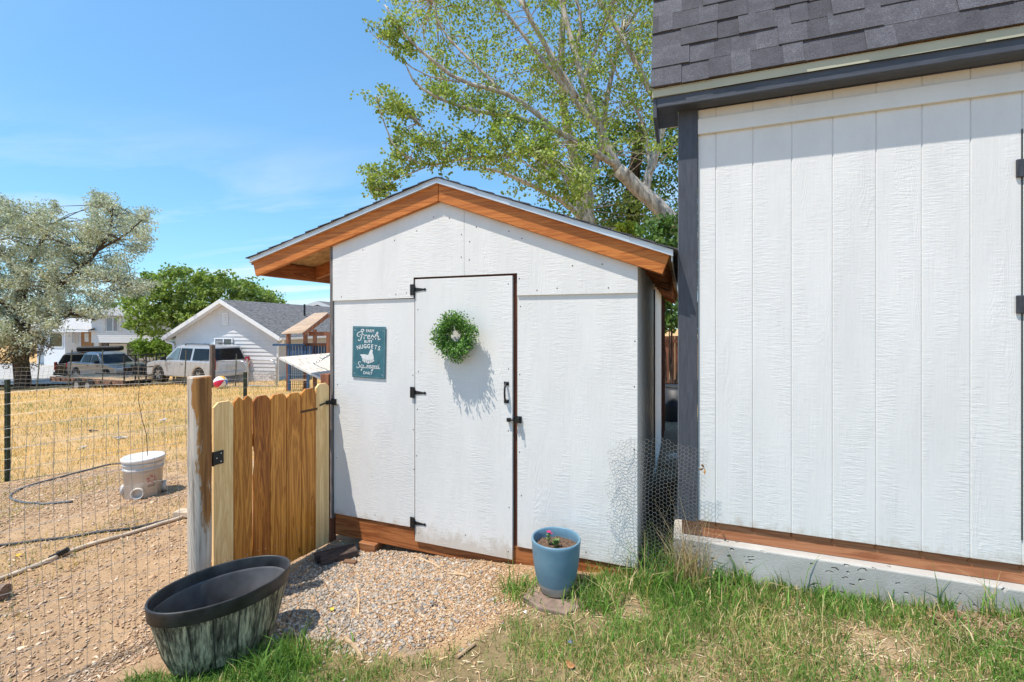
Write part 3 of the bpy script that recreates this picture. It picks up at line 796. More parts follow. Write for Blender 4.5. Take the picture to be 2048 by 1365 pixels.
def log_mat():
    t = NT('half_stained_weathered_log')
    sp = t.new('ShaderNodeSeparateXYZ'); vec = t.coord(); t.l.new(vec, sp.inputs[0])
    ns = t.noise(t.coord((9, 9, 2.2)), 1.6, 5, 0.7)
    top_ = t.math('MULTIPLY', t.math('GREATER_THAN', sp.outputs[2], 1.30), 0.02)
    f = t.math('ADD', t.math('ADD', t.math('ADD', t.math('MULTIPLY', sp.outputs[0], 1.0), t.math('MULTIPLY', sp.outputs[1], 0.15)), t.math('MULTIPLY', t.math('SUBTRACT', ns, 0.5), 0.11)), t.math('MULTIPLY', t.math('SUBTRACT', sp.outputs[2], 1.0), 0.055))
    mask = t.ramp(f, [(0.040, 0.0), (0.046, 1.0)])
    g1 = t.noise(t.coord((40, 40, 1.6)), 1, 5, 0.6)
    grey = t.ramp(g1, [(0.33, (0.25, 0.19, 0.14)), (0.48, (0.52, 0.44, 0.36)), (0.7, (0.66, 0.58, 0.49))])
    br = t.ramp(g1, [(0.3, (0.14, 0.05, 0.012)), (0.65, (0.44, 0.20, 0.05))])
    t.color(t.mix(mask, grey, br))
    t.bump(g1, 0.5, 0.006)
    return t.set(0.7)
rp = thing('fence_post', 'round weathered log fence post, half grey and half brown, carrying the gate hinge', 'post', (-2.79, 1.955, -0.25))
m = MB()
prof = []
for k in range(10):
    z = -0.2 + k * (1.475 / 9)
    prof.append((0.0625 + 0.0015 * math.sin(k * 2.3), z))
m.lathe(prof + [(0.0605, 1.281)], 28, (-2.79, 1.955, 0), caps=True)
m.build('log', log_mat(), rp, smooth=False)

# welded wire along the yard, stapled to the log post
M_WIRE = plain('galvanised_wire', (0.36, 0.35, 0.33), 0.5, 0.2, 20, metal=0.5)
def wire_panel(nodes, z0f, z1f, dx_, dz, rad, name, label, sag=0.0, lean=0.0, group=None):
    root = thing(name, label, 'fence', (nodes[0][0], nodes[0][1], gz(*nodes[0])), group=group)
    pts = [Vector((a, b, 0)) for a, b in nodes]
    L = [0]
    for a, b in zip(pts[:-1], pts[1:]): L.append(L[-1] + (b - a).length)
    def pos(s):
        for i in range(len(pts) - 1):
            if s <= L[i + 1] + 1e-9:
                f = (s - L[i]) / (L[i + 1] - L[i]); return pts[i].lerp(pts[i + 1], f)
        return pts[-1].copy()
    def wob(s, z): return Vector((0.012 * math.sin(3.1 * s + 4 * z), 0.010 * math.sin(2.3 * s + 1 + 3 * z), 0.006 * math.sin(5 * s) - sag * abs(math.sin(s * 1.4))))
    mv, mh = MB(), MB()
    s = 0.0
    while s <= L[-1]:
        p = pos(s); a, b = z0f(p.x, p.y), z1f(p.x, p.y)
        q = [p + Vector((lean * (z - a), 0, z)) + wob(s, z) for z in np.linspace(a, b, 6)]
        mv.tube(q, rad, 4, False); s += dx_
    nh = int(round((z1f(*nodes[0]) - z0f(*nodes[0])) / dz))
    for k in range(nh + 1):
        q = []
        n = max(8, int(L[-1] / 0.15))
        for j in range(n + 1):
            s = L[-1] * j / n; p = pos(s); a, b = z0f(p.x, p.y), z1f(p.x, p.y); z = a + (b - a) * k / nh
            q.append(p + Vector((lean * (z - a), 0, z)) + wob(s, z))
        mh.tube(q, rad, 4, False)
    mv.build('upright_wires', M_WIRE, root); mh.build('line_wires', M_WIRE, root)
    return root
nodes = [(-2.80, 1.89), (-2.90, 1.65), (-3.02, 1.38), (-3.13, 1.15), (-3.3, 0.75), (-3.5, 0.2), (-3.9, -0.6)]
wire_panel(nodes, lambda x, y: gz(x, y) - 0.02, lambda x, y: 1.095, 0.0508, 0.1016, 0.0011, 'wire_fence', 'fine welded wire fence running from the log post past the black tub')

# t-post and looser field wire farther out
M_TPOST = plain('dark_green_steel_post', (0.022, 0.035, 0.020), 0.6, 0.3, 30, bump=0.2)
def tpost(x, y, z0, z1, label, lean=(0, 0), group=None, mat=None, nubs=True):
    r_ = thing('steel_fence_post', label, 'post', (x, y, z0), group=group)
    m = MB()
    a, b = Vector((x, y, z0 - 0.25)), Vector((x + lean[0], y + lean[1], z1))
    m.bar(a, b, 0.036, 0.006, (0.3, -1, 0)); 
    d = (b - a).normalized(); m.bar(a + Vector((0.008, 0.02, 0)), b + Vector((0.008, 0.02, 0)), 0.006, 0.034, (0.3, -1, 0))
    m.build('stem', mat or M_TPOST, r_)
    if nubs:
        q = MB()
        for k in range(int((z1 - z0) / 0.06)):
            f = 0.1 + 0.88 * k / int((z1 - z0) / 0.06)
            c = a.lerp(b, f) + Vector((-0.003, -0.008, 0)); q.box(c.x - 0.006, c.x + 0.006, c.y - 0.004, c.y + 0.003, c.z - 0.006, c.z + 0.006)
        q.build('studs', mat or M_TPOST, r_)
    return r_
pa, pb = at(12, 760, 5.3), at(489, 745, 6.5)
tpost(pa.x, pa.y, gz(pa.x, pa.y), pa.z, 'dark green steel fence post standing at the far left of the yard', (0.0, 0.0))
tpost(pb.x, pb.y, gz(pb.x, pb.y), pb.z, 'dark steel fence post rising behind the garden gate')
fn = [(pa.x - 2.2, pa.y - 2.9), (pa.x, pa.y - 0.03), ((pa.x + pb.x) / 2, (pa.y + pb.y) / 2), (pb.x, pb.y - 0.03), (pb.x + 1.6, pb.y + 2.0)]
wire_panel(fn, lambda x, y: gz(x, y) + 0.02, lambda x, y: gz(x, y) + 1.05, 0.15, 0.13, 0.0013, 'field_wire_fence', 'sagging square field wire strung between the steel posts before the dry field', 0.02)

# ------------------------------------------------------------------ oval barrel planter
tubc = Vector((-2.345, 1.775, 0)); trot = math.atan2(0.60, 0.285)
tz = -0.17
tub = thing('oval_planter_tub', 'empty black oval planter tub with weathered green barrel staves', 'planter', (tubc.x, tubc.y, tz))
RXo, RYo = 0.322, 0.212
H_T = 0.375
def oval(scale, z, n=48, ra=RXo, rb=RYo, jit=0):
    return [(ra * scale * math.cos(a), rb * scale * math.sin(a), z) for a in np.linspace(0, 2 * math.pi, n, endpoint=False)]
def tl(p): return (tubc.x + p[0] * math.cos(trot) - p[1] * math.sin(trot), tubc.y + p[0] * math.sin(trot) + p[1] * math.cos(trot), tz + p[2])
def loft(rings, caps=()):
    m = MB(); n = len(rings[0])
    for r_ in rings: m.v += [tl(p) for p in r_]
    for i in range(len(rings) - 1):
        for k in range(n):
            k2 = (k + 1) % n; m.f.append((i * n + k, i * n + k2, (i + 1) * n + k2, (i + 1) * n + k))
    if 'end' in caps: m.f.append(tuple((len(rings) - 1) * n + k for k in range(n)))
    if 'start' in caps: m.f.append(tuple(range(n))[::-1])
    return m
M_TUBBLACK = plain('black_tub_plastic', (0.034, 0.034, 0.036), 0.45, 0.45, 9, bump=0.12)
M_TUBIN = plain('dusty_black_tub_inside', (0.10, 0.098, 0.10), 0.42, 0.45, 3.0, bump=0.1)
loft([oval(1.0, H_T - 0.078), oval(1.028, H_T - 0.074), oval(1.045, H_T - 0.014), oval(1.05, H_T - 0.005), oval(1.044, H_T), oval(1.018, H_T), oval(1.008, H_T - 0.006), oval(0.985, H_T - 0.062)]).build('rim', M_TUBBLACK, tub, smooth=True)
loft([oval(0.985, H_T - 0.062), oval(0.972, H_T - 0.066), oval(0.962, H_T - 0.072), oval(0.86, 0.16), oval(0.74, 0.03), oval(0.6, 0.022)], ('end',)).build('inside', M_TUBIN, tub, smooth=True)
loft([oval(0.70, 0.0), oval(0.72, 0.012), oval(0.74, 0.03)], ('start',)).build('base', M_TUBBLACK, tub)
def stave_mat():
    t = NT('weathered_green_barrel_stave')
    rr = rnd(t); off = t.new('ShaderNodeVectorMath', operation='ADD'); cc = t.new('ShaderNodeTexCoord')
    t.l.new(cc.outputs['Object'], off.inputs[0]); t.l.new(t.math('MULTIPLY', rr, 19.0), off.inputs[1])
    m = t.new('ShaderNodeMapping'); m.inputs['Scale'].default_value = (48, 48, 1.1); t.l.new(off.outputs[0], m.inputs[0])
    m2 = t.new('ShaderNodeMapping'); m2.inputs['Scale'].default_value = (12, 12, 1.1); t.l.new(off.outputs[0], m2.inputs[0])
    n1 = t.noise(m.outputs[0], 1.5, 5, 0.65, 0.12); n2 = t.noise(m2.outputs[0], 1.3, 4, 0.6)
    f = t.math('ADD', t.math('MULTIPLY', n1, 0.6), t.math('MULTIPLY', n2, 0.5))
    t.color(t.ramp(f, [(0.44, (0.022, 0.021, 0.018)), (0.54, (0.15, 0.135, 0.090)), (0.68, (0.60, 0.52, 0.34))]))
    t.bump(n1, 0.7, 0.006); return t.set(0.6, 0, 0.3)
M_STAVE = stave_mat()
NS = 17
for k in range(NS):
    a0, a1 = 2 * math.pi * k / NS + 0.012, 2 * math.pi * (k + 1) / NS - 0.012
    outer, inner = [], []
    hs = [(0.012, 0.735), (0.10, 0.845), (0.20, 0.925), (0.26, 0.965), (H_T - 0.075, 1.005)]
    m = MB(); na = 4
    for off_ in (0.0, -0.03):
        for z, s_ in hs:
            for j in range(na):
                a = a0 + (a1 - a0) * j / (na - 1); bul = 0.006 * math.sin(math.pi * j / (na - 1)) if off_ == 0 else 0
                m.v.append(tl(((RXo * (s_ + off_ + bul)) * math.cos(a), (RYo * (s_ + off_ + bul)) * math.sin(a), z)))
    nh = len(hs)
    def I(o_, i, j): return o_ * nh * na + i * na + j
    for i in range(nh - 1):
        for j in range(na - 1):
            m.f.append((I(0, i, j), I(0, i, j + 1), I(0, i + 1, j + 1), I(0, i + 1, j)))
        m.f.append((I(0, i, 0), I(0, i + 1, 0), I(1, i + 1, 0), I(1, i, 0)))
        m.f.append((I(0, i, na - 1), I(1, i, na - 1), I(1, i + 1, na - 1), I(0, i + 1, na - 1)))
    for j in range(na - 1):
        m.f.append((I(0, 0, j), I(1, 0, j), I(1, 0, j + 1), I(0, 0, j + 1)))
        m.f.append((I(0, nh - 1, j), I(0, nh - 1, j + 1), I(1, nh - 1, j + 1), I(1, nh - 1, j)))
    m.build('stave', M_STAVE, tub, smooth=False)

# ------------------------------------------------------------------ blue pot on its slab
def pot_mat():
    t = NT('dusty_blue_glaze')
    sp = t.new('ShaderNodeSeparateXYZ'); vec = t.coord(); t.l.new(vec, sp.inputs[0])
    n = t.noise(vec, 9, 5, 0.6)
    band = t.math('ADD', sp.outputs[2], t.math('MULTIPLY', t.math('SUBTRACT', n, 0.5), 0.02))
    glaze = t.ramp(n, [(0.3, (0.105, 0.205, 0.285)), (0.7, (0.15, 0.265, 0.345))])
    clay = t.ramp(n, [(0.3, (0.30, 0.285, 0.26)), (0.7, (0.42, 0.40, 0.37))])
    t.color(t.mix(t.ramp(band, [(0.058, 0.0), (0.066, 1.0)]), clay, glaze))
    t.bump(t.noise(vec, 60, 3), 0.12, 0.003)
    return t.set(0.42, 0, 0.4)
pc = Vector((-0.735, 2.725, -0.028))
pot = thing('flower_pot', 'tall dusty blue glazed pot with bare clay foot on a flat slab', 'pot', pc)
prof = [(0.0, 0.0), (0.088, 0.0), (0.098, 0.006), (0.112, 0.05), (0.126, 0.10), (0.138, 0.165), (0.145, 0.235), (0.150, 0.300), (0.151, 0.316), (0.148, 0.321), (0.142, 0.321), (0.138, 0.316), (0.137, 0.28), (0.132, 0.22)]
MB().lathe(prof, 56, pc).build('vessel', pot_mat(), pot, smooth=True)
m = MB().lathe([(0.137, 0.262), (0.09, 0.268), (0.04, 0.272), (0.0, 0.27)], 32, pc)
m.v = [(x, y, z + random.uniform(-0.006, 0.006)) for x, y, z in m.v]
m.build('potting_soil', plain('speckled_potting_soil', (0.17, 0.105, 0.07), 0.95, 0.6, 110, bump=1.0, bdist=0.01), pot)
plant = thing('pink_flower_plant', 'small green seedling with one magenta bloom in the blue pot', 'plant', pc + Vector((-0.03, -0.01, 0.27)))
m = MB(); lv = MB(); pet = MB()
def leafcard(mb, base, d, L, w, up=Vector((0, 0, 1))):
    d = d.normalized(); s = d.cross(up)
    s = (s if s.length > 1e-3 else Vector((1, 0, 0))).normalized() * w
    p = [base, base + d * L * 0.5 + s, base + d * L, base + d * L * 0.5 - s]
    mb.add(p, [(0, 1, 2, 3)])
for bx, by, hh in ((-0.045, -0.01, 0.075), (0.0, -0.035, 0.055), (0.012, -0.02, 0.05)):
    b = pc + Vector((bx, by, 0.268)); tp = b + Vector((0.002, -0.002, hh))
    m.tube([b, (b + tp) / 2 + Vector((0.003, 0, 0)), tp], 0.0022, 5)
    for k in range(14):
        f = 0.25 + 0.7 * k / 14; a = k * 2.4
        leafcard(lv, b.lerp(tp, f), Vector((math.cos(a), math.sin(a), 0.8)), 0.026, 0.007)
    if hh > 0.07:
        for k in range(9):
            a = k * 0.7; leafcard(pet, tp + Vector((0, 0, 0.006)), Vector((math.cos(a), math.sin(a), 0.35)), 0.017, 0.006)
        for k in range(6):
            a = k * 1.05 + 0.4; leafcard(pet, tp + Vector((0.016, 0, 0.002)), Vector((math.cos(a), math.sin(a), 0.1)), 0.011, 0.005)
M_LEAFG = plain('fresh_green_leaf', (0.13, 0.24, 0.05), 0.5, 0.3, 30)
m.build('stem', M_LEAFG, plant); lv.build('leaves', M_LEAFG, plant); pet.build('petals', plain('magenta_petal', (0.55, 0.01, 0.12), 0.5), plant)
M_SLAB = plain('brown_paver_stone', (0.25, 0.175, 0.135), 0.85, 0.25, 12, bump=0.4)
m = MB()
poly = [(-0.17, -0.13), (-0.05, -0.20), (0.12, -0.20), (0.21, -0.06), (0.20, 0.14), (-0.15, 0.16)]
m.prism([(pc.x + a, pc.y + b) for a, b in poly], 'z', -0.115, -0.030)
props(m.build('paver_slab', M_SLAB, None, bevel=0.008, seg=2), 'worn brown stone slab under the blue pot', 'paver')
# blocks propping the coop's left corner
b1 = gp(690, 1108)
Mrot = Matrix.Rotation(R(38), 3, 'Z')
zb = -0.225
m = MB(); m.obox((-2.50, 2.83, zb + 0.05), (0.13, 0.27, 0.05), Matrix.Rotation(R(-38), 3, 'Z')); m.obox((-2.545, 2.83, zb + 0.052), (0.06, 0.27, 0.056), Matrix.Rotation(R(-38), 3, 'Z'))
props(m.build('timber_block', plain('dark_weathered_timber', (0.075, 0.052, 0.043), 0.85, 0.3, 10, (2, 2, 8), 0.4), None, bevel=0.004), 'dark weathered timber offcut lying by the gate corner of the coop', 'timber')
m = MB().box(-2.44, -2.28, 2.99, 3.12, zb - 0.03, -0.142)
props(m.build('prop_block', wood('prop_block_wood', (0.16, 0.06, 0.025), (0.32, 0.14, 0.06), 'x'), None, bevel=0.004), 'brown wood block propping up the coop base board', 'block')
m = MB().obox((-2.36, 2.80, zb + 0.03), (0.10, 0.04, 0.025), Matrix.Rotation(R(10), 3, 'Z'))
props(m.build('wood_scrap', plain('brown_wood_scrap', (0.18, 0.10, 0.06), 0.9), None, bevel=0.003), 'small brown wood scrap beside the dark timber offcut', 'wood scrap')

# ------------------------------------------------------------------ tin sign
sgn = thing('tin_sign', 'teal tin sign with white lettering and a hen on the coop wall', 'sign', (-2.355, FY - 0.004, 1.380))
sgn.rotation_euler = (0, R(1.0), 0)
def sign_mat():
    t = NT('distressed_teal_print')
    n = t.noise(t.coord(), 14, 6, 0.7); n2 = t.noise(t.coord((40, 40, 6)), 2, 4)
    f = t.math('ADD', t.math('MULTIPLY', n, 0.7), t.math('MULTIPLY', n2, 0.3))
    t.color(t.ramp(f, [(0.35, (0.020, 0.10, 0.135)), (0.58, (0.042, 0.155, 0.19)), (0.75, (0.12, 0.24, 0.28))])); return t.set(0.5)
HW, HH = 0.159, 0.206
MB().prism([(-HW, -HH), (HW, -HH), (HW, HH), (-HW, HH)], 'y', -0.006, -0.001).build('plate', sign_mat(), sgn, local=True, bevel=0.001)
M_PRINT = plain('off_white_print', (0.66, 0.68, 0.68), 0.6, 0.08, 40)
M_PRINT2 = plain('faded_print', (0.24, 0.36, 0.40), 0.6, 0.2, 40)
YS = -0.0068
def flat(mb, poly): mb.add([(x, YS, z) for x, z in poly], [tuple(range(len(poly)))])
def catmull(pts, n=7):
    P = [Vector((p[0], p[1])) for p in pts]; P = [P[0] * 2 - P[1]] + P + [P[-1] * 2 - P[-2]]
    out = []
    for i in range(1, len(P) - 2):
        for k in range(n):
            t_ = k / n
            out.append(0.5 * ((2 * P[i]) + (P[i + 1] - P[i - 1]) * t_ + (2 * P[i - 1] - 5 * P[i] + 4 * P[i + 1] - P[i + 2]) * t_ ** 2 + (-P[i - 1] + 3 * P[i] - 3 * P[i + 1] + P[i + 2]) * t_ ** 3))
    out.append(P[-2]); return out
def ribbon(mb, pts, w, ox, oz, s, sub=7, vs_=1.0):
    q = catmull([(p[0], p[1] * vs_) for p in pts], sub); b = len(mb.v); n = len(q)
    for i, p in enumerate(q):
        d = q[min(i + 1, n - 1)] - q[max(i - 1, 0)]; d = d.normalized() if d.length > 0 else Vector((1, 0))
        nn = Vector((-d.y, d.x)) * w * (0.75 + 0.4 * abs(d.y))
        for e in (1, -1): mb.v.append((ox + (p.x + nn.x * e) * s, YS, oz + (p.y + nn.y * e) * s))
    for i in range(n - 1): mb.f.append((b + 2 * i, b + 2 * i + 1, b + 2 * i + 3, b + 2 * i + 2))
    for e in (0, n - 1):
        c = q[e]; k = len(mb.v)
        for a in range(8): mb.v.append((ox + (c.x + w * 0.9 * math.cos(a * math.pi / 4)) * s, YS - 0.0001, oz + (c.y + w * 0.9 * math.sin(a * math.pi / 4)) * s))
        mb.f.append(tuple(range(k, k + 8)))
fresh = [[(0.85, 1.95), (0.95, 2.22), (1.28, 2.28), (1.42, 2.02), (1.05, 1.78), (0.45, 1.62), (0.06, 1.2), (0.12, 0.75), (0.5, 0.62)],
         [(1.12, 1.78), (1.05, 1.2), (0.92, 0.45), (0.66, -0.2), (0.4, -0.32), (0.28, -0.12)], [(0.62, 1.0), (0.98, 1.02), (1.38, 1.12)],
         [(1.58, 0.98), (1.52, 0.55), (1.46, 0.12)], [(1.5, 0.5), (1.72, 0.92), (1.98, 1.0), (2.06, 0.84)],
         [(2.16, 0.5), (2.55, 0.66), (2.62, 0.92), (2.42, 1.0), (2.22, 0.66), (2.26, 0.26), (2.55, 0.14), (2.86, 0.4)],
         [(2.86, 0.4), (3.2, 1.08), (3.28, 0.82), (3.46, 0.45), (3.36, 0.14), (3.06, 0.16)],
         [(3.36, 0.14), (3.75, 0.9), (4.12, 1.7), (4.25, 1.5), (3.98, 0.7), (3.78, 0.1)], [(3.86, 0.35), (4.15, 0.86), (4.38, 0.78), (4.3, 0.3), (4.45, 0.05), (4.75, 0.22)]]
m = MB()
for st in fresh: ribbon(m, st, 0.075, -0.115, 0.102, 0.0475, 7, 0.74)
m.build('script_word', M_PRINT, sgn, local=True)
sq = [[(0.95, 1.62), (0.75, 1.8), (0.45, 1.65), (0.4, 1.3), (0.62, 0.9), (0.66, 0.4), (0.36, 0.05), (0.05, 0.18), (0.1, 0.42)],
      [(1.42, 0.85), (1.2, 0.96), (0.95, 0.6), (1.02, 0.2), (1.25, 0.3), (1.42, 0.85), (1.32, 0.1), (1.2, -0.55), (1.05, -0.6), (1.15, -0.25), (1.6, 0.2)],
      [(1.68, 0.92), (1.6, 0.35), (1.76, 0.14), (2.0, 0.4), (2.12, 0.92), (2.04, 0.3), (2.2, 0.14), (2.4, 0.4)],
      [(2.4, 0.42), (2.72, 0.6), (2.76, 0.88), (2.58, 0.94), (2.42, 0.6), (2.48, 0.22), (2.74, 0.16), (2.98, 0.42)],
      [(2.98, 0.42), (3.3, 0.6), (3.34, 0.88), (3.16, 0.94), (3.0, 0.6), (3.06, 0.22), (3.32, 0.16), (3.56, 0.5)],
      [(3.56, 0.86), (3.74, 0.92), (4.0, 0.88), (3.6, 0.24), (3.86, 0.26), (3.9, -0.1), (3.72, -0.55), (3.5, -0.5), (3.62, -0.2), (4.1, 0.3)],
      [(4.1, 0.42), (4.42, 0.6), (4.46, 0.88), (4.28, 0.94), (4.12, 0.6), (4.18, 0.22), (4.44, 0.16), (4.66, 0.4)],
      [(5.12, 0.85), (4.86, 0.94), (4.68, 0.5), (4.8, 0.16), (5.02, 0.3), (5.2, 0.9), (5.36, 1.55), (5.18, 0.4), (5.26, 0.12), (5.5, 0.3)]]
m = MB()
for st in sq: ribbon(m, st, 0.062, -0.113, -0.131, 0.0405, 6, 0.72)
m.build('script_word', M_PRINT, sgn, local=True)
def text_mesh(body, size, name, x, z, rot=0.0, sx_=1.0, shear=0, thick=0.0):
    cu = bpy.data.curves.new('tmp', 'FONT'); cu.body = body; cu.size = size; cu.align_x = 'CENTER'; cu.offset = thick
    o = bpy.data.objects.new('tmp', cu); COL.objects.link(o)
    dg = bpy.context.evaluated_depsgraph_get(); dg.update()
    me_ = bpy.data.meshes.new_from_object(o.evaluated_get(dg)); bpy.data.objects.remove(o)
    co = np.array([v.co[:] for v in me_.vertices]); 
    c_, s_ = math.cos(rot), math.sin(rot)
    for v, p in zip(me_.vertices, co):
        px, pz = p[0] * sx_, p[1]
        v.co = (x + px * c_ - pz * s_, YS, z + px * s_ + pz * c_)
    me_.materials.clear()
    return link(name, me_, M_PRINT, sgn)
text_mesh('FARM', 0.033, 'printed_word', 0.012, 0.160, 0, 0.95, thick=0.0008)
text_mesh('BUTT', 0.030, 'printed_word', -0.005, 0.075, 0, 1.05, thick=0.0006)
text_mesh('DAILY', 0.031, 'printed_word', -0.004, -0.176, 0, 1.05, thick=0.0006)
for i, ch in enumerate('NUGGETS'):
    th_ = (i - 3) * -0.088
    text_mesh(ch, 0.046, 'printed_letter', -math.sin(th_) * 0.37 + 0.0, -0.337 + math.cos(th_) * 0.37, th_, 0.92, thick=0.0012)
hen = [(-0.082, -0.022), (-0.058, -0.014), (-0.02, -0.018), (-0.005, -0.012), (0.002, 0.005), (0.008, 0.02), (0.012, 0.028), (0.013, 0.038), (0.022, 0.042), (0.033, 0.038), (0.037, 0.03), (0.034, 0.025), (0.036, 0.015), (0.042, 0.0), (0.048, -0.018), (0.049, -0.038), (0.045, -0.055), (0.046, -0.062), (0.03, -0.07), (-0.04, -0.07), (-0.055, -0.062), (-0.058, -0.045), (-0.066, -0.033)]
hen = [(-.083, -.021), (-.078, -.027), (-.070, -.034), (-.064, -.044), (-.057, -.058), (-.05, -.068), (.045, -.068), (.048, -.059), (.0506, -.0385), (.047, -.022), (.040, -.008), (.037, .000), (.0375, .007), (.042, .011), (.040, .017), (.034, .022), (.0276, .0245), (.020, .022), (.015, .0175), (.013, .010), (.009, .001), (.003, -.011), (-.003, -.021), (-.018, -.0205), (-.034, -.0175), (-.058, -.018)]
m = MB(); flat(m, hen)
m.build('hen_silhouette', M_PRINT, sgn, local=True)
for x, z, r_ in ((-0.05, -0.066, 0.009), (-0.035, -0.072, 0.012), (-0.018, -0.074, 0.012), (0.0, -0.079, 0.0135), (0.018, -0.074, 0.012), (0.034, -0.070, 0.011), (0.047, -0.064, 0.009)):
    m = MB(); b = 0
    m.add([(x + r_ * math.cos(a), YS - 0.0004, z + r_ * 0.9 * math.sin(a)) for a in np.linspace(0, 2 * math.pi, 14, endpoint=False)], [tuple(range(14))])
    m.add([(x + r_ * 1.22 * math.cos(a), YS - 0.0002, z + r_ * 1.1 * math.sin(a)) for a in np.linspace(0, 2 * math.pi, 14, endpoint=False)], [])
    m.build('egg', M_PRINT, sgn, local=True)
    k = MB().add([(x + r_ * 1.2 * math.cos(a), YS - 0.0002, z + r_ * 1.08 * math.sin(a)) for a in np.linspace(0, 2 * math.pi, 14, endpoint=False)], [tuple(range(14))])
    k.build('egg_outline', MATS.get('teal_outline') or plain('teal_outline', (0.04, 0.14, 0.17), 0.6), sgn, local=True)
m = MB()
bw_, e = 0.0022, 0.009
for x0, x1, z0, z1 in ((-HW + e, HW - e, HH - e - bw_, HH - e), (-HW + e, HW - e, -HH + e, -HH + e + bw_), (-HW + e, -HW + e + bw_, -HH + e + bw_, HH - e - bw_), (HW - e - bw_, HW - e, -HH + e + bw_, HH - e - bw_)):
    flat(m, [(x0, z0), (x1, z0), (x1, z1), (x0, z1)])
for sx_ in (-1, 1):
    for sz_ in (-1, 1):
        cx_, cz_ = sx_ * (HW - 0.032), sz_ * (HH - 0.03)
        ribbon(m, [(0, 0), (0.5 * sx_, 0.35 * sz_), (1 * sx_, 0), (0.6 * sx_, -0.5 * sz_), (0.05 * sx_, -0.25 * sz_)], 0.13, cx_, cz_, 0.014, 4)
m.build('border', M_PRINT2, sgn, local=True)

# ------------------------------------------------------------------ wreath on the door
wr = thing('boxwood_wreath', 'bushy green boxwood wreath hanging on the white coop door', 'wreath', (-1.535, 2.955, 1.40))
wc = Vector((-1.535, 2.940, 1.517))
pts = [wc + Vector((0.095 * math.cos(a), 0, 0.098 * math.sin(a))) for a in np.linspace(0, 2 * math.pi, 25)]
MB().tube(pts, 0.012, 6, False).build('ring', plain('twig_ring', (0.06, 0.045, 0.025), 0.9), wr)
N = 7000
ang = RNG.uniform(0, 2 * math.pi, N)
rr_ = 0.100 + RNG.normal(0, 0.032, N); rr_ = np.clip(rr_, 0.040, 0.165)
rr_ = rr_ * (1 + 0.09 * np.sin(4 * ang + 0.9) + 0.05 * np.sin(7 * ang))
spread = np.clip(1 - np.abs(rr_ - 0.1) / 0.075, 0.15, 1)
yy = -RNG.uniform(-0.35, 1, N) * 0.070 * spread
sprig = RNG.random(N) < 0.10
rr_ = np.where(sprig, rr_ * RNG.uniform(1.15, 1.40, N), rr_)
rr_ = np.where(rr_ > 0.185, 0.16 + RNG.random(N) * 0.025, rr_)
ctr = np.stack([wc.x + rr_ * np.cos(ang), wc.y + yy, wc.z + 1.02 * rr_ * np.sin(ang)], 1)
NSP = 60                                        # loose sprigs that stand out of the ring
sa = RNG.uniform(0, 2 * math.pi, NSP); sl0 = RNG.uniform(0.085, 0.115, NSP)
for q in range(NSP):
    for k in range(11):
        j = q * 11 + k; f = sl0[q] + 0.0055 * k; ang[j] = sa[q] + 0.02 * k
        ctr[j] = (wc.x + f * math.cos(ang[j]), wc.y - 0.035 - 0.0045 * k, wc.z + f * math.sin(ang[j]))
d = np.stack([np.cos(ang) * 0.8, -0.5 + 0 * ang, np.sin(ang) * 0.8], 1) + RNG.normal(0, 0.7, (N, 3))
d /= np.linalg.norm(d, axis=1)[:, None]
sd = np.cross(d, RNG.normal(0, 1, (N, 3))); sd /= np.linalg.norm(sd, axis=1)[:, None]
L_ = RNG.uniform(0.011, 0.021, N)[:, None]; w_ = L_ * 0.30
V = np.stack([ctr, ctr + d * L_ * 0.5 + sd * w_, ctr + d * L_, ctr + d * L_ * 0.5 - sd * w_], 1)
cl = np.array([(0.10, 0.22, 0.035), (0.16, 0.31, 0.055), (0.05, 0.13, 0.04), (0.22, 0.34, 0.12), (0.09, 0.16, 0.09)])[RNG.choice(5, N, p=[.3, .3, .2, .1, .1])] * RNG.uniform(0.9, 1.5, (N, 1))
me_ = quads_mesh('foliage', V - np.array(wr.location[:]), 4, [(0, 1, 2, 3)], cl)
M_LEAF = vcol('leaf_colour', 0.5, 0.25, 0.35)
link('foliage', me_, M_LEAF, wr)

# ------------------------------------------------------------------ chicken wire across the gap
cw = thing('chicken_wire', 'crumpled hexagonal chicken wire closing the gap between the two sheds', 'wire mesh', (-0.15, 2.95, -0.05))
m = MB(); HX = 0.0142
for i in range(0, 27):
    for j in range(0, 46):
        cx_ = -0.44 + i * HX * 1.5; cz_ = -0.06 + j * HX * 1.732 + (HX * 0.866 if i % 2 else 0)
        if cz_ > 0.86 - 0.02 * math.sin(cx_ * 9) or (cx_ < -0.40 and random.random() < 0.25) or (cx_ > 0.10 and random.random() < 0.5): continue
        def dis(x, z):
            y = 2.972 + 0.012 * math.sin(x * 21 + z * 5) + 0.010 * math.sin(z * 17 + x * 8)
            if x < -0.28: y = 2.985 + 0.010 * math.sin(x * 45 + z * 11)
            sc_ = 1.0
            xx = x + 0.010 * math.sin(z * 9) + (0.016 * math.sin(z * 31) if x < -0.33 else 0)
            return (xx, y, z + 0.006 * math.sin(x * 33))
        hxs = [(cx_ + HX * math.cos(k * math.pi / 3), cz_ + HX * math.sin(k * math.pi / 3)) for k in range(6)]
        for k in (0, 1, 2):
            m.tube([dis(*hxs[k]), dis(*hxs[k + 1])], 0.00085, 3, False)
        if random.random() < 0.3: m.tube([dis(*hxs[3]), dis(*hxs[4])], 0.00085, 3, False)
m.build('wire', plain('chicken_wire_steel', (0.30, 0.30, 0.30), 0.45, 0.2, 30, metal=0.6), cw)
m = MB()
lc = at(1409, 937, 2.96 / (0.4217 * ST + CT))
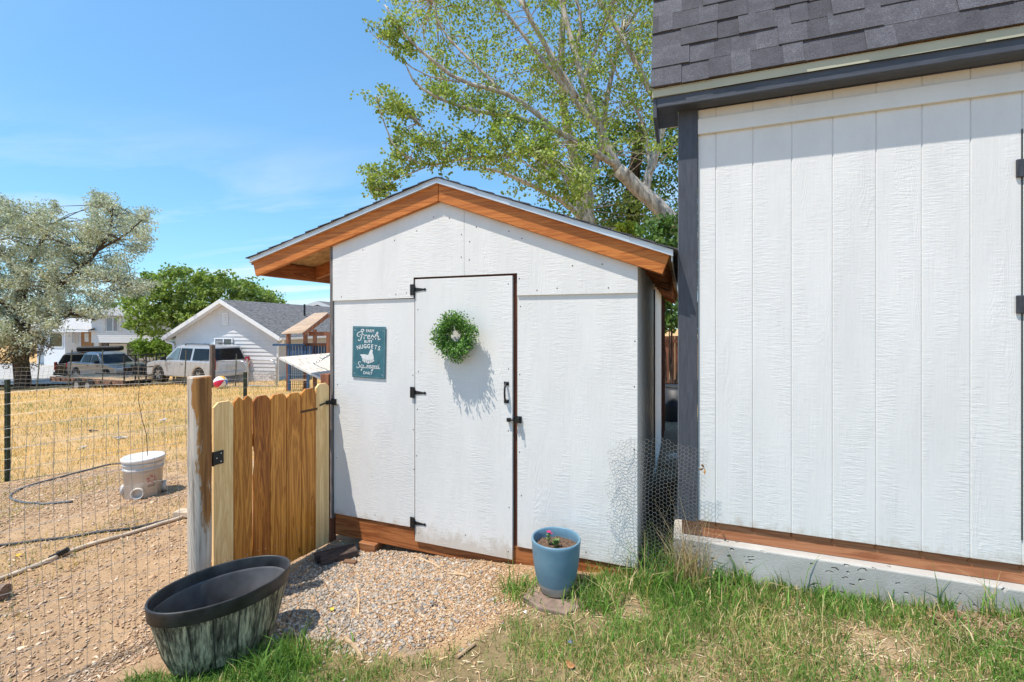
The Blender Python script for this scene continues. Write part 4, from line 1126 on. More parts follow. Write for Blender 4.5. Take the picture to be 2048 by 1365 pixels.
for k in range(3):
    a = R(100 + 75 * k); 
    m.add([lc + Vector((0, 0, 0)), lc + Vector((0.02 * math.cos(a), -0.012, 0.02 * math.sin(a))), lc + Vector((0.036 * math.cos(a + .35), -0.018, 0.036 * math.sin(a + .35))), lc + Vector((0.02 * math.cos(a + .8), -0.004, 0.02 * math.sin(a + .8)))], [(0, 1, 2, 3)])
props(m.build('dead_leaf', plain('tan_dead_leaf', (0.42, 0.22, 0.08), 0.7, 0.3, 40), None), 'curled tan dead leaf caught on the chicken wire', 'leaf')

# ------------------------------------------------------------------ things lying in the yard
def bucket():
    p = gp(287, 990)
    b = thing('feeder_bucket', 'white plastic bucket with lid and side feeding port in the yard', 'bucket', (p.x, p.y, ground_z(p.x, p.y) - 0.01))
    c = b.location
    k = 1.12
    M_PL = plain('off_white_bucket_plastic', (0.62, 0.57, 0.52), 0.4, 0.08, 6)
    MB().lathe([(0.0, 0), (0.125 * k, 0), (0.13 * k, 0.005), (0.143 * k, 0.25 * k), (0.150 * k, 0.252 * k), (0.150 * k, 0.268 * k), (0.144 * k, 0.27 * k), (0.145 * k, 0.295 * k), (0.152 * k, 0.297 * k), (0.152 * k, 0.308 * k), (0.146 * k, 0.31 * k), (0.147 * k, 0.33 * k)], 40, c).build('pail', M_PL, b, smooth=True)
    MB().lathe([(0.150 * k, 0.322 * k), (0.158 * k, 0.324 * k), (0.158 * k, 0.352 * k), (0.152 * k, 0.358 * k), (0.142 * k, 0.358 * k), (0.138 * k, 0.352 * k), (0.0, 0.352 * k)], 40, c).build('lid', plain('white_lid_plastic', (0.70, 0.68, 0.66), 0.4, 0.05), b, smooth=True)
    view = (Vector((0, 0, 0)) - Vector((c.x, c.y, 0))).normalized(); side = Vector((-view.y, view.x, 0))
    def port(ang, z):
        d = (view * math.cos(ang) + side * math.sin(ang)); a = c + d * 0.12 + Vector((0, 0, z)); e = a + d * 0.062
        m = MB(); x = Vector((-d.y, d.x, 0)); up = Vector((0, 0, 1))
        rings = [(0.048, a), (0.048, e - d * 0.025), (0.055, e - d * 0.024), (0.055, e), (0.044, e), (0.040, e - d * 0.05)]
        n = 20
        for r_, q in rings: m.v += [tuple(q + x * r_ * math.cos(t) + up * r_ * math.sin(t)) for t in np.linspace(0, 2 * math.pi, n, endpoint=False)]
        for i in range(len(rings) - 1):
            for j in range(n): m.f.append((i * n + j, i * n + (j + 1) % n, (i + 1) * n + (j + 1) % n, (i + 1) * n + j))
        return m.build('feed_port', M_PL, b, smooth=True)
    port(R(-16), 0.075); port(R(88), 0.07); port(R(-120), 0.07)
    # red round print
    m = MB()
    ce = R(24)
    def S_(ang, z): 
        d = view * math.cos(ang) + side * math.sin(ang); r_ = (0.13 + 0.013 * z / 0.25) * k + 0.0045; return c + d * r_ + Vector((0, 0, z))
    for q in range(6):
        a0 = q * math.pi / 3
        pts = [(0.016, a0), (0.040, a0 + 0.5), (0.043, a0 + 1.0), (0.030, a0 + 0.9)]
        m.add([S_(ce + r_ * math.cos(t) / 0.15, 0.19 + r_ * math.sin(t)) for r_, t in pts], [(0, 1, 2, 3)])
    m.build('round_print', plain('faded_red_print', (0.48, 0.14, 0.16), 0.5), b)
    m = MB()
    for q in range(6):
        for z0, z1 in ((0.118, 0.122), (0.132, 0.136)):
            m.add([S_(ce - 0.22 + q * 0.075, z0), S_(ce - 0.22 + q * 0.075 + 0.055, z0), S_(ce - 0.22 + q * 0.075 + 0.055, z1), S_(ce - 0.22 + q * 0.075, z1)], [(0, 1, 2, 3)])
        m.add([S_(ce - 0.22 + q * 0.075, .118), S_(ce - 0.22 + q * 0.075 + 0.016, .118), S_(ce - 0.22 + q * 0.075 + 0.016, .136), S_(ce - 0.22 + q * 0.075, .136)], [(0, 1, 2, 3)])
    m.build('lettering', plain('dark_print', (0.12, 0.10, 0.10), 0.5), b)
    m = MB(); m.tube([S_(a, 0.285 * k) + Vector((0, 0, -0.05 * math.sin((a + 1.5) / 3 * math.pi))) for a in np.linspace(-1.5, 1.5, 16)], 0.002, 5)
    m.build('bail', M_STEEL, b)
    return b
bucket()
def ground_line(pix, lift=0.012, n=6):
    q = catmull([(gp(u, v).x, gp(u, v).y) for u, v in pix], n)
    return [Vector((p.x, p.y, float(ground_z(p.x, p.y)) + lift)) for p in q]
M_HOSE = plain('dusty_black_hose', (0.045, 0.047, 0.055), 0.55, 0.3, 20)
h1 = MB().tube(ground_line([(-60, 1100), (40, 1088), (150, 1075), (260, 1060), (350, 1040), (378, 1030)]), 0.011, 8).build('black_pipe', M_HOSE, None, smooth=True)
props(h1, 'black irrigation pipe lying straight across the yard beside the pale pole', 'pipe')
h2 = MB().tube(ground_line([(145, 1006), (80, 1010), (35, 1006), (20, 994), (40, 980), (100, 962), (160, 946), (215, 932), (252, 928)]), 0.010, 8).build('garden_hose', plain('grey_garden_hose', (0.12, 0.125, 0.135), 0.5, 0.3, 20), None, smooth=True)
props(h2, 'grey garden hose curled in a loop left of the bucket', 'hose')
pv = MB().tube(ground_line([(-60, 1185), (60, 1142), (150, 1105), (260, 1070), (372, 1036)], 0.016), 0.015, 8).build('pale_pole', plain('weathered_pale_pole', (0.58, 0.47, 0.36), 0.7, 0.2, 12), None, smooth=True)
props(pv, 'long pale wooden pole lying on the dirt of the yard', 'pole')
p = gp(372, 1034); q = gp(340, 1034)
m = MB().obox((p.x, p.y, ground_z(p.x, p.y) + 0.03), (0.17, 0.09, 0.045), Matrix.Rotation(R(20), 3, 'Z'))
props(m.build('wood_offcut', plain('pale_wood_offcut', (0.60, 0.46, 0.33), 0.8, 0.15, 14), None, bevel=0.003), 'pale wood offcut at the end of the pole by the log post', 'wood scrap')
p = gp(118, 1118)
m = MB(); gzp = float(ground_z(p.x, p.y))
m.obox((p.x, p.y, gzp + 0.03), (0.12, 0.03, 0.035), Matrix.Rotation(R(40), 3, 'Z') @ Matrix.Rotation(R(-25), 3, 'Y'))
props(m.build('broken_tool', M_IRON, None, bevel=0.004), 'small black broken tool resting on the pale pole', 'tool')
p = gp(0, 1200)
gzp = float(ground_z(p.x, p.y))
m = MB().tube([(p.x - 0.2, p.y - 0.10, gzp + 0.04), (p.x + 0.0, p.y, gzp + 0.045), (p.x + 0.03, p.y + 0.015, gzp + 0.045)], 0.045, 12)
props(m.build('log_piece', plain('grey_log_bark', (0.22, 0.155, 0.115), 0.9, 0.3, 16, (1, 6, 6), 0.5), None), 'short grey log end poking into view at the far left', 'log')
# tall dry stalk
p = gp(300, 915)
pts_ = [at(300, 905, 4.6), at(293, 870, 4.6), at(283, 835, 4.6), at(277, 800, 4.6), at(279, 770, 4.6), at(280, 745, 4.6)]
pts_[0].z = gz(pts_[0].x, pts_[0].y)
m = MB().tube(pts_, [0.004, 0.004, 0.0035, 0.003, 0.0025, 0.0015], 5)
stk = thing('dry_stalk', 'single tall dry weed stalk standing behind the bucket', 'weed', pts_[0])
m.build('stem', plain('dry_stem', (0.16, 0.11, 0.06), 0.8), stk)
m = MB()
for i in range(6):
    b = pts_[1].lerp(pts_[5], i / 6); m.tube([b, b + Vector((random.uniform(-.06, .06), 0, random.uniform(.02, .07)))], 0.0012, 4)
m.build('twigs', MATS['dry_stem'], stk, kind='stuff')
# litter on the ground
for u, v, lab, c, s_ in ((290, 1248, 0, 0, 0),):
    pass
def leaf_obj(u, v, c, size, label, name='fallen_leaf', cat='leaf', rz=0.0):
    p = gp(u, v); z = float(ground_z(p.x, p.y)) + 0.02
    m = MB(); n = 8
    ring = [Vector((size * math.cos(a), size * 0.7 * math.sin(a), 0.006 * math.sin(2 * a))) for a in np.linspace(0, 2 * math.pi, n, endpoint=False)]
    rm = Matrix.Rotation(rz, 3, 'Z') @ Matrix.Rotation(R(18), 3, 'X')
    top_ = [p.xy.to_3d() + Vector((0, 0, z)) + rm @ k for k in ring]
    bot = [k - Vector((0, 0, 0.0015)) for k in top_]
    m.add(top_ + bot, [tuple(range(n)), tuple(range(2 * n - 1, n - 1, -1))] + [(i, n + i, n + (i + 1) % n, (i + 1) % n) for i in range(n)])
    props(m.build(name, plain('litter_%d_%d' % (u, v), c, 0.7, 0.25, 40), None), label, cat)
leaf_obj(664, 1226, (0.62, 0.50, 0.07), 0.016, 'small bright yellow leaf lying on the gravel near the tub')
leaf_obj(1936, 1216, (0.60, 0.58, 0.22), 0.028, 'pale yellow leaf propped in the grass by the footing', rz=1.0)
leaf_obj(38, 1115, (0.60, 0.36, 0.03), 0.022, 'orange-yellow leaf on the dirt left of the broken black tool')
leaf_obj(1140, 1335, (0.42, 0.20, 0.08), 0.030, 'curled brown leaf lying in the front lawn', rz=2.2)
leaf_obj(1140, 1291, (0.12, 0.17, 0.36), 0.014, 'small scrap of blue plastic on the bare lawn', 'plastic_scrap', 'litter', 0.5)
leaf_obj(1050, 1236, (0.75, 0.74, 0.72), 0.012, 'tiny white feather lying on the dirt in front of the pot', 'feather', 'feather', 0.2)
for i, (a, b, r_, lab) in enumerate([((712, 1175), (716, 1235), 0.006, 'short brown stick pointing at the viewer on the gravel'), ((775, 1212), (816, 1204), 0.006, 'pale stick lying crosswise in the middle of the gravel'),
                               ((895, 1150), (940, 1158), 0.007, 'pale stick lying on the shavings before the coop door'), ((690, 1285), (725, 1330), 0.011, 'thick splintered bark piece at the edge of the lawn'),
                               ((915, 1320), (950, 1293), 0.008, 'pale twig lying in the thin grass in front of the coop'), ((1520, 1318), (1640, 1330), 0.0022, 'long thin straw lying on the grass before the footing'),
                               ((820, 1112), (880, 1138), 0.005, 'curved pale bark strip under the coop door')]):
    m = MB().tube(ground_line([a, ((a[0] + b[0]) / 2 + 4, (a[1] + b[1]) / 2 - 3), b], r_ + 0.004, 3), r_, 6)
    props(m.build('stick', plain('stick_wood', (0.48, 0.33, 0.20), 0.85, 0.3, 30, random_=0.2), None), lab, 'stick')

# ------------------------------------------------------------------ loose ground cover
def scatter_poly(n, poly, seed):
    r = np.random.default_rng(seed); P = np.array(poly); lo, hi = P.min(0), P.max(0); out = []
    tot = 0
    while tot < n:
        q = r.uniform(lo, hi, (n * 2, 2)); q = q[in_poly(q[:, 0], q[:, 1], poly)]; out.append(q); tot += len(q)
    return np.concatenate(out)[:n]
def rock_mesh(name, P, size, cols, flat_=0.55, seed=1):
    r = np.random.default_rng(seed); n = len(P)
    base = np.array([(1, 0, 0), (0, 1, 0), (-1, 0, 0), (0, -1, 0), (0, 0, 1), (0, 0, -1), (.6, .6, .5), (-.6, .5, .55)])[:6]
    V = base[None] * r.uniform(0.55, 1.15, (n, 6, 1)) * size[:, None, None]
    V[:, :, 2] *= flat_
    a = r.uniform(0, 6.28, n); t_ = r.normal(0, 0.4, n)
    x = V[:, :, 0] * np.cos(a)[:, None] - V[:, :, 1] * np.sin(a)[:, None]; y = V[:, :, 0] * np.sin(a)[:, None] + V[:, :, 1] * np.cos(a)[:, None]
    z = V[:, :, 2] + x * np.tan(t_)[:, None] * 0.5
    V = np.stack([x, y, z], -1)
    zz = np.array(ground_z(P[:, 0], P[:, 1]))
    V += np.stack([P[:, 0], P[:, 1], zz + size * 0.18], -1)[:, None, :]
    F = [(0, 1, 4), (1, 2, 4), (2, 3, 4), (3, 0, 4), (1, 0, 5), (2, 1, 5), (3, 2, 5), (0, 3, 5)]
    return quads_mesh(name, V, 6, F, cols)
M_STONE = vcol('stone_colour', 0.85, 0, 0.2)
r = np.random.default_rng(5)
P = scatter_poly(15000, GRAVEL, 5)
keep = r.random(len(P)) < np.clip(1.15 - 0.9 * np.clip((P[:, 0] + 1.9) / 0.6, 0, 1) + 0.1, 0.05, 1)
P = P[keep] + r.normal(0, 0.035, (int(keep.sum()), 2)) * (1 + 3 * (r.random((int(keep.sum()), 1)) < 0.12))
P = P[P[:, 1] < 3.05]
pal = np.array([(0.36, 0.31, 0.26), (0.44, 0.36, 0.28), (0.27, 0.255, 0.24), (0.52, 0.45, 0.38), (0.46, 0.30, 0.18), (0.18, 0.155, 0.135)])
cols = pal[r.choice(6, len(P), p=[.28, .22, .2, .1, .14, .06])] * r.uniform(0.85, 1.15, (len(P), 1))
o = link('gravel', rock_mesh('gravel', P, np.minimum(r.gamma(3, 0.0026, len(P)) + 0.0025, 0.022), cols, seed=6), M_STONE)
props(o, 'loose grey and tan gravel strewn between tub, gate and coop', 'gravel', kind='stuff')
def chips(name, P, Ls, Ws, cols, seed, lift=0.004):
    r = np.random.default_rng(seed); n = len(P)
    a = r.uniform(0, 6.28, n); d = np.stack([np.cos(a), np.sin(a), r.normal(0, .22, n)], -1); s_ = np.stack([-np.sin(a), np.cos(a), r.normal(0, .3, n)], -1)
    up = np.array((0, 0, 1.0))
    c = np.stack([P[:, 0], P[:, 1], np.array(ground_z(P[:, 0], P[:, 1])) + lift + Ws * 0.25], -1)
    L, w = Ls[:, None], Ws[:, None]; h = w * 0.22
    V = np.stack([c - d * L - s_ * w * .6 - up * h, c + d * L * .9 - s_ * w - up * h, c + d * L + s_ * w * .5 - up * h, c - d * L * .8 + s_ * w - up * h,
                  c - d * L - s_ * w * .6 + up * h, c + d * L * .9 - s_ * w + up * h, c + d * L + s_ * w * .5 + up * h, c - d * L * .8 + s_ * w + up * h], 1)
    return quads_mesh(name, V, 8, [(4, 5, 6, 7), (0, 1, 5, 4), (1, 2, 6, 5), (2, 3, 7, 6), (3, 0, 4, 7)], cols)
P = np.concatenate([scatter_poly(2600, GRAVEL, 15), scatter_poly(6000, SHAVINGS, 16)]); P = P + r.normal(0, 0.05, P.shape) * (1 + 2 * (r.random((len(P), 1)) < 0.2)); P = P[P[:, 1] < 3.05]
pal = np.array([(0.55, 0.37, 0.22), (0.48, 0.30, 0.17), (0.60, 0.46, 0.31), (0.38, 0.22, 0.13)])
cols = pal[r.choice(4, len(P))] * r.uniform(0.8, 1.15, (len(P), 1))
o = link('wood_shavings', chips('wood_shavings', P, r.uniform(0.004, 0.014, len(P)), r.uniform(0.0015, 0.005, len(P)), cols, 17), M_STONE)
props(o, 'tan wood shavings scattered over the gravel before the coop door', 'wood shavings', kind='stuff')
P = scatter_poly(70000, YARD, 25); P = P[(P[:, 1] > 0.42 * -P[:, 0] - 0.75) & (P[:, 0] > -7.5)]
keep = (r.random(len(P)) < 0.25 + 0.75 * np.clip(fbm(P[:, 0], P[:, 1], 1.1, 61) * 3 - 1.2, 0, 1)) & (P[:, 0] < -2.86)
P = P[keep]
P = np.concatenate([P, scatter_poly(500, [(p.x, p.y) for p in W([(190, 1365), (330, 1300), (300, 1240), (240, 1290), (120, 1365)])], 27)])
pal = np.array([(0.50, 0.33, 0.20), (0.58, 0.40, 0.26), (0.36, 0.22, 0.135), (0.70, 0.54, 0.39), (0.44, 0.34, 0.25)])
cols = pal[r.choice(5, len(P), p=[.3, .3, .18, .14, .08])] * r.uniform(0.8, 1.15, (len(P), 1))
o = link('bark_mulch', chips('bark_mulch', P, r.gamma(2, 0.0036, len(P)) + 0.002, r.gamma(2, 0.0014, len(P)) + 0.0012, cols, 28), M_STONE)
props(o, 'brown bark mulch chips spread over the yard behind the wire fence', 'mulch', kind='stuff')

def blades(name, P, H, Wd, cols, seed, lean=0.6, base=None):
    r = np.random.default_rng(seed); n = len(P)
    a = r.uniform(0, 6.28, n); le = np.abs(r.normal(0, lean, n)) + 0.12
    d = np.stack([np.cos(a), np.sin(a), 0 * a], -1); s_ = np.stack([-np.sin(a), np.cos(a), 0 * a], -1)
    ba = r.uniform(0, 6.28, n); s_ = s_ * np.cos(ba)[:, None] + d * np.sin(ba)[:, None]
    z0 = np.array(ground_z(P[:, 0], P[:, 1])) - 0.006
    c = np.stack([P[:, 0], P[:, 1], z0], -1)
    H = H[:, None]; w = Wd[:, None]; le = le[:, None]
    up = np.array((0, 0, 1.0))
    k = 1 / np.sqrt(1 + le ** 2)
    m_ = c + up * H * 0.55 * np.sqrt(k) + d * H * le * 0.28 * k
    t_ = c + up * H * (0.95 * k) + d * H * le * 0.85 * k
    V = np.stack([c - s_ * w, c + s_ * w, m_ + s_ * w * 0.85, m_ - s_ * w * 0.85, t_ + s_ * w * 0.12, t_ - s_ * w * 0.12], 1)
    return quads_mesh(name, V, 6, [(0, 1, 2, 3), (3, 2, 4, 5)], cols)
M_GRASS = vcol('grass_colour', 0.55, 0.3, 0.25)
# mown lawn, thin and patchy
P = np.random.default_rng(35).uniform((-2.7, 0.85), (2.9, 3.06), (210000, 2)); P = P[soft_noise_mask(P[:, 0], P[:, 1], LAWN, 0.07, 71)]
P = P[((P[:, 1] - 0.35 * P[:, 0]) > 0.9)]
dens = fbm(P[:, 0], P[:, 1], 2.0, 77)
keep = r.random(len(P)) < np.clip(2.45 - dens * 3.6 - 1.1 * np.exp(-((P[:, 0] + 1.15) / 0.6) ** 2 - ((P[:, 1] - 2.15) / 0.42) ** 2), 0.07, 1.0)
hole = in_poly(P[:, 0], P[:, 1], [(pc.x + a * 1.02, pc.y + b * 1.02) for a, b in poly])
P = P[keep & ~hole]
extra = scatter_poly(1200, [(-2.5, 1.0), (-2.3, 1.5), (-2.0, 1.75), (-1.7, 1.8), (-1.2, 1.6), (-0.8, 1.9), (3, 2.4), (3, 0.9)], 36)
P = np.concatenate([P, extra[r.random(len(extra)) < np.clip(1.6 - fbm(extra[:, 0], extra[:, 1], 2.0, 77) * 2.2, 0.05, 1)]])
pal = np.array([(0.125, 0.250, 0.045), (0.18, 0.33, 0.060), (0.075, 0.165, 0.032), (0.27, 0.37, 0.09), (0.56, 0.43, 0.20), (0.66, 0.52, 0.30)])
pal_t = pal.copy()
dry = fbm(P[:, 0], P[:, 1], 1.6, 78)
ch = r.choice(4, len(P), p=[.36, .32, .2, .12]); ch = np.where(r.random(len(P)) < np.clip(dry * 2.2 - 1.02, 0.05, 0.36), 4 + r.integers(0, 2, len(P)), ch)
cols = pal[ch] * r.uniform(0.75, 1.25, (len(P), 1)) * (0.7 + 0.6 * fbm(P[:, 0], P[:, 1], 7, 79))[:, None]
o = link('lawn_grass', blades('lawn_grass', P, r.gamma(5, 0.0085, len(P)) * (0.6 + 0.9 * fbm(P[:, 0], P[:, 1], 5, 80)) + 0.014, r.uniform(0.0010, 0.0024, len(P)), cols, 37, 1.15), M_GRASS)
props(o, 'patchy green lawn grass mixed with dry straw in the foreground', 'grass', kind='stuff')
# rank grass along the footing and in the gap
q1 = np.stack([r.uniform(-0.5, 2.9, 5200), 3.02 - np.abs(r.normal(0, 0.14, 5200))], -1)
wgt = np.exp(-((q1[:, 0] - 0.0) / 0.42) ** 2) * 0.75 + 0.35 * (fbm(q1[:, 0], q1[:, 1], 3, 97) > 0.5)
q1 = q1[r.random(len(q1)) < np.clip(wgt, 0.04, 1)]
q2 = np.stack([r.uniform(-0.27, -0.03, 260), r.uniform(2.9, 3.4, 260)], -1)
q3 = np.stack([r.normal(-0.95, 0.08, 320), r.normal(2.68, 0.06, 320)], -1)
q4 = np.stack([r.normal(-0.52, 0.09, 420), r.normal(2.70, 0.07, 420)], -1)
P = np.concatenate([q1, q2, q3, q4])
H = np.concatenate([r.gamma(4, 0.030, len(q1)) * (0.62 + 0.35 * np.exp(-((q1[:, 0] + 0.05) / 0.35) ** 2)), r.gamma(5, 0.040, len(q2)), r.gamma(4, 0.022, len(q3)), r.gamma(4, 0.024, len(q4))]) + 0.02
H = np.minimum(H, 0.5)
ch = r.choice(6, len(P), p=[.3, .28, .16, .08, .09, .09]); cols = pal[ch] * r.uniform(0.85, 1.25, (len(P), 1))
o = link('tall_grass', blades('tall_grass', P, H, r.uniform(0.0016, 0.0042, len(P)), cols, 47, 0.85), M_GRASS)
props(o, 'rank tall green grass growing along the footing and shed gap', 'grass', kind='stuff')
# dry stems against the corner of the large shed
q = np.stack([r.normal(0.03, 0.05, 240), r.normal(3.0, 0.04, 240)], -1)
cols = np.array([(0.50, 0.36, 0.19), (0.40, 0.25, 0.13), (0.58, 0.46, 0.28)])[r.integers(0, 3, len(q))]
o = link('dead_weeds', blades('dead_weeds', q, r.gamma(6, 0.05, len(q)), r.uniform(0.0012, 0.0024, len(q)), cols, 48, 0.4), M_GRASS)
props(o, 'straw-coloured dead weeds bunched at the dark corner board', 'weeds', kind='stuff')
q = np.stack([r.uniform(1.2, 2.2, 1500), 2.98 - np.abs(r.normal(0, 0.12, 1500))], -1)
cols = np.array([(0.40, 0.26, 0.15), (0.30, 0.17, 0.10), (0.52, 0.40, 0.26)])[r.integers(0, 3, len(q))]
o = link('dead_thatch', chips('dead_thatch', q, r.uniform(0.02, 0.09, len(q)), r.uniform(0.0009, 0.002, len(q)), cols, 49, 0.012), M_STONE)
props(o, 'brown dead thatch piled against the footing at the right edge', 'thatch', kind='stuff')
# broadleaf clover and fresh grass round the tub
q = np.stack([r.normal(-1.92, 0.10, 620), r.normal(1.74, 0.10, 620)], -1)
q = np.concatenate([q, np.stack([r.normal(-2.12, 0.16, 1100), r.normal(1.36, 0.08, 1100)], -1)])
cols = np.array([(0.13, 0.25, 0.045), (0.18, 0.31, 0.06), (0.10, 0.19, 0.04)])[r.integers(0, 3, len(q))] * r.uniform(.8, 1.2, (len(q), 1))
o = link('tub_side_grass', blades('tub_side_grass', q, r.gamma(4, 0.018, len(q)) + 0.02, r.uniform(0.002, 0.0055, len(q)), cols, 50, 0.8), M_GRASS)
props(o, 'lush bright green grass and clover hugging the foot of the tub', 'grass', kind='stuff')
# dry field grass: nearer plants are drawn finer
n = 105000
rr2 = 5.2 * (6.2 ** r.random(n)); th2 = r.uniform(R(-78), R(-22), n) - 0
fx_, fy_ = rr2 * np.sin(th2), rr2 * np.cos(th2)
P = np.stack([fx_, fy_], -1)
P = P[(P[:, 0] < -3.2) & ~in_poly(P[:, 0], P[:, 1], YARD)]
P = P[r.random(len(P)) < np.clip(1.75 - 1.9 * fbm(P[:, 0], P[:, 1], 0.9, 143), 0.12, 1)]
rd = np.hypot(P[:, 0], P[:, 1])
gmask = np.clip(fbm(P[:, 0], P[:, 1], 0.55, 41) * 2.2 - 0.95, 0, 1)
isg = r.random(len(P)) < 0.20 + 0.50 * gmask
pal2 = np.array([(0.82, 0.54, 0.25), (0.74, 0.44, 0.18), (0.88, 0.68, 0.40), (0.62, 0.42, 0.20)])
cols = np.where(isg[:, None], np.array((0.23, 0.27, 0.10)) * r.uniform(.7, 1.3, (len(P), 1)), pal2[r.integers(0, 4, len(P))] * r.uniform(.8, 1.2, (len(P), 1)))
cols = cols * (0.72 + 0.55 * fbm(P[:, 0], P[:, 1], 1.3, 44))[:, None]
o = link('field_grass', blades('field_grass', P, (r.gamma(4, 0.012, len(P)) + 0.015) * (0.8 + rd / 22), 0.0011 * (0.55 + rd / 4.2), cols, 57, 1.1), M_GRASS)
props(o, 'golden dry field grass with green tufts running out to the parked cars', 'grass', kind='stuff')
q = scatter_poly(46000, YARD, 58); q = q[(q[:, 0] < -2.9) & (q[:, 1] > 0.3) & (fbm(q[:, 0], q[:, 1], 1.4, 66) + r.normal(0, .05, len(q)) > 0.52)]
cols = np.where((r.random(len(q)) < .35)[:, None], np.array((0.22, 0.26, 0.09)), np.array((0.72, 0.50, 0.24))) * r.uniform(.8, 1.2, (len(q), 1))
o = link('yard_weeds', blades('yard_weeds', q, r.gamma(3, 0.012, len(q)) + 0.01, r.uniform(0.0014, 0.003, len(q)), cols, 59, 1.2), M_GRASS)
props(o, 'sparse low weeds growing through the mulch round the bucket', 'weeds', kind='stuff')

# bits of pale debris lying out in the dry field
for i, (u, v, k) in enumerate(((182, 866, 0.05), (240, 878, 0.055), (165, 897, 0.035), (328, 842, 0.05), (1500 - 1360, 806, 0.03), (60, 830, 0.03))):
    p = gp(u, v); m = MB()
    for j in range(4): m.obox((p.x + random.uniform(-k, k) * 1.5, p.y + random.uniform(-k, k), ground_z(p.x, p.y) + 0.02 + 0.008 * j), (k * random.uniform(1.2, 2.2), k * random.uniform(.5, .9), 0.018), Matrix.Rotation(random.uniform(0, 3), 3, 'Z') @ Matrix.Rotation(random.uniform(-.3, .3), 3, 'X'))
    lab = ['grey crumpled bark heap lying in the dry field', 'pale crumpled scrap lying in the dry field above the hose', 'small whitish scrap at the near edge of the dry field', 'white scrap lying in the field left of the log post', 'small dark clod far out in the dry field', 'small grey scrap near the left steel post'][i]
    props(m.build('bark_scrap', plain('debris_%d' % i, [(0.24, 0.20, 0.17), (0.52, 0.49, 0.45), (0.6, 0.58, 0.55), (0.66, 0.64, 0.62), (0.12, 0.09, 0.07), (0.4, 0.37, 0.34)][i], 0.85, 0.3, 30), None, bevel=0.004), lab, 'scrap')

# thatch and litter on the worn patches of the lawn, ragged tufts at the footing
q = np.random.default_rng(88).uniform((-2.2, 0.9), (2.6, 3.0), (26000, 2)); q = q[soft_noise_mask(q[:, 0], q[:, 1], LAWN, 0.07, 71) & ((q[:, 1] - 0.35 * q[:, 0]) > 0.95)]
q = q[r.random(len(q)) < np.clip(fbm(q[:, 0], q[:, 1], 2.0, 77) * 3.2 - 1.25, 0.06, 1)]
q = q[~in_poly(q[:, 0], q[:, 1], [(pc.x + a * 1.02, pc.y + b * 1.02) for a, b in poly])]
cols = np.array([(0.62, 0.46, 0.26), (0.46, 0.30, 0.17), (0.74, 0.60, 0.40), (0.36, 0.22, 0.13)])[r.integers(0, 4, len(q))] * r.uniform(.8, 1.2, (len(q), 1))
o = link('lawn_thatch', chips('lawn_thatch', q, r.gamma(3, 0.006, len(q)) + 0.004, r.uniform(0.0008, 0.0026, len(q)), cols, 89, 0.006), M_STONE)
props(o, 'dry straw and leaf litter lying on the worn patches of the lawn', 'thatch', kind='stuff')
tu = []
for k in range(26):
    cx_, cy_ = r.uniform(-0.1, 2.6), 3.03 - abs(r.normal(0, 0.035)); tu.append(np.stack([r.normal(cx_, 0.025, 42), np.minimum(r.normal(cy_, 0.02, 42), 3.038)], -1))
q = np.concatenate(tu); hh = np.repeat(r.uniform(0.6, 1.7, 26), 42)
cols = pal_t[r.choice(6, len(q), p=[.28, .26, .2, .06, .1, .1])] * r.uniform(.8, 1.2, (len(q), 1))
o = link('footing_tufts', blades('footing_tufts', q, (r.gamma(5, 0.014, len(q)) + 0.02) * hh, r.uniform(0.0014, 0.0034, len(q)), cols, 90, 0.7), M_GRASS)
props(o, 'ragged tufts of grass standing against the concrete footing', 'grass', kind='stuff')

# ------------------------------------------------------------------ trees
def poly_sample(poly, n, r):
    P = np.array(poly, float); lo, hi = P.min(0), P.max(0); out = []; tot = 0
    while tot < n:
        q = r.uniform(lo, hi, (n * 3, 2)); q = q[in_poly(q[:, 0], q[:, 1], poly)]; out.append(q); tot += len(q)
    return np.concatenate(out)[:n]
def at_np(u, v, t):
    a, b = (u - 1024) / 913.0, (650 - v) / 913.0
    return np.stack([(a * CT - ST) * t, (a * ST + CT) * t, CAM_Z + b * t], -1)
def leaf_cloud(centres, radii, per, size, pal, r, droop=0.0, aspect=0.42, squash=0.8, tone=None, probs=None, stretch=0.9):
    n = len(centres); k = n * per
    ci = np.repeat(np.arange(n), per)
    off = r.normal(0, 1, (k, 3)); off /= np.linalg.norm(off, axis=1)[:, None]
    off *= (r.random(k) ** 0.45)[:, None] * radii[ci][:, None]
    ax_ = r.normal(0, 1, (n, 3)); ax_[:, 2] *= 0.7; ax_ /= np.linalg.norm(ax_, axis=1)[:, None]
    off = off * 0.72 + ax_[ci] * (np.sum(off * ax_[ci], 1))[:, None] * stretch
    off[:, 2] *= squash
    c = centres[ci] + off
    d = r.normal(0, 1, (k, 3)); d[:, 2] -= droop; d /= np.linalg.norm(d, axis=1)[:, None]
    s_ = np.cross(d, r.normal(0, 1, (k, 3))); s_ /= np.linalg.norm(s_, axis=1)[:, None]
    L = (size * r.uniform(0.7, 1.3, k))[:, None]; w = L * aspect
    V = np.stack([c, c + d * L * 0.45 + s_ * w, c + d * L, c + d * L * 0.45 - s_ * w], 1)
    pal = np.array(pal)
    cols = pal[r.choice(len(pal), k, p=probs)] * r.uniform(0.8, 1.2, (k, 1))
    if tone is not None: cols = cols * tone[ci][:, None]
    return V, cols
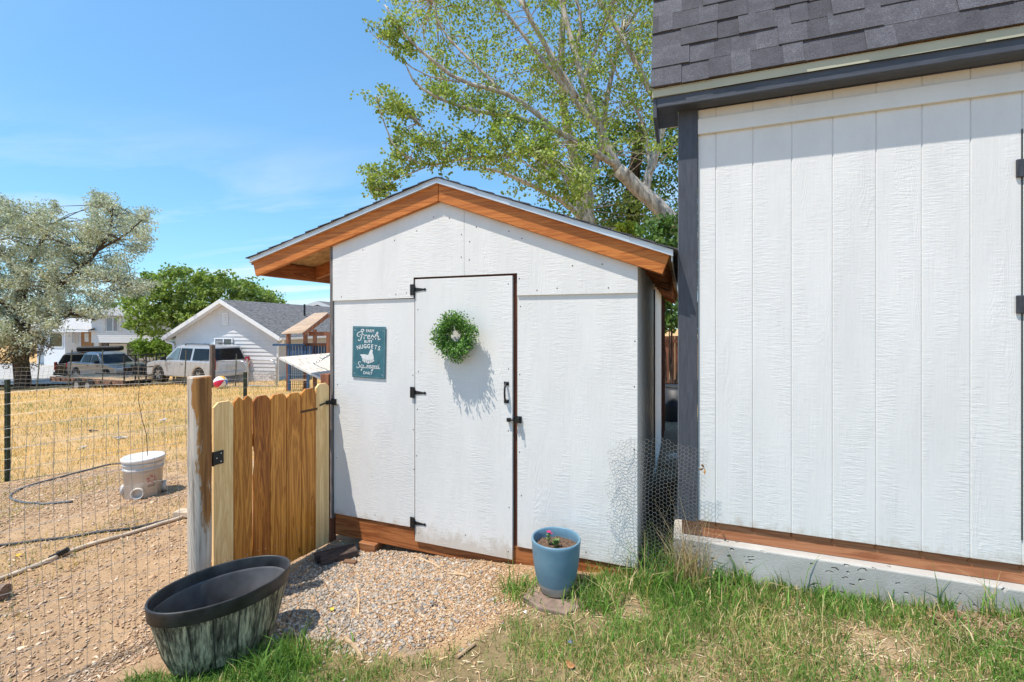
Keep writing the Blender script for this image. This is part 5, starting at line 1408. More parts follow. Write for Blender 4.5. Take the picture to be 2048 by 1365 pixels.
def limbs_mesh(lim, n=7):
    m = MB()
    for pts, r0, r1 in lim:
        q = pts
        for _ in range(1):       # smooth the polyline
            s_ = [q[0]]
            for a, b in zip(q[:-1], q[1:]): s_ += [a.lerp(b, 0.25), a.lerp(b, 0.75)]
            s_.append(q[-1]); q = s_
        N_ = len(q)
        m.tube([p + Vector((random.uniform(-1, 1), random.uniform(-1, 1), random.uniform(-1, 1))) * 0.25 * (r0 + (r1 - r0) * i / N_) for i, p in enumerate(q)], [r0 + (r1 - r0) * i / (N_ - 1) for i in range(N_)], n)
    return m
def twigs_to(centres, lim, r, frac=0.6, rad=0.012):
    """thin curved twigs joining leaf clumps to the nearest limb"""
    allp = []
    for pts, r0, r1 in lim:
        for a, b in zip(pts[:-1], pts[1:]):
            for f in (0, .25, .5, .75): allp.append(a.lerp(b, f))
    A = np.array([p[:] for p in allp]); m = MB()
    for c in centres:
        if r.random() > frac: continue
        dd = np.linalg.norm(A - c, axis=1) + 0.8 * np.clip(A[:, 2] - c[2], 0, 9)
        a = Vector(A[dd.argmin()]); b = Vector(c); L = (b - a).length
        mid = a.lerp(b, 0.5) + Vector((r.normal(0, .08), r.normal(0, .08), r.normal(0.05, .08))) * L
        m.tube([a, a.lerp(mid, .5), mid, mid.lerp(b, .6), b], [rad, rad * .85, rad * .65, rad * .5, rad * .3], 4, False)
    return m
def bark(name, a, b, zs=1.5):
    t = NT(name); n = t.noise(t.coord((7, 7, zs)), 1.6, 6, 0.65, 0.4)
    t.color(t.ramp(n, [(0.34, a), (0.62, b)])); t.bump(n, 0.8, 0.04); return t.set(0.9, 0, 0.15)
M_BARK_C = bark('cottonwood_bark', (0.22, 0.185, 0.155), (0.56, 0.52, 0.47))
M_BARK_D = bark('dark_bark', (0.035, 0.026, 0.022), (0.12, 0.09, 0.075))
M_LEAF_C = vcol('cottonwood_leaf', 0.5, 0.35, 0.22)
M_LEAF_S = vcol('silver_leaf', 0.75, 0.2, 0.08)
r = np.random.default_rng(101)
def L_(pix): return [at(u, v, t) for u, v, t in pix]

# big leaning cottonwood behind the coop
base_c = at(1470, 560, 11.8); bz = gz(base_c.x, base_c.y)
trunk0 = [Vector((base_c.x + 0.25, base_c.y, bz - 0.3)), at(1470, 560, 11.8), at(1400, 490, 11.8), at(1345, 440, 11.9), at(1290, 392, 12.0), at(1238, 340, 12.0)]
limC = [(trunk0, 0.27, 0.175),
        (L_([(1238, 340, 12), (1215, 290, 12.1), (1190, 235, 12.1), (1165, 165, 12.2), (1150, 100, 12.3), (1120, 0, 12.4), (1100, -120, 12.5)]), 0.125, 0.05),
        (L_([(1230, 330, 12), (1180, 300, 11.8), (1120, 268, 11.5), (1060, 215, 11.2), (1000, 180, 11), (920, 165, 10.8), (850, 110, 10.6), (800, 60, 10.5), (770, 10, 10.5)]), 0.095, 0.016),
        (L_([(1200, 255, 12.1), (1165, 220, 11.9), (1100, 140, 11.7), (1040, 60, 11.5), (980, -10, 11.4), (940, -80, 11.3)]), 0.07, 0.02),
        (L_([(1165, 165, 12.2), (1195, 90, 12.4), (1225, 10, 12.6), (1240, -90, 12.8)]), 0.06, 0.02), (L_([(1300, 340, 12.2), (1290, 250, 12.5), (1240, 160, 12.7), (1200, 70, 12.8)]), 0.05, 0.015),
        (L_([(1205, 262, 12.1), (1170, 225, 12.4), (1135, 165, 12.6), (1095, 100, 12.8), (1050, 20, 13), (1020, -80, 13)]), 0.11, 0.05),
        (L_([(1150, 195, 12.4), (1110, 130, 12.2), (1080, 70, 12), (1040, 0, 11.8)]), 0.08, 0.03),
        (L_([(1110, 262, 11.5), (1040, 235, 11.1), (960, 225, 10.8), (890, 205, 10.6), (830, 170, 10.4), (812, 130, 10.3)]), 0.07, 0.012),
        (L_([(1140, 280, 11.6), (1080, 300, 11.2), (1010, 312, 10.9), (920, 318, 10.6), (850, 335, 10.4), (790, 300, 10.3), (765, 240, 10.2), (750, 190, 10.2)]), 0.05, 0.008),
        (L_([(920, 318, 10.6), (860, 280, 10.5), (830, 235, 10.4)]), 0.025, 0.006), (L_([(850, 335, 10.4), (790, 360, 10.2), (745, 385, 10.1)]), 0.02, 0.005),
        (L_([(1290, 392, 12), (1300, 340, 12.2), (1330, 230, 12.6), (1310, 200, 12.8), (1270, 120, 13), (1235, 60, 13.2), (1190, -10, 13.3), (1170, -120, 13.4)]), 0.12, 0.05),
        (L_([(1310, 200, 12.8), (1360, 120, 12.9), (1400, 20, 13)]), 0.08, 0.03),
        (L_([(1000, 180, 11), (940, 120, 11.1), (880, 60, 11.2), (860, -20, 11.2)]), 0.045, 0.012),
        (L_([(1150, 100, 12.3), (1165, 40, 12.3), (1140, -40, 12.3)]), 0.06, 0.03),
        (L_([(920, 165, 10.8), (840, 150, 10.6), (775, 95, 10.5), (735, 60, 10.5)]), 0.022, 0.005)]
cotton = thing('cottonwood_tree', 'tall leaning cottonwood with pale forked trunk rising behind the coop roof', 'tree', (base_c.x, base_c.y, bz))
limbs_mesh(limC, 9).build('trunk', M_BARK_C, cotton, smooth=True)
PA = [(728, 40), (770, 10), (800, -60), (860, -220), (1100, -300), (1500, -300), (1500, 260), (1360, 300), (1210, 290), (1110, 245), (1020, 215), (950, 205), (880, 190), (850, 150), (810, 110), (740, 75)]
PB = [(742, 178), (785, 185), (815, 215), (850, 250), (905, 275), (985, 255), (1060, 285), (1180, 320), (1180, 425), (1090, 375), (1010, 330), (960, 325), (900, 345), (850, 338), (800, 350), (750, 385), (738, 360), (790, 320), (760, 250)]
PBB = [(850, 165), (960, 200), (1080, 250), (1180, 300), (1100, 300), (1000, 262), (900, 228), (850, 205)]
def clumps(poly, n, t0, t1, lo, hi):
    uv = poly_sample(poly, n, r); t = r.uniform(t0, t1, n); return at_np(uv[:, 0], uv[:, 1], t), r.uniform(lo, hi, n)
parts_ = [clumps(PA, 560, 10.4, 15.2, 0.26, 0.58), clumps(PB, 130, 9.9, 11.6, 0.16, 0.36), clumps(PBB, 50, 10.3, 12, 0.18, 0.38), clumps([(725, 45), (790, 20), (830, 110), (800, 130), (750, 80)], 14, 10.2, 10.8, 0.14, 0.28), clumps([(735, 335), (800, 350), (790, 390), (742, 398)], 12, 10.0, 10.4, 0.14, 0.3)]
cen = np.concatenate([p[0] for p in parts_]); rad = np.concatenate([p[1] for p in parts_])
palC = [(0.23, 0.31, 0.075), (0.30, 0.39, 0.10), (0.16, 0.23, 0.06), (0.39, 0.46, 0.16), (0.46, 0.49, 0.27)]
V, cols = leaf_cloud(cen, rad, 72, 0.072, palC, r, 0.25, 0.44, 0.85, r.uniform(0.85, 1.15, len(cen)), [.32, .28, .2, .14, .06])
link('crown', quads_mesh('crown', V - np.array(cotton.location[:]), 4, [(0, 1, 2, 3)], cols), M_LEAF_C, cotton)
twigs_to(cen, limC, r, 0.7, 0.016).build('twigs', M_BARK_C, cotton, smooth=True, kind='stuff')

# second cottonwood with its upright trunk seen above the right roof slope
b2 = at(1185, 560, 15.5); bz2 = gz(b2.x, b2.y)
lim2 = [([Vector((b2.x, b2.y, bz2 - .3)), at(1180, 560, 15.5), at(1172, 440, 15.5), at(1168, 380, 15.5), at(1155, 330, 15.5)], 0.40, 0.26),
        (L_([(1155, 330, 15.5), (1130, 250, 15.4), (1120, 120, 15.3), (1130, 0, 15.3), (1120, -150, 15)]), 0.18, 0.06), (L_([(1168, 390, 15.5), (1200, 300, 15.6), (1215, 180, 15.8), (1250, 40, 16)]), 0.15, 0.05),
        (L_([(1175, 450, 15.5), (1130, 405, 15.2), (1080, 380, 15), (1010, 345, 14.8), (960, 335, 14.6)]), 0.13, 0.03), (L_([(1172, 420, 15.5), (1140, 370, 15.3), (1125, 340, 15.2)]), 0.11, 0.05)]
tr2 = thing('upright_cottonwood_tree', 'upright cottonwood with shadowy trunk standing behind the right roof slope', 'tree', (b2.x, b2.y, bz2))
limbs_mesh(lim2, 8).build('trunk', M_BARK_C, tr2, smooth=True)
c2, rd2 = clumps([(1000, -150), (1420, -150), (1420, 440), (1250, 460), (1150, 430), (1060, 395), (985, 370), (960, 345), (1040, 330), (1080, 250), (1060, 100)], 260, 14.8, 17.5, 0.3, 0.6)
V, cols = leaf_cloud(c2, rd2, 56, 0.098, palC[:4], r, 0.25, 0.44, 0.85, r.uniform(0.75, 1.05, len(c2)))
link('crown', quads_mesh('crown', V - np.array(tr2.location[:]), 4, [(0, 1, 2, 3)], cols), M_LEAF_C, tr2)
twigs_to(c2, lim2, r, 0.4, 0.02).build('twigs', M_BARK_C, tr2, smooth=True, kind='stuff')
# third, partly bare trunk in the gap to the right
b3 = at(1272, 560, 17.5); bz3 = gz(b3.x, b3.y)
lim3 = [([Vector((b3.x, b3.y, bz3 - .3)), at(1270, 520, 17.5), at(1268, 430, 17.5), at(1262, 380, 17.5), at(1280, 250, 17.5)], 0.32, 0.2)]
tr3 = thing('dense_shade_tree', 'dense dark green tree with straight trunk filling the gap beside the large shed', 'tree', (b3.x, b3.y, bz3))
limbs_mesh(lim3, 8).build('trunk', M_BARK_D, tr3, smooth=True)
c3, rd3 = clumps([(1090, 330), (1200, 250), (1460, 220), (1480, 660), (1280, 660), (1180, 560), (1100, 440)], 330, 16.5, 19.5, 0.35, 0.7)
V, cols = leaf_cloud(c3, rd3, 60, 0.12, [(0.08, 0.15, 0.04), (0.12, 0.20, 0.055), (0.16, 0.25, 0.07)], r, 0.3, 0.46, 0.85, r.uniform(0.8, 1.1, len(c3)))
link('crown', quads_mesh('crown', V - np.array(tr3.location[:]), 4, [(0, 1, 2, 3)], cols), M_LEAF_C, tr3)
def shrub(name, label, poly, n, t0, t1, size, pal, rl=0.2, rh=0.4, per=60, cat='shrub', mat=None):
    c, rd = clumps(poly, n, t0, t1, rl, rh)
    b = Vector((float(c[:, 0].mean()), float(c[:, 1].mean()), 0)); b.z = gz(b.x, b.y)
    s_ = thing(name, label, cat, b)
    V, cols = leaf_cloud(c, rd, per, size, pal, r, 0.1, 0.42, 0.9, r.uniform(0.85, 1.15, n))
    link('foliage', quads_mesh('foliage', V - np.array(s_.location[:]), 4, [(0, 1, 2, 3)], cols), mat or M_LEAF_C, s_)
    m = MB()
    for k in range(6):
        e = Vector(c[k]); m.tube([b + Vector((random.uniform(-.1, .1), random.uniform(-.1, .1), 0)), b.lerp(e, .5) + Vector((0, 0, .1)), e], [0.03, .022, .01], 5)
    m.build('stems', M_BARK_D, s_)
    return s_
shrub('lime_shrub', 'bright lime green shrub tip peeking over the coop roof by the trunk', [(1234, 455), (1262, 448), (1268, 470), (1240, 480)], 14, 13.6, 14.1, 0.1, [(0.30, 0.36, 0.05), (0.22, 0.30, 0.05)], 0.1, 0.2, 40)
shrub('broadleaf_shrub', 'dark glossy broadleaf shrub beside the corner of the large shed', [(1285, 450), (1370, 430), (1400, 660), (1330, 660)], 60, 10.3, 11.5, 0.11, [(0.06, 0.125, 0.03), (0.09, 0.17, 0.04), (0.13, 0.22, 0.06)], 0.15, 0.32, 60)

# silver-leaved tree at the far left
b4 = at(42, 735, 26.0); bz4 = gz(b4.x, b4.y); b4.z = bz4
T4 = 26.0
lim4 = [([b4 - Vector((0, 0, .3)), at(45, 700, T4), at(50, 650, T4), at(42, 600, T4), at(48, 550, T4)], 0.40, 0.24),
        (L_([(50, 650, T4), (75, 620, T4), (100, 590, 25.6), (150, 545, 25.2), (200, 500, 25), (230, 440, 24.8), (205, 400, 24.8)]), 0.20, 0.03),
        (L_([(48, 560, T4), (60, 520, 26), (80, 490, 26.2), (100, 450, 26.3), (60, 430, 26.3)]), 0.2, 0.05), (L_([(48, 560, T4), (20, 520, 26), (-30, 470, 26), (-60, 430, 26)]), 0.2, 0.06),
        (L_([(150, 545, 25.2), (210, 560, 24.8), (260, 572, 24.6), (300, 570, 24.5)]), 0.10, 0.02), (L_([(75, 620, T4), (130, 625, 25.4), (190, 640, 25)]), 0.12, 0.03),
        (L_([(200, 500, 25), (250, 470, 24.6), (285, 440, 24.5)]), 0.08, 0.02), (L_([(42, 640, T4), (0, 600, 25.5), (-60, 570, 25)]), 0.2, 0.06), (L_([(45, 690, T4), (20, 650, 25.5), (0, 700, 25.2)]), 0.1, 0.03)]
olive = thing('silver_leaf_tree', 'big silvery grey-green tree with dark twisted trunk at the far left', 'tree', b4)
limbs_mesh(lim4, 8).build('trunk', M_BARK_D, olive, smooth=True)
PO = [(-160, 420), (-60, 395), (0, 392), (30, 400), (45, 425), (75, 410), (110, 412), (118, 440), (150, 442), (165, 425), (185, 418), (180, 392), (205, 382), (218, 400), (245, 408), (262, 425), (298, 415), (290, 445), (300, 480), (285, 500), (292, 520), (270, 505), (250, 520), (245, 555), (300, 565), (290, 580), (235, 590), (232, 615), (205, 632), (130, 640), (95, 660), (80, 690), (-160, 700)]
c4, rd4 = clumps(PO, 700, 23.4, 28.4, 0.30, 0.70)
gap = (vnoise(c4[:, 0] + c4[:, 1], c4[:, 2] * 1.2, 0.9, 8) > 0.22); c4, rd4 = c4[gap], rd4[gap]
palS = [(0.50, 0.53, 0.45), (0.45, 0.49, 0.40), (0.58, 0.61, 0.54), (0.36, 0.41, 0.32), (0.38, 0.38, 0.32)]
V, cols = leaf_cloud(c4, rd4, 170, 0.125, palS, r, 0.6, 0.24, 0.9, r.uniform(0.8, 1.15, len(c4)), [.3, .28, .2, .14, .08])
link('crown', quads_mesh('crown', V - np.array(olive.location[:]), 4, [(0, 1, 2, 3)], cols), M_LEAF_S, olive)
c4b, rd4b = clumps([(-100, 640), (60, 640), (110, 680), (60, 735), (-100, 745)], 90, 24.2, 26, 0.3, 0.55)
V, cols = leaf_cloud(c4b, rd4b, 80, 0.13, [(0.16, 0.13, 0.10), (0.22, 0.20, 0.14), (0.13, 0.15, 0.08), (0.20, 0.14, 0.11)], r, 0.3, 0.2, 0.9)
link('lower_twigs', quads_mesh('lower_twigs', V - np.array(olive.location[:]), 4, [(0, 1, 2, 3)], cols), M_LEAF_S, olive)
twigs_to(c4, lim4, r, 0.5, 0.03).build('twigs', M_BARK_D, olive, smooth=True, kind='stuff')
# rounded green tree behind the neighbour's garage
b5 = at(400, 760, 36.0); b5.z = gz(b5.x, b5.y)
lim5 = [([b5, at(400, 690, 36), at(398, 650, 36)], 0.3, 0.22), (L_([(398, 650, 36), (340, 610, 35.6), (290, 600, 35)]), 0.15, 0.04), (L_([(398, 650, 36), (380, 590, 36), (360, 555, 36)]), 0.15, 0.04), (L_([(398, 650, 36), (450, 600, 36), (520, 590, 36)]), 0.15, 0.04)]
mapl = thing('round_green_tree', 'broad fresh green tree behind the gabled garage', 'tree', b5)
limbs_mesh(lim5, 7).build('trunk', M_BARK_D, mapl, smooth=True)
c5, rd5 = clumps([(250, 600), (262, 570), (300, 548), (330, 545), (352, 536), (400, 540), (420, 552), (450, 545), (470, 558), (505, 565), (520, 580), (550, 590), (565, 603), (540, 640), (440, 650), (360, 668), (300, 672), (262, 660), (248, 630)], 300, 33.5, 38, 0.3, 0.75)
V, cols = leaf_cloud(c5, rd5, 85, 0.20, [(0.22, 0.31, 0.085), (0.27, 0.37, 0.10), (0.33, 0.42, 0.14), (0.16, 0.23, 0.065)], r, 0.2, 0.44, 0.8, r.uniform(0.75, 1.2, len(c5)))
link('crown', quads_mesh('crown', V - np.array(mapl.location[:]), 4, [(0, 1, 2, 3)], cols), M_LEAF_C, mapl)
shrub('front_yard_shrub', 'low bright green shrub in front of the far house', [(268, 690), (285, 682), (300, 686), (318, 680), (345, 690), (345, 712), (265, 712)], 60, 33, 34.5, 0.16, [(0.17, 0.27, 0.05), (0.22, 0.32, 0.07)], 0.25, 0.5, 60)
b6 = shrub('distant_hedge_tree', 'pale distant tree behind the roof of the far house', [(0, 640), (60, 610), (150, 615), (240, 600), (250, 640), (0, 660)], 60, 60, 66, 0.35, [(0.12, 0.17, 0.06), (0.16, 0.2, 0.08)], 0.8, 1.5, 60, 'tree')

# ------------------------------------------------------------------ neighbour's garage
M_LAP = plain('white_vinyl_lap', (0.62, 0.62, 0.63), 0.45, 0.03, 3)
M_VTRIM = plain('white_house_trim', (0.76, 0.77, 0.79), 0.45, 0.03)
M_ROOF2 = plain('grey_asphalt_roof', (0.15, 0.145, 0.145), 0.9, 0.4, 7, (1, 0.6, 4), 0.4)
M_GLASS = plain('dark_window_glass', (0.03, 0.04, 0.045), 0.08, 0.2, 2, spec=0.8)
M_GLASSG = plain('green_grey_window_glass', (0.12, 0.16, 0.16), 0.1, 0.2, 2, spec=0.7)
def house_frame(u, t, rz):
    p = at(u, 700, t); p.z = gz(p.x, p.y) - 0.25
    return p, rz
gr_p = at(352, 775, 25.0); grz = R(11.3)
gar = thing('gabled_garage', 'white lap-sided gabled garage with grey shingle roof behind the cars', 'garage', (gr_p.x, gr_p.y, gr_p.z), grz)
GWd, GE, GR_, GD = 6.16, 2.93, 4.68, 11.0
sl2 = (GR_ - GE) / (GWd / 2)
nlap = 0; z = 0.0; LH = 0.20
while z < GR_ - 0.2:
    z1 = min(z + LH, GR_ - 0.12)
    x0, x1 = 0.0, GWd
    if z1 > GE: x0 = (z1 - GE) / sl2; x1 = GWd - x0
    xa, xb = (0.0, GWd) if z <= GE else ((z - GE) / sl2, GWd - (z - GE) / sl2)
    if z1 > GE and z <= GE: xa, xb = 0.0, GWd
    m = MB().add([(xa, -0.035, z), (xb, -0.035, z), (x1, -0.002, z1), (x0, -0.002, z1), (xa, 0.0, z), (xb, 0.0, z), (x1, 0.01, z1), (x0, 0.01, z1)],
                 [(0, 1, 2, 3), (5, 4, 7, 6), (1, 0, 4, 5), (3, 2, 6, 7), (0, 3, 7, 4), (2, 1, 5, 6)])
    m.build('lap_board', M_LAP, gar, local=True); z = z1 + (0.0 if z1 < GR_ - 0.13 else 9)
MB().prism([(0.02, -0.4), (GWd - 0.02, -0.4), (GWd - 0.02, GE - 0.05), (GWd / 2, GR_ - 0.15), (0.02, GE - 0.05)], 'y', 0.011, 0.1).build('gable_wall', M_LAP, gar, local=True)
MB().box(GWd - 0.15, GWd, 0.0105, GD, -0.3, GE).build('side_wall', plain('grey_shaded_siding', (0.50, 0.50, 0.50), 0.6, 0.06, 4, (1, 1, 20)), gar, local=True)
MB().box(0, 0.15, 0.0105, GD, -0.3, GE).build('side_wall', M_LAP, gar, local=True)
ov = 0.42
def roofside(s_):
    x0 = -ov if s_ < 0 else GWd + ov
    ze = GE - ov * sl2
    m = MB().prism([(x0, ze), (GWd / 2, GR_), (GWd / 2, GR_ + 0.09), (x0, ze + 0.09)], 'y', -0.40, GD)
    rf = m.build('roof', M_ROOF2, gar, local=True)
    q = MB().prism([(x0, ze - 0.12), (GWd / 2, GR_ - 0.12), (GWd / 2, GR_ + 0.10), (x0, ze + 0.10)], 'y', -0.44, -0.405)
    q.build('rake_trim', M_VTRIM, gar, local=True)
    q = MB().prism([(x0 + (0.02 if s_ < 0 else -0.02), ze - 0.10), (GWd / 2, GR_ - 0.10), (GWd / 2, GR_ - 0.02), (x0 + (0.02 if s_ < 0 else -0.02), ze - 0.02)], 'y', -0.40, -0.03)
    q.build('rake_soffit', M_VTRIM, gar, local=True)
    g_ = MB().box(min(x0, x0 + s_ * 0.1), max(x0, x0 + s_ * 0.1), -0.42, GD, ze - 0.06, ze + 0.06); g_.build('gutter', M_VTRIM, gar, local=True)
    d_ = MB().tube([(x0 + s_ * 0.03, -0.2, ze - 0.06), (x0 + s_ * 0.02, -0.15, ze - 0.2), (x0 - s_ * 0.34, -0.07, ze - 0.32), (x0 - s_ * 0.36, -0.07, ze - 0.5), (x0 - s_ * 0.36, -0.07, 0.0)], 0.06, 6)
    d_.build('downspout', M_VTRIM, gar, local=True)
    return rf
roofside(-1); rf = roofside(1)
MB().tube([(GWd * 0.72, 4.9, GR_ - 0.9), (GWd * 0.72, 4.9, GR_ + 0.05)], 0.06, 8).build('vent_pipe', M_IRON, rf, local=True)
vt = MB().box(GWd / 2 - 0.16, GWd / 2 + 0.16, -0.05, -0.0225, GR_ - 1.28, GR_ - 0.62); vt = vt.build('gable_vent', M_VTRIM, gar, local=True)
for k in range(7): MB().box(GWd / 2 - 0.12, GWd / 2 + 0.12, -0.062, -0.0505, GR_ - 1.24 + k * 0.085, GR_ - 1.19 + k * 0.085).build('louvre', M_LAP, vt, local=True)
def window(par, x0, x1, z0, z1, y, split=True, mat=None):
    w = MB()
    for a in ((x0 - .06, x1 + .06, z0 - .06, z0), (x0 - .06, x1 + .06, z1, z1 + .06), (x0 - .06, x0, z0, z1), (x1, x1 + .06, z0, z1)): w.box(a[0], a[1], y - 0.06, y, a[2], a[3])
    if split: w.box((x0 + x1) / 2 - .03, (x0 + x1) / 2 + .03, y - .055, y, z0, z1)
    w = w.build('window', M_VTRIM, par, local=True)
    xm = (x0 + x1) / 2
    for a, b, mm in (((x0, xm - .03, mat or M_GLASSG), (xm + .03, x1, M_GLASS)) if split else ((x0, x1, mat or M_GLASS),)) if True else ():
        pass
    spans = [(x0, xm - .03, M_SCREEN), (xm + .03, x1, M_GLASSG)] if split else [(x0, x1, mat or M_GLASS)]
    for a, b, mm in spans: MB().box(a, b, y - .03, y - .002, z0, z1).build('pane', mm, w, local=True)
    return w
M_SCREEN = plain('grey_window_screen', (0.30, 0.29, 0.28), 0.7, 0.05)
window(gar, 2.52, 3.50, 2.03, 2.66, -0.036)
# white painted brick skirt on the right of the gable wall
M_WBRICK = plain('white_painted_brick', (0.64, 0.63, 0.63), 0.8, 0.12, 6, random_=0.12)
bw2, bh2 = 0.26, 0.115
for row in range(8):
    x = 4.30 + (0.13 if row % 2 else 0)
    while x + bw2 < 5.95:
        MB().box(x, x + bw2 - 0.02, -0.075, -0.024, 0.0 + row * bh2, row * bh2 + bh2 - 0.018).build('brick', M_WBRICK, gar, local=True); x += bw2
MB().box(4.28, 5.97, -0.055, -0.0235, -0.3, 8 * bh2 + 0.03).build('brick_mortar', plain('pale_mortar', (0.45, 0.44, 0.43), 0.9), gar, local=True)
# roof of another wing just showing past the coop corner
hw = at(632, 700, 37); hw.z = gz(hw.x, hw.y)
win = thing('neighbour_wing', 'white gabled roof peak just showing above the garage roof by the coop', 'house', hw, grz)
MB().prism([(-1.0, 0), (9, 0), (9, 2.0), (4.0, 4.3), (-1.0, 3.4)], 'y', 0, 6).build('wall', M_LAP, win, local=True)
zt_ = at(640, 603, 37).z - hw.z
MB().prism([(-2.2, zt_ - 0.75), (0.4, zt_), (5.0, zt_ - 1.6), (5.0, zt_ - 1.8), (0.4, zt_ - 0.2), (-2.2, zt_ - 0.95)], 'y', -0.4, 6).build('roof', M_ROOF2, win, local=True)
MB().prism([(-2.2, zt_ - 0.77), (0.4, zt_ - 0.02), (5.0, zt_ - 1.62), (5.0, zt_ - 1.9), (0.4, zt_ - 0.3), (-2.2, zt_ - 1.05)], 'y', -0.45, -0.405).build('rake_trim', M_VTRIM, win, local=True)

# ------------------------------------------------------------------ far house
FT_ = 42.0
fp = at(60, 735, FT_); fp.z = gz(fp.x, fp.y)
fh = thing('split_level_house', 'white split-level house with brown front door behind the parked cars', 'house', fp, R(14))
s42 = FT_ / 913
def fx(u): return (u - 60) * s42 * 1.02
def fz(v): return CAM_Z - (v - 650) * s42 - fp.z
MB().box(fx(62), fx(200), 0.5, 7, -0.5, fz(655)).build('wall', M_LAP, fh, local=True)
up_ = MB().box(fx(196), fx(345), 0.0, 8, fz(685), fz(633)).build('upper_storey', M_LAP, fh, local=True)
for k in range(12):
    zz = fz(685) + k * 0.19; MB().box(fx(196), fx(345), -0.02, -0.001, zz, zz + 0.17).build('lap_board', M_LAP, fh, local=True)
MB().box(fx(205), fx(350), 0.9, 8, -0.6, fz(685) - 0.01).build('lower_storey', plain('tan_brick_wall', (0.36, 0.33, 0.28), 0.9, 0.3, 8), fh, local=True)
for a, b in ((198, 212), (256, 276), (334, 345)): MB().box(fx(a), fx(b), 0.75, 0.89, -0.6, fz(684.9)).build('stone_pier', plain('dark_stone_pier', (0.13, 0.12, 0.11), 0.9, 0.4, 5), fh, local=True)
for a, b in ((215, 254), (278, 332)): MB().box(fx(a), fx(b), 0.80, 0.895, -0.6, fz(688)).build('garage_door', plain('cream_garage_door', (0.55, 0.54, 0.48), 0.6, 0.05), fh, local=True)
MB().prism([(fx(45), fz(655)), (fx(206), fz(661)), (fx(206), fz(664)), (fx(45), fz(664))], 'y', -0.7, 0.6).build('porch_fascia', M_VTRIM, fh, local=True)
MB().add([(fx(45), -0.7, fz(655)), (fx(205), -0.7, fz(660)), (fx(196), 4.0, fz(634)), (fx(45), 4.0, fz(634))], [(0, 1, 2, 3)]).build('porch_roof', plain('pale_shingle_roof', (0.42, 0.41, 0.40), 0.9, 0.2, 6), fh, local=True)
MB().prism([(-0.5, fz(633)), (8.3, fz(633)), (8.3, fz(632)), (4, fz(605)), (-0.5, fz(632))], 'x', fx(190), fx(350)).build('roof', plain('light_grey_roof', (0.30, 0.29, 0.29), 0.9, 0.2, 6), fh, local=True)
window(fh, fx(230), fx(243), fz(662), fz(636), -0.021, False, plain('curtained_glass', (0.24, 0.27, 0.30), 0.3)); window(fh, fx(245), fx(254), fz(662), fz(636), -0.021, False, M_SCREEN)
for a, b in ((221, 226.5), (256, 262)): MB().box(fx(a), fx(b), -0.06, -0.0205, fz(663), fz(635)).build('shutter', plain('cream_shutter', (0.62, 0.60, 0.54), 0.6), fh, local=True)
window(fh, fx(305), fx(320), fz(664), fz(645), -0.021, False)
# bay window and door on the left part
bay = MB().prism([(fx(92), 0.49), (fx(100), -0.3), (fx(146), -0.3), (fx(154), 0.49)], 'z', -0.3, fz(664.2)).build('bay', M_VTRIM, fh, local=True)
window(fh, fx(114), fx(141), fz(693), fz(664.5) - 0.1, -0.301, False, plain('green_reflecting_glass', (0.03, 0.055, 0.035), 0.1, 0.6, 1.2, spec=.8))
window(fh, fx(148), fx(153), fz(686), fz(664.5) - 0.1, 0.2, False); window(fh, fx(97), fx(104), fz(693), fz(664.5) - 0.1, -0.2, False)
dr_ = MB().box(fx(163), fx(188), 0.40, 0.495, -0.2, fz(662)).build('front_door', wood('brown_front_door', (0.20, 0.09, 0.03), (0.36, 0.18, 0.07), 'z'), fh, local=True)
MB().box(fx(171), fx(180), 0.38, 0.399, fz(684), fz(667)).build('door_glass', plain('pale_door_glass', (0.50, 0.50, 0.48), 0.3), dr_, local=True)

# ------------------------------------------------------------------ vehicles
M_TYRE = plain('tyre_rubber', (0.018, 0.018, 0.018), 0.85, 0.2, 20)
M_RIM = plain('alloy_rim', (0.35, 0.35, 0.36), 0.35, 0.15, 20, metal=0.7)
M_CARGLASS = plain('tinted_car_glass', (0.010, 0.012, 0.015), 0.12, 0.2, 2, spec=0.25)
M_CARGLASSL = plain('clear_car_glass', (0.10, 0.14, 0.15), 0.06, 0.2, 2, spec=0.9)
M_REDL = plain('red_tail_lamp', (0.38, 0.012, 0.018), 0.2)
M_LAMP = plain('clear_head_lamp', (0.55, 0.57, 0.58), 0.12, spec=0.8)
M_BLACKP = plain('black_car_plastic', (0.02, 0.02, 0.022), 0.6)
def paint_mat(name, c, metal=0.35):
    m_ = plain(name, c, 0.28, 0.04, 3, metal=metal, spec=0.6)
    m_.node_tree.nodes['Principled BSDF'].inputs['Coat Weight'].default_value = 0.5
    return m_
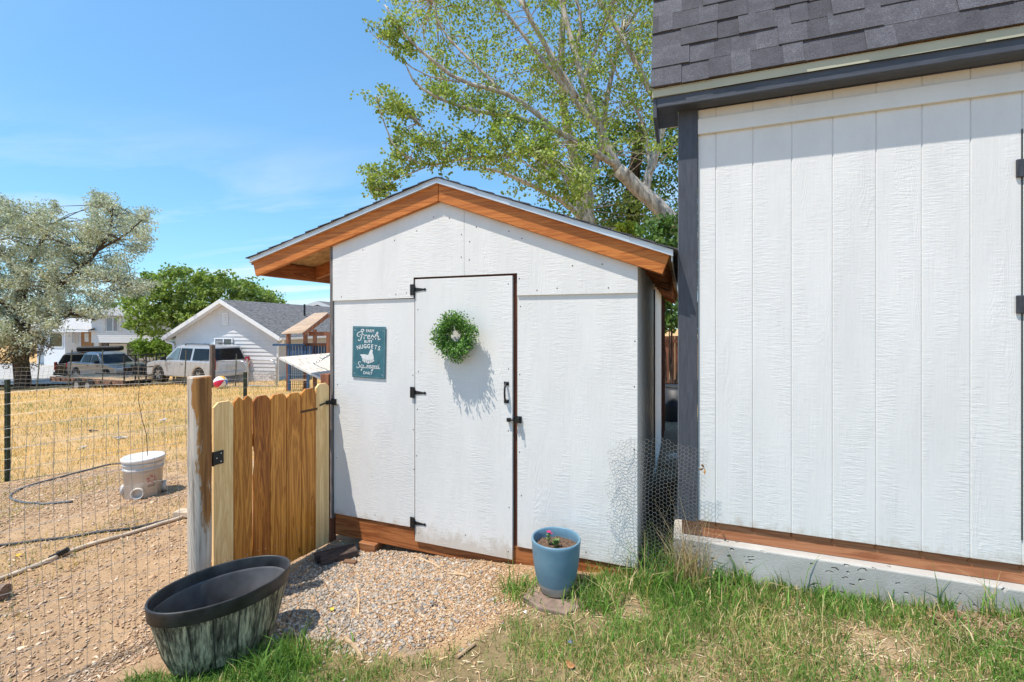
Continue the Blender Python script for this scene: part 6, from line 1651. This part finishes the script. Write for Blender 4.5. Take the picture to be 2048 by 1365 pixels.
def vehicle(name, label, cat, loc, rz, paint, L=5.15, Wd=2.0, H=1.92, hood=1.25, rear='suv', belt=1.12, gl=None, wheel=0.39, cladding=None):
    """x forward from the rear bumper, y to the left, z up"""
    v = thing(name, label, cat, loc, rz)
    hw_ = Wd / 2; wr_ = wheel; xr, xf = 1.05, L - 1.0
    zb = 0.30
    def arch(xc):
        return [(xc + (wr_ + 0.07) * math.cos(a), wr_ * 0.95 + (wr_ + 0.07) * math.sin(a)) for a in np.linspace(math.pi * 1.0, 0.0, 12)]
    def fixa(pts): return [(x, max(z_, zb)) for x, z_ in pts]
    cowl = L - hood
    bot = [(0.02, zb + 0.12)] + [(xr - wr_ - 0.12, zb)] + fixa(arch(xr)) + [(xr + wr_ + 0.12, zb)] + [(xf - wr_ - 0.12, zb)] + fixa(arch(xf)) + [(L - 0.12, zb)]
    top_ = [(L - 0.02, zb + 0.2), (L, 0.62), (L - 0.03, 0.86), (L - 0.14, belt - 0.14), (cowl + 0.3, belt - 0.01), (cowl - 0.1, belt + 0.03), (0.12, belt + 0.04), (0.0, belt - 0.12), (-0.02, 0.62)]
    MB().prism([(x, z_) for x, z_ in bot + top_], 'y', -hw_, hw_).build('body', paint, v, local=True, bevel=0.07, seg=3, smooth=False)
    # greenhouse
    rt = H; a0, a1 = (0.10, 0.42) if rear == 'suv' else (1.3, 1.62)
    c0, c1 = cowl - 0.05, cowl - 0.95
    tb, tt = hw_ - 0.05, hw_ - 0.24
    zB = belt - 0.02
    def ring(z_, f): return None
    sec = [(zB, a0, c0, tb), (zB + (rt - 0.08 - zB) * 0.5, (a0 + a1 - 0.04) / 2, (c0 + c1 + 0.04) / 2, (tb + tt + 0.02) / 2), (rt - 0.08, a1 - 0.04, c1 + 0.04, tt + 0.02), (rt, a1 + 0.14, c1 - 0.22, tt - 0.16)]
    m = MB()
    for z_, xa, xb, hy in sec: m.v += [(xa, -hy, z_), (xb, -hy, z_), (xb, hy, z_), (xa, hy, z_)]
    for i in range(3):
        for k in range(4): m.f.append((i * 4 + k, i * 4 + (k + 1) % 4, (i + 1) * 4 + (k + 1) % 4, (i + 1) * 4 + k))
    m.f += [(12, 13, 14, 15), (3, 2, 1, 0)]
    m.build('cabin', paint, v, local=True, bevel=0.05, seg=3)
    z0, z1 = zB + 0.08, rt - 0.16
    def fx_(z_, lo, hi): return lo + (hi - lo) * (z_ - zB) / (rt - 0.08 - zB)
    def hy(z_): return tb + (tt + 0.02 - tb) * (z_ - zB) / (rt - 0.08 - zB) + 0.012
    ra = (lambda z_: fx_(z_, a0, a1 - 0.04)); fa = (lambda z_: fx_(z_, c0, c1 + 0.04))
    cols_ = [(0.22, 0.40), (0.44, 0.66), (0.69, 0.93)] if rear == 'suv' else [(0.10, 0.46), (0.52, 0.90)]
    for s_ in (-1, 1):
        for j, (p0, p1) in enumerate(cols_):
            if j == 0 and rear == 'suv': p0, p1 = 0.06, 0.39
            q = []
            for z_, pp in ((z0, p0), (z0, p1), (z1, p1), (z1, p0)):
                lo, hi = ra(z_), fa(z_)
                if j == len(cols_) - 1: x = lo + (hi - lo) * pp
                else: x = (ra(z0) + (fa(z0) - ra(z0)) * pp) if not (j == 0 and pp == p0) else lo + (hi - lo) * pp
                q.append(Vector((x, s_ * hy(z_), z_)))
            if j == len(cols_) - 1:
                q[0].x = ra(z0) + (fa(z0) - ra(z0)) * p0; q[3].x = q[0].x
            n_ = [p + Vector((0, s_ * 0.012, 0)) for p in q]
            m = MB().add(q + n_, [(4, 5, 6, 7) if s_ < 0 else (7, 6, 5, 4), (0, 1, 5, 4), (1, 2, 6, 5), (2, 3, 7, 6), (3, 0, 4, 7)])
            m.build('side_window', M_CARGLASSL if (gl and j == len(cols_) - 1) else M_CARGLASS, v, local=True)
        hm = MB().box(L * 0.62, L * 0.66, s_ * (hw_ + 0.005) - .012, s_ * (hw_ + 0.005) + .012, belt - 0.16, belt - 0.12); hm.box(L * 0.42, L * 0.46, s_ * (hw_ + 0.005) - .012, s_ * (hw_ + 0.005) + .012, belt - 0.16, belt - 0.12)
        hm.build('door_handles', M_BLACKP if gl is None else M_RIM, v, local=True)
        mr = MB().box(cowl - 0.42, cowl - 0.28, min(s_ * (hw_ - .02), s_ * (hw_ + .22)), max(s_ * (hw_ - .02), s_ * (hw_ + .22)), belt + 0.02, belt + 0.2)
        mr.build('mirror', M_BLACKP, v, local=True, bevel=0.02)
        for xc in (xr, xf):
            w = MB(); yc = s_ * (hw_ - 0.13)
            prof = [(wr_ * 0.62, -0.12), (wr_ * 0.96, -0.12), (wr_, -0.09), (wr_, 0.09), (wr_ * 0.96, 0.12), (wr_ * 0.62, 0.12)]
            n = 24
            for rr__, yy_ in prof: w.v += [(xc + rr__ * math.cos(a), yc + yy_, wr_ + rr__ * math.sin(a)) for a in np.linspace(0, 2 * math.pi, n, endpoint=False)]
            for i in range(len(prof) - 1):
                for k in range(n): w.f.append((i * n + k, i * n + (k + 1) % n, (i + 1) * n + (k + 1) % n, (i + 1) * n + k))
            w = w.build('wheel', M_TYRE, v, local=True, smooth=False)
            rm_ = MB()
            for k in range(6):
                a = k * math.pi / 3; c_ = Vector((xc, yc + s_ * 0.105, wr_)); d_ = Vector((math.cos(a), 0, math.sin(a)))
                rm_.bar(c_, c_ + d_ * wr_ * 0.62, 0.09, 0.03, (0, 1, 0))
            rm_.tube([(xc, yc - 0.06, wr_), (xc, yc + s_ * 0.08, wr_)], wr_ * 0.63, 20)
            rm_.build('rim', M_RIM, w, local=True)
            am = MB(); am.tube([(xc, s_ * (hw_ - 0.30), wr_ * 0.95), (xc, s_ * (hw_ - 0.27), wr_ * 0.95)], wr_ + 0.1, 24); am.build('wheel_well', M_BLACKP, v, local=True)
        tl_ = MB().box(-0.035 if rear == 'suv' else -.03, 0.10, min(s_ * (hw_ - .17), s_ * (hw_ + .012)), max(s_ * (hw_ - .17), s_ * (hw_ + .012)), 0.76, belt + (0.16 if rear == 'suv' else -0.05)); tl_.build('tail_lamp', M_REDL, v, local=True, bevel=0.02)
        hl = MB().box(L - 0.20, L + 0.01, min(s_ * (hw_ - .42), s_ * (hw_ + .004)), max(s_ * (hw_ - .42), s_ * (hw_ + .004)), 0.70, 0.90); hl.build('headlight', M_LAMP, v, local=True, bevel=0.03)
        if rear == 'suv':
            rl = MB().tube([(a1 + 0.3, s_ * (tt - 0.12), rt - 0.01), (a1 + 0.35, s_ * (tt - 0.12), rt + 0.06), (c1 - 0.5, s_ * (tt - 0.12), rt + 0.06), (c1 - 0.4, s_ * (tt - 0.12), rt - 0.01)], 0.022, 6); rl.build('roof_rail', M_BLACKP, v, local=True)
    # front and rear glass
    for lo, hi, out, nm_, f0, f1 in ((ra, None, -1, 'rear_window', z0, z1), (fa, None, 1, 'windscreen', z0 - 0.03, z1 + 0.02)):
        e = 0.14
        q = [Vector((lo(f0) + out * 0.014, -(hy(f0) - e), f0)), Vector((lo(f0) + out * 0.014, hy(f0) - e, f0)), Vector((lo(f1) + out * 0.014, hy(f1) - e, f1)), Vector((lo(f1) + out * 0.014, -(hy(f1) - e), f1))]
        n_ = [p + Vector((out * 0.014, 0, 0)) for p in q]
        MB().add(q + n_, [(4, 5, 6, 7) if out > 0 else (7, 6, 5, 4), (0, 1, 5, 4), (1, 2, 6, 5), (2, 3, 7, 6), (3, 0, 4, 7)]).build(nm_, M_CARGLASS, v, local=True)
    MB().box(-0.10, 0.12, -hw_ + 0.05, hw_ - 0.05, 0.38, 0.62).build('rear_bumper', cladding or paint, v, local=True, bevel=0.05, seg=2)
    MB().box(L - 0.12, L + 0.07, -hw_ + 0.05, hw_ - 0.05, 0.32, 0.58).build('front_bumper', cladding or paint, v, local=True, bevel=0.05, seg=2)
    MB().box(L - 0.03, L + 0.03, -hw_ + 0.45, hw_ - 0.45, 0.64, 0.92).build('grille', M_BLACKP, v, local=True, bevel=0.02)
    MB().box(-0.045, -0.02, -0.26, 0.26, 0.70, 0.86).build('number_plate', plain('plate', (0.5, 0.5, 0.48), 0.5), v, local=True)
    return v
def park(u, v_, t): 
    p = at(u, v_, t); p.z = gz(p.x, p.y); return p
# silver suv: rear-left corner in the picture at about (432, 768)
cg = park(425, 768, 22.3)
fwd = math.atan2(0.0, 1.0)
def heading(cam_right, cam_fwd):
    x = cam_right * CT - cam_fwd * ST; y = cam_right * ST + cam_fwd * CT
    return math.atan2(y, x)
hs = heading(-0.93, 0.367)
su = Vector((math.cos(hs), math.sin(hs), 0)); sl_ = Vector((-math.sin(hs), math.cos(hs), 0))
suv_p = cg - sl_ * 1.0
vehicle('silver_suv', 'silver sport utility vehicle parked in front of the gabled garage', 'car', (suv_p.x, suv_p.y, cg.z - 0.02), hs, paint_mat('silver_car_paint', (0.44, 0.46, 0.50)), gl=True, cladding=plain('grey_bumper', (0.42, 0.44, 0.47), 0.4, metal=.2))
# silver pickup-like car whose nose points right, and the black suv behind it
p = park(262, 742, 29.5); h2_ = heading(0.93, -0.36); d2 = Vector((math.cos(h2_), math.sin(h2_), 0))
q = p - d2 * 5.0
vehicle('grey_pickup', 'grey pickup truck with its nose pointing right behind the flatbed trailer', 'truck', (q.x, q.y, p.z), h2_, paint_mat('grey_car_paint', (0.22, 0.23, 0.26)), L=5.3, H=1.85, hood=1.4, rear='pickup', belt=1.15)
p = park(120, 745, 31.0); h3 = heading(0.86, 0.5); d3 = Vector((math.cos(h3), math.sin(h3), 0))
bs = vehicle('black_suv', 'black sport utility vehicle with roof box left of the grey pickup', 'car', (p.x, p.y, p.z), h3, paint_mat('black_car_paint', (0.012, 0.012, 0.014), 0.1), H=1.85)
rb = MB().box(0.9, 3.3, -0.45, 0.45, 0, 0.34); rbx = rb.build('roof_box', M_BLACKP, None, bevel=0.12, seg=3)
rbx.location = (p.x, p.y, p.z + 1.90); rbx.rotation_euler = (0, 0, h3); props(rbx, 'flat black cargo box on the roof of the black vehicle', 'roof box')

# flatbed trailer
p = park(145, 752, 25.5); q = park(300, 764, 23.5)
ht = math.atan2(q.y - p.y, q.x - p.x); TL = (q.xy - p.xy).length
tr = thing('flatbed_trailer', 'low flatbed trailer with double wheels and wooden deck', 'trailer', p, ht)
M_TRST = plain('black_trailer_steel', (0.025, 0.024, 0.025), 0.6, 0.3, 12); M_TRW = wood('trailer_deck_wood', (0.30, 0.19, 0.10), (0.52, 0.36, 0.20), 'x')
for k in range(8): MB().box(0.2, TL - 0.4, -1.0 + k * 0.245, -1.0 + k * 0.245 + 0.235, 0.62, 0.66).build('deck_plank', M_TRW, tr, local=True)
for s_ in (-1.04, 1.0): MB().box(0.1, TL - 0.35, s_, s_ + 0.05, 0.46, 0.70).build('side_rail', plain('rusty_rail', (0.20, 0.11, 0.075), 0.8, 0.4, 8), tr, local=True)
for k in range(7): MB().box(0.2 + k * (TL - 0.6) / 7, 0.26 + k * (TL - 0.6) / 7, -1.085, -1.0405, 0.5, 0.62).build('stake_pocket', M_TRST, tr, local=True)
for s_ in (-1.12, 1.12):
    for xc in (TL * 0.42, TL * 0.42 + 0.86):
        w = MB(); prof = [(0.2, -0.1), (0.33, -0.1), (0.35, -0.07), (0.35, 0.07), (0.33, 0.1), (0.2, 0.1)]; n = 22
        for rr__, yy_ in prof: w.v += [(xc + rr__ * math.cos(a), s_ + yy_, 0.35 + rr__ * math.sin(a)) for a in np.linspace(0, 2 * math.pi, n, endpoint=False)]
        for i in range(5):
            for k in range(n): w.f.append((i * n + k, i * n + (k + 1) % n, (i + 1) * n + (k + 1) % n, (i + 1) * n + k))
        w = w.build('wheel', M_TYRE, tr, local=True)
        MB().tube([(xc, s_ - 0.08, 0.35), (xc, s_ + 0.06, 0.35)], 0.2, 16).build('rim', plain('grey_trailer_rim', (0.25, 0.25, 0.25), 0.5), w, local=True)
m = MB()
for x in (TL - 0.36, ): 
    for s_ in (-1.0, -0.5, 0, 0.5, 0.98): m.box(x, x + 0.05, s_, s_ + 0.05, 0.5, 1.95)
    for z_ in (0.6, 1.25, 1.9): m.box(x + 0.002, x + 0.048, -1.0, 1.03, z_, z_ + 0.05)
m.build('ramp_frame', M_TRST, tr, local=True)
MB().box(-1.4, 0.1, -0.05, 0.05, 0.46, 0.56).build('tongue', M_TRST, tr, local=True)
# wheeled bins by the garage
for u, c, lab, t in ((283, (0.03, 0.03, 0.032), 'black wheeled refuse bin left of the silver vehicle', 26.0), (312, (0.02, 0.09, 0.06), 'green wheeled refuse bin behind the bonnet of the silver vehicle', 28.5)):
    p = park(u, 770, t); b = thing('wheeled_bin', lab, 'bin', p, R(20))
    mm_ = plain('bin_plastic_%d' % u, c, 0.55)
    m = MB().add([(-.24, -.28, .06), (.24, -.28, .06), (.24, .28, .06), (-.24, .28, .06), (-.3, -.36, 1.0), (.3, -.36, 1.0), (.3, .36, 1.0), (-.3, .36, 1.0)], [(0, 3, 2, 1), (4, 5, 6, 7), (0, 1, 5, 4), (1, 2, 6, 5), (2, 3, 7, 6), (3, 0, 4, 7)])
    m.build('tub', mm_, b, local=True, bevel=0.03); MB().box(-.33, .33, -.40, .40, 1.005, 1.09).build('lid', mm_, b, local=True, bevel=0.03)
    for s_ in (-1, 1): MB().tube([(s_ * .27, .25, .12), (s_ * .33, .25, .12)], 0.12, 14).build('wheel', M_TYRE, b, local=True)

# ------------------------------------------------------------------ far fence line, chain-link gates, ball
M_GSTEEL = plain('grey_green_post', (0.10, 0.105, 0.08), 0.7, 0.3, 10)
fnodes = []
for i, (u, vt, t, le) in enumerate([(-120, 705, 23.5, .1), (72, 702, 23, .22), (135, 700, 22.6, .22), (204, 700, 22.2, .02), (277, 705, 21.8, -.03), (368, 700, 21.0, .08), (470, 708, 20.0, .05)]):
    p = park(u, 770, t); fnodes.append((p.x, p.y)); top_z = at(u, vt, t).z
    lab = ['steel post of the far field fence outside the left edge', 'leaning steel post of the far fence under the silvery tree', 'leaning grey steel post before the black vehicle', 'upright steel post before the flatbed trailer', 'steel post before the refuse bins', 'thin steel post before the silver vehicle door', 'thin steel post before the back window of the silver vehicle'][i]
    if u > -100: tpost(p.x, p.y, p.z, top_z, lab, (le * 1.6, 0), mat=M_GSTEEL, nubs=False)
wire_panel(fnodes, lambda x, y: gz(x, y) + 0.05, lambda x, y: gz(x, y) + 1.25, 0.32, 0.2, 0.0042, 'far_field_fence', 'slack leaning wire fence in front of the trailer and cars', 0.05, 0.30)
p = park(425, 772, 20.3)
m = MB().box(p.x - 0.085, p.x + 0.085, p.y - 0.085, p.y + 0.085, p.z - 0.3, at(425, 690, 20.3).z)
props(m.build('timber_post', plain('grey_brown_timber_post', (0.13, 0.10, 0.085), 0.9, 0.25, 4, (6, 6, 1)), None, bevel=0.02), 'grey-brown timber fence post in front of the silver vehicle', 'post')
def chain_gate(u0, u1, t, label):
    a, b = park(u0, 774, t), park(u1, 774, t - 0.3); z0, h_ = a.z + 0.08, 1.12
    rt_ = thing('chain_link_gate', label, 'gate', a)
    d_ = (b - a); d_.z = 0; W_ = d_.length; d_.normalize()
    P_ = lambda s_, z_: Vector((a.x, a.y, z0)) + d_ * s_ + Vector((0, 0, z_))
    rr3 = 0.28
    pts = [P_(0, 0), P_(0, h_ - rr3)] + [P_(rr3 - rr3 * math.cos(k), h_ - rr3 + rr3 * math.sin(k)) for k in np.linspace(0.2, 1.57, 6)] + [P_(W_ - rr3 + rr3 * math.sin(k), h_ - rr3 + rr3 * math.cos(k)) for k in np.linspace(0, 1.57, 6)] + [P_(W_, 0), P_(0, 0)]
    MB().tube(pts, 0.024, 8, False).build('frame', M_STEEL, rt_, smooth=True)
    m = MB(); s_ = -h_
    while s_ < W_:
        for sg in (1, -1):
            q = []
            for z_ in (0, h_):
                ss = s_ + (z_ if sg > 0 else h_ - z_); q.append((ss, z_))
            (sa, za), (sb, zb_) = q
            lo, hi = max(0, min(sa, sb)), min(W_, max(sa, sb))
            if hi - lo < 0.02: continue
            f = lambda ss: za + (ss - sa) / (sb - sa) * (zb_ - za)
            m.tube([P_(lo, f(lo)), P_(hi, f(hi))], 0.0038, 3, False)
        s_ += 0.085
    m.build('mesh', M_STEEL, rt_)
    MB().tube([P_(W_ + 0.06, -0.3), P_(W_ + 0.06, h_ + 0.12)], 0.03, 8).build('hinge_post', M_STEEL, rt_)
chain_gate(434, 492, 20.2, 'chain-link gate with rounded top behind the beach ball'); chain_gate(496, 552, 19.8, 'second chain-link gate nearer the play fort, right of the first')
bp = park(441, 778, 19.6)
ball = thing('beach_ball', 'beach ball with red, yellow, white and blue panels on the dry grass', 'ball', bp)
cols_b = [(0.05, 0.18, 0.55), (0.75, 0.75, 0.75), (0.80, 0.42, 0.04), (0.75, 0.75, 0.75), (0.65, 0.02, 0.09), (0.75, 0.75, 0.75)]
axd = Matrix.Rotation(R(65), 3, 'Y') @ Matrix.Rotation(R(20), 3, 'Z')
for k in range(6):
    m = MB(); nn_ = 6; Rb = 0.27
    for i in range(9):
        for j in range(nn_):
            ph = math.pi * i / 8; th_ = 2 * math.pi * (k + j / (nn_ - 1)) / 6
            m.v.append(tuple(Vector((0, 0, Rb)) + axd @ (Vector((math.sin(ph) * math.cos(th_), math.sin(ph) * math.sin(th_), math.cos(ph))) * Rb)))
    for i in range(8):
        for j in range(nn_ - 1): m.f.append((i * nn_ + j, i * nn_ + j + 1, (i + 1) * nn_ + j + 1, (i + 1) * nn_ + j))
    m.build('panel', plain('ball_%d' % (k if k % 2 == 0 else 1), cols_b[k], 0.35, 0.02), ball, local=True, smooth=True)

# ------------------------------------------------------------------ play fort beside the garage
PT = 17.0
pf = at(600, 775, PT); pf.z = gz(pf.x, pf.y)
fort = thing('play_fort', 'wooden play fort with tan roof and blue railing beside the garage', 'playset', pf, YAW)
k17 = PT / 913
def px_(u): return (u - 600) * k17
def pz_(v): return CAM_Z - (v - 650) * k17 - pf.z
M_FORT = wood('red_brown_fort_wood', (0.15, 0.06, 0.035), (0.30, 0.13, 0.075), 'z'); M_FROOF = wood('tan_fort_roof', (0.36, 0.25, 0.17), (0.52, 0.38, 0.27), 'x', 1.2); M_BLUE = plain('blue_fort_paint', (0.035, 0.09, 0.19), 0.6, 0.2, 8)
for u in (577, 611, 657): MB().box(px_(u) - .06, px_(u) + .06, -.06, .06, -0.3, pz_(664)).build('post', M_FORT, fort, local=True)
for u in (595, 650): MB().box(px_(u) - .06, px_(u) + .06, 1.44, 1.56, -0.3, pz_(660)).build('post', M_FORT, fort, local=True)
e0, e1 = Vector((px_(569), -0.25, pz_(668))), Vector((px_(610), -0.25, pz_(667)))
r0, r1 = Vector((px_(602), 1.1, pz_(627))), Vector((px_(655), 0.0, pz_(627)))
n_p = 6
for k in range(n_p):
    f0, f1 = k / n_p, (k + 1) / n_p - 0.012
    q = [e0.lerp(r0, f0), e1.lerp(r1, f0), e1.lerp(r1, f1), e0.lerp(r0, f1)]
    MB().add(q + [p + Vector((0.02, 0.03, 0.045)) for p in q], [(0, 3, 2, 1), (4, 5, 6, 7), (0, 1, 5, 4), (1, 2, 6, 5), (2, 3, 7, 6), (3, 0, 4, 7)]).build('roof_board', M_FROOF, fort, local=True)
m = MB(); m.bar(e1 + Vector((.05, 0, -.06)), r1 + Vector((.05, 0, -.06)), 0.05, 0.12); m.build('rafter', M_FORT, fort, local=True)
m = MB(); m.bar(r1 + Vector((.05, 0, -.06)), r1 + Vector((.85, 0, -.8)), 0.05, 0.12); m.build('rafter', M_FORT, fort, local=True)
MB().box(px_(618), px_(657), -0.03, 0.03, pz_(672), pz_(664)).build('tie_beam', M_FORT, fort, local=True)
MB().box(px_(549), px_(612), -0.14, -0.065, pz_(692), pz_(688)).build('hand_rail', M_BLUE, fort, local=True)
for k in range(9): MB().box(px_(577) + k * 0.105, px_(577) + k * 0.105 + 0.075, -0.10, -0.066, pz_(717), pz_(692.2)).build('baluster', M_BLUE, fort, local=True)
for k in range(7): MB().box(px_(616) + k * 0.105, px_(616) + k * 0.105 + 0.075, 0.2, 0.235, pz_(717), pz_(690)).build('baluster', M_BLUE, fort, local=True)
MB().box(px_(612), px_(660), 0.1, 0.18, pz_(693), pz_(687)).build('hand_rail', M_FORT, fort, local=True)
MB().box(px_(572), px_(660), -0.05, 1.5, pz_(722), pz_(717.5)).build('deck', M_FORT, fort, local=True)
for u in (583, 620): MB().box(px_(u) - .04, px_(u) + .04, -.20, -.12, -0.2, pz_(722)).build('ladder_post', M_BLUE, fort, local=True)
MB().box(px_(585), px_(618), -0.2, 0.25, pz_(761), pz_(758)).build('step', M_FROOF, fort, local=True)
m = MB()
for k in range(10): m.box(px_(584) + k * 0.07, px_(584) + k * 0.07 + .01, -.11, -.10, 0.0, pz_(723))
for k in range(9): m.box(px_(584), px_(619), -.112, -.102, 0.05 + k * .1, 0.06 + k * .1)
m.build('climbing_net', M_IRON, fort, local=True)
# driveway at the far left
m = MB(); dv = [park(u, v, t) for u, v, t in ((-150, 745, 27), (150, 742, 27.5), (290, 738, 30), (200, 735, 40), (60, 735, 44), (-200, 735, 42))]
m.v = [(p.x, p.y, gz(p.x, p.y) + 0.09) for p in dv]; m.f = [tuple(range(6))]
props(m.build('driveway', plain('pale_concrete_drive', (0.40, 0.38, 0.36), 0.9, 0.15, 1.5), None), kind='structure')

# ------------------------------------------------------------------ behind the gap between the sheds
fb = at(1350, 700, 12.5)
bf = thing('back_fence', 'red-brown board fence seen through the gap between the sheds', 'fence', (fb.x, fb.y, gz(fb.x, fb.y)))
zt2 = at(1350, 672, 12.5).z
for k in range(-5, 9):
    x = fb.x + k * 0.145
    MB().box(x, x + 0.138, fb.y, fb.y + 0.02, gz(fb.x, fb.y) - .3, zt2 - random.uniform(0, .015)).build('board', M_FORT, bf)
for z_ in (zt2 - 0.13, at(1350, 762, 12.5).z): MB().box(fb.x - 0.8, fb.x + 1.3, fb.y - 0.045, fb.y - 0.001, z_ - 0.06, z_ + 0.03).build('rail', M_FORT, bf)
cb2 = at(1352, 850, 8.6); cz2 = gz(cb2.x, cb2.y)
cn_ = thing('storage_drum', 'dark blue-grey plastic drum standing deep in the shed gap', 'drum', (cb2.x, cb2.y, cz2))
zt3 = at(1352, 772, 8.6).z
MB().lathe([(0.0, 0), (0.25, 0), (0.27, 0.04), (0.29, 0.3), (0.29, 0.33), (0.275, 0.35), (0.29, 0.6), (0.28, zt3 - cz2 - 0.05), (0.25, zt3 - cz2), (0, zt3 - cz2)], 28, (cb2.x, cb2.y, cz2)).build('barrel', plain('dark_drum_plastic', (0.03, 0.035, 0.045), 0.5), cn_, smooth=True)
MB().lathe([(0.255, 0), (0.262, 0.01), (0.262, 0.03), (0.255, 0.04)], 28, (cb2.x, cb2.y, zt3 - 0.03)).build('rim_band', M_BLACKP, cn_)
m = MB(); pv2 = at(1350, 920, 5.2); m.lathe([(0.0, 0), (0.08, 0), (0.10, 0.03), (0.11, 0.2), (0.105, 0.22), (0, 0.215)], 18, (pv2.x + 0.02, pv2.y, at(1350, 950, 5.2).z))
props(m.build('pale_stone', plain('pale_round_stone', (0.40, 0.37, 0.33), 0.8, 0.2), None, smooth=True), 'pale rounded lump lying in the dark shed gap', 'stone')
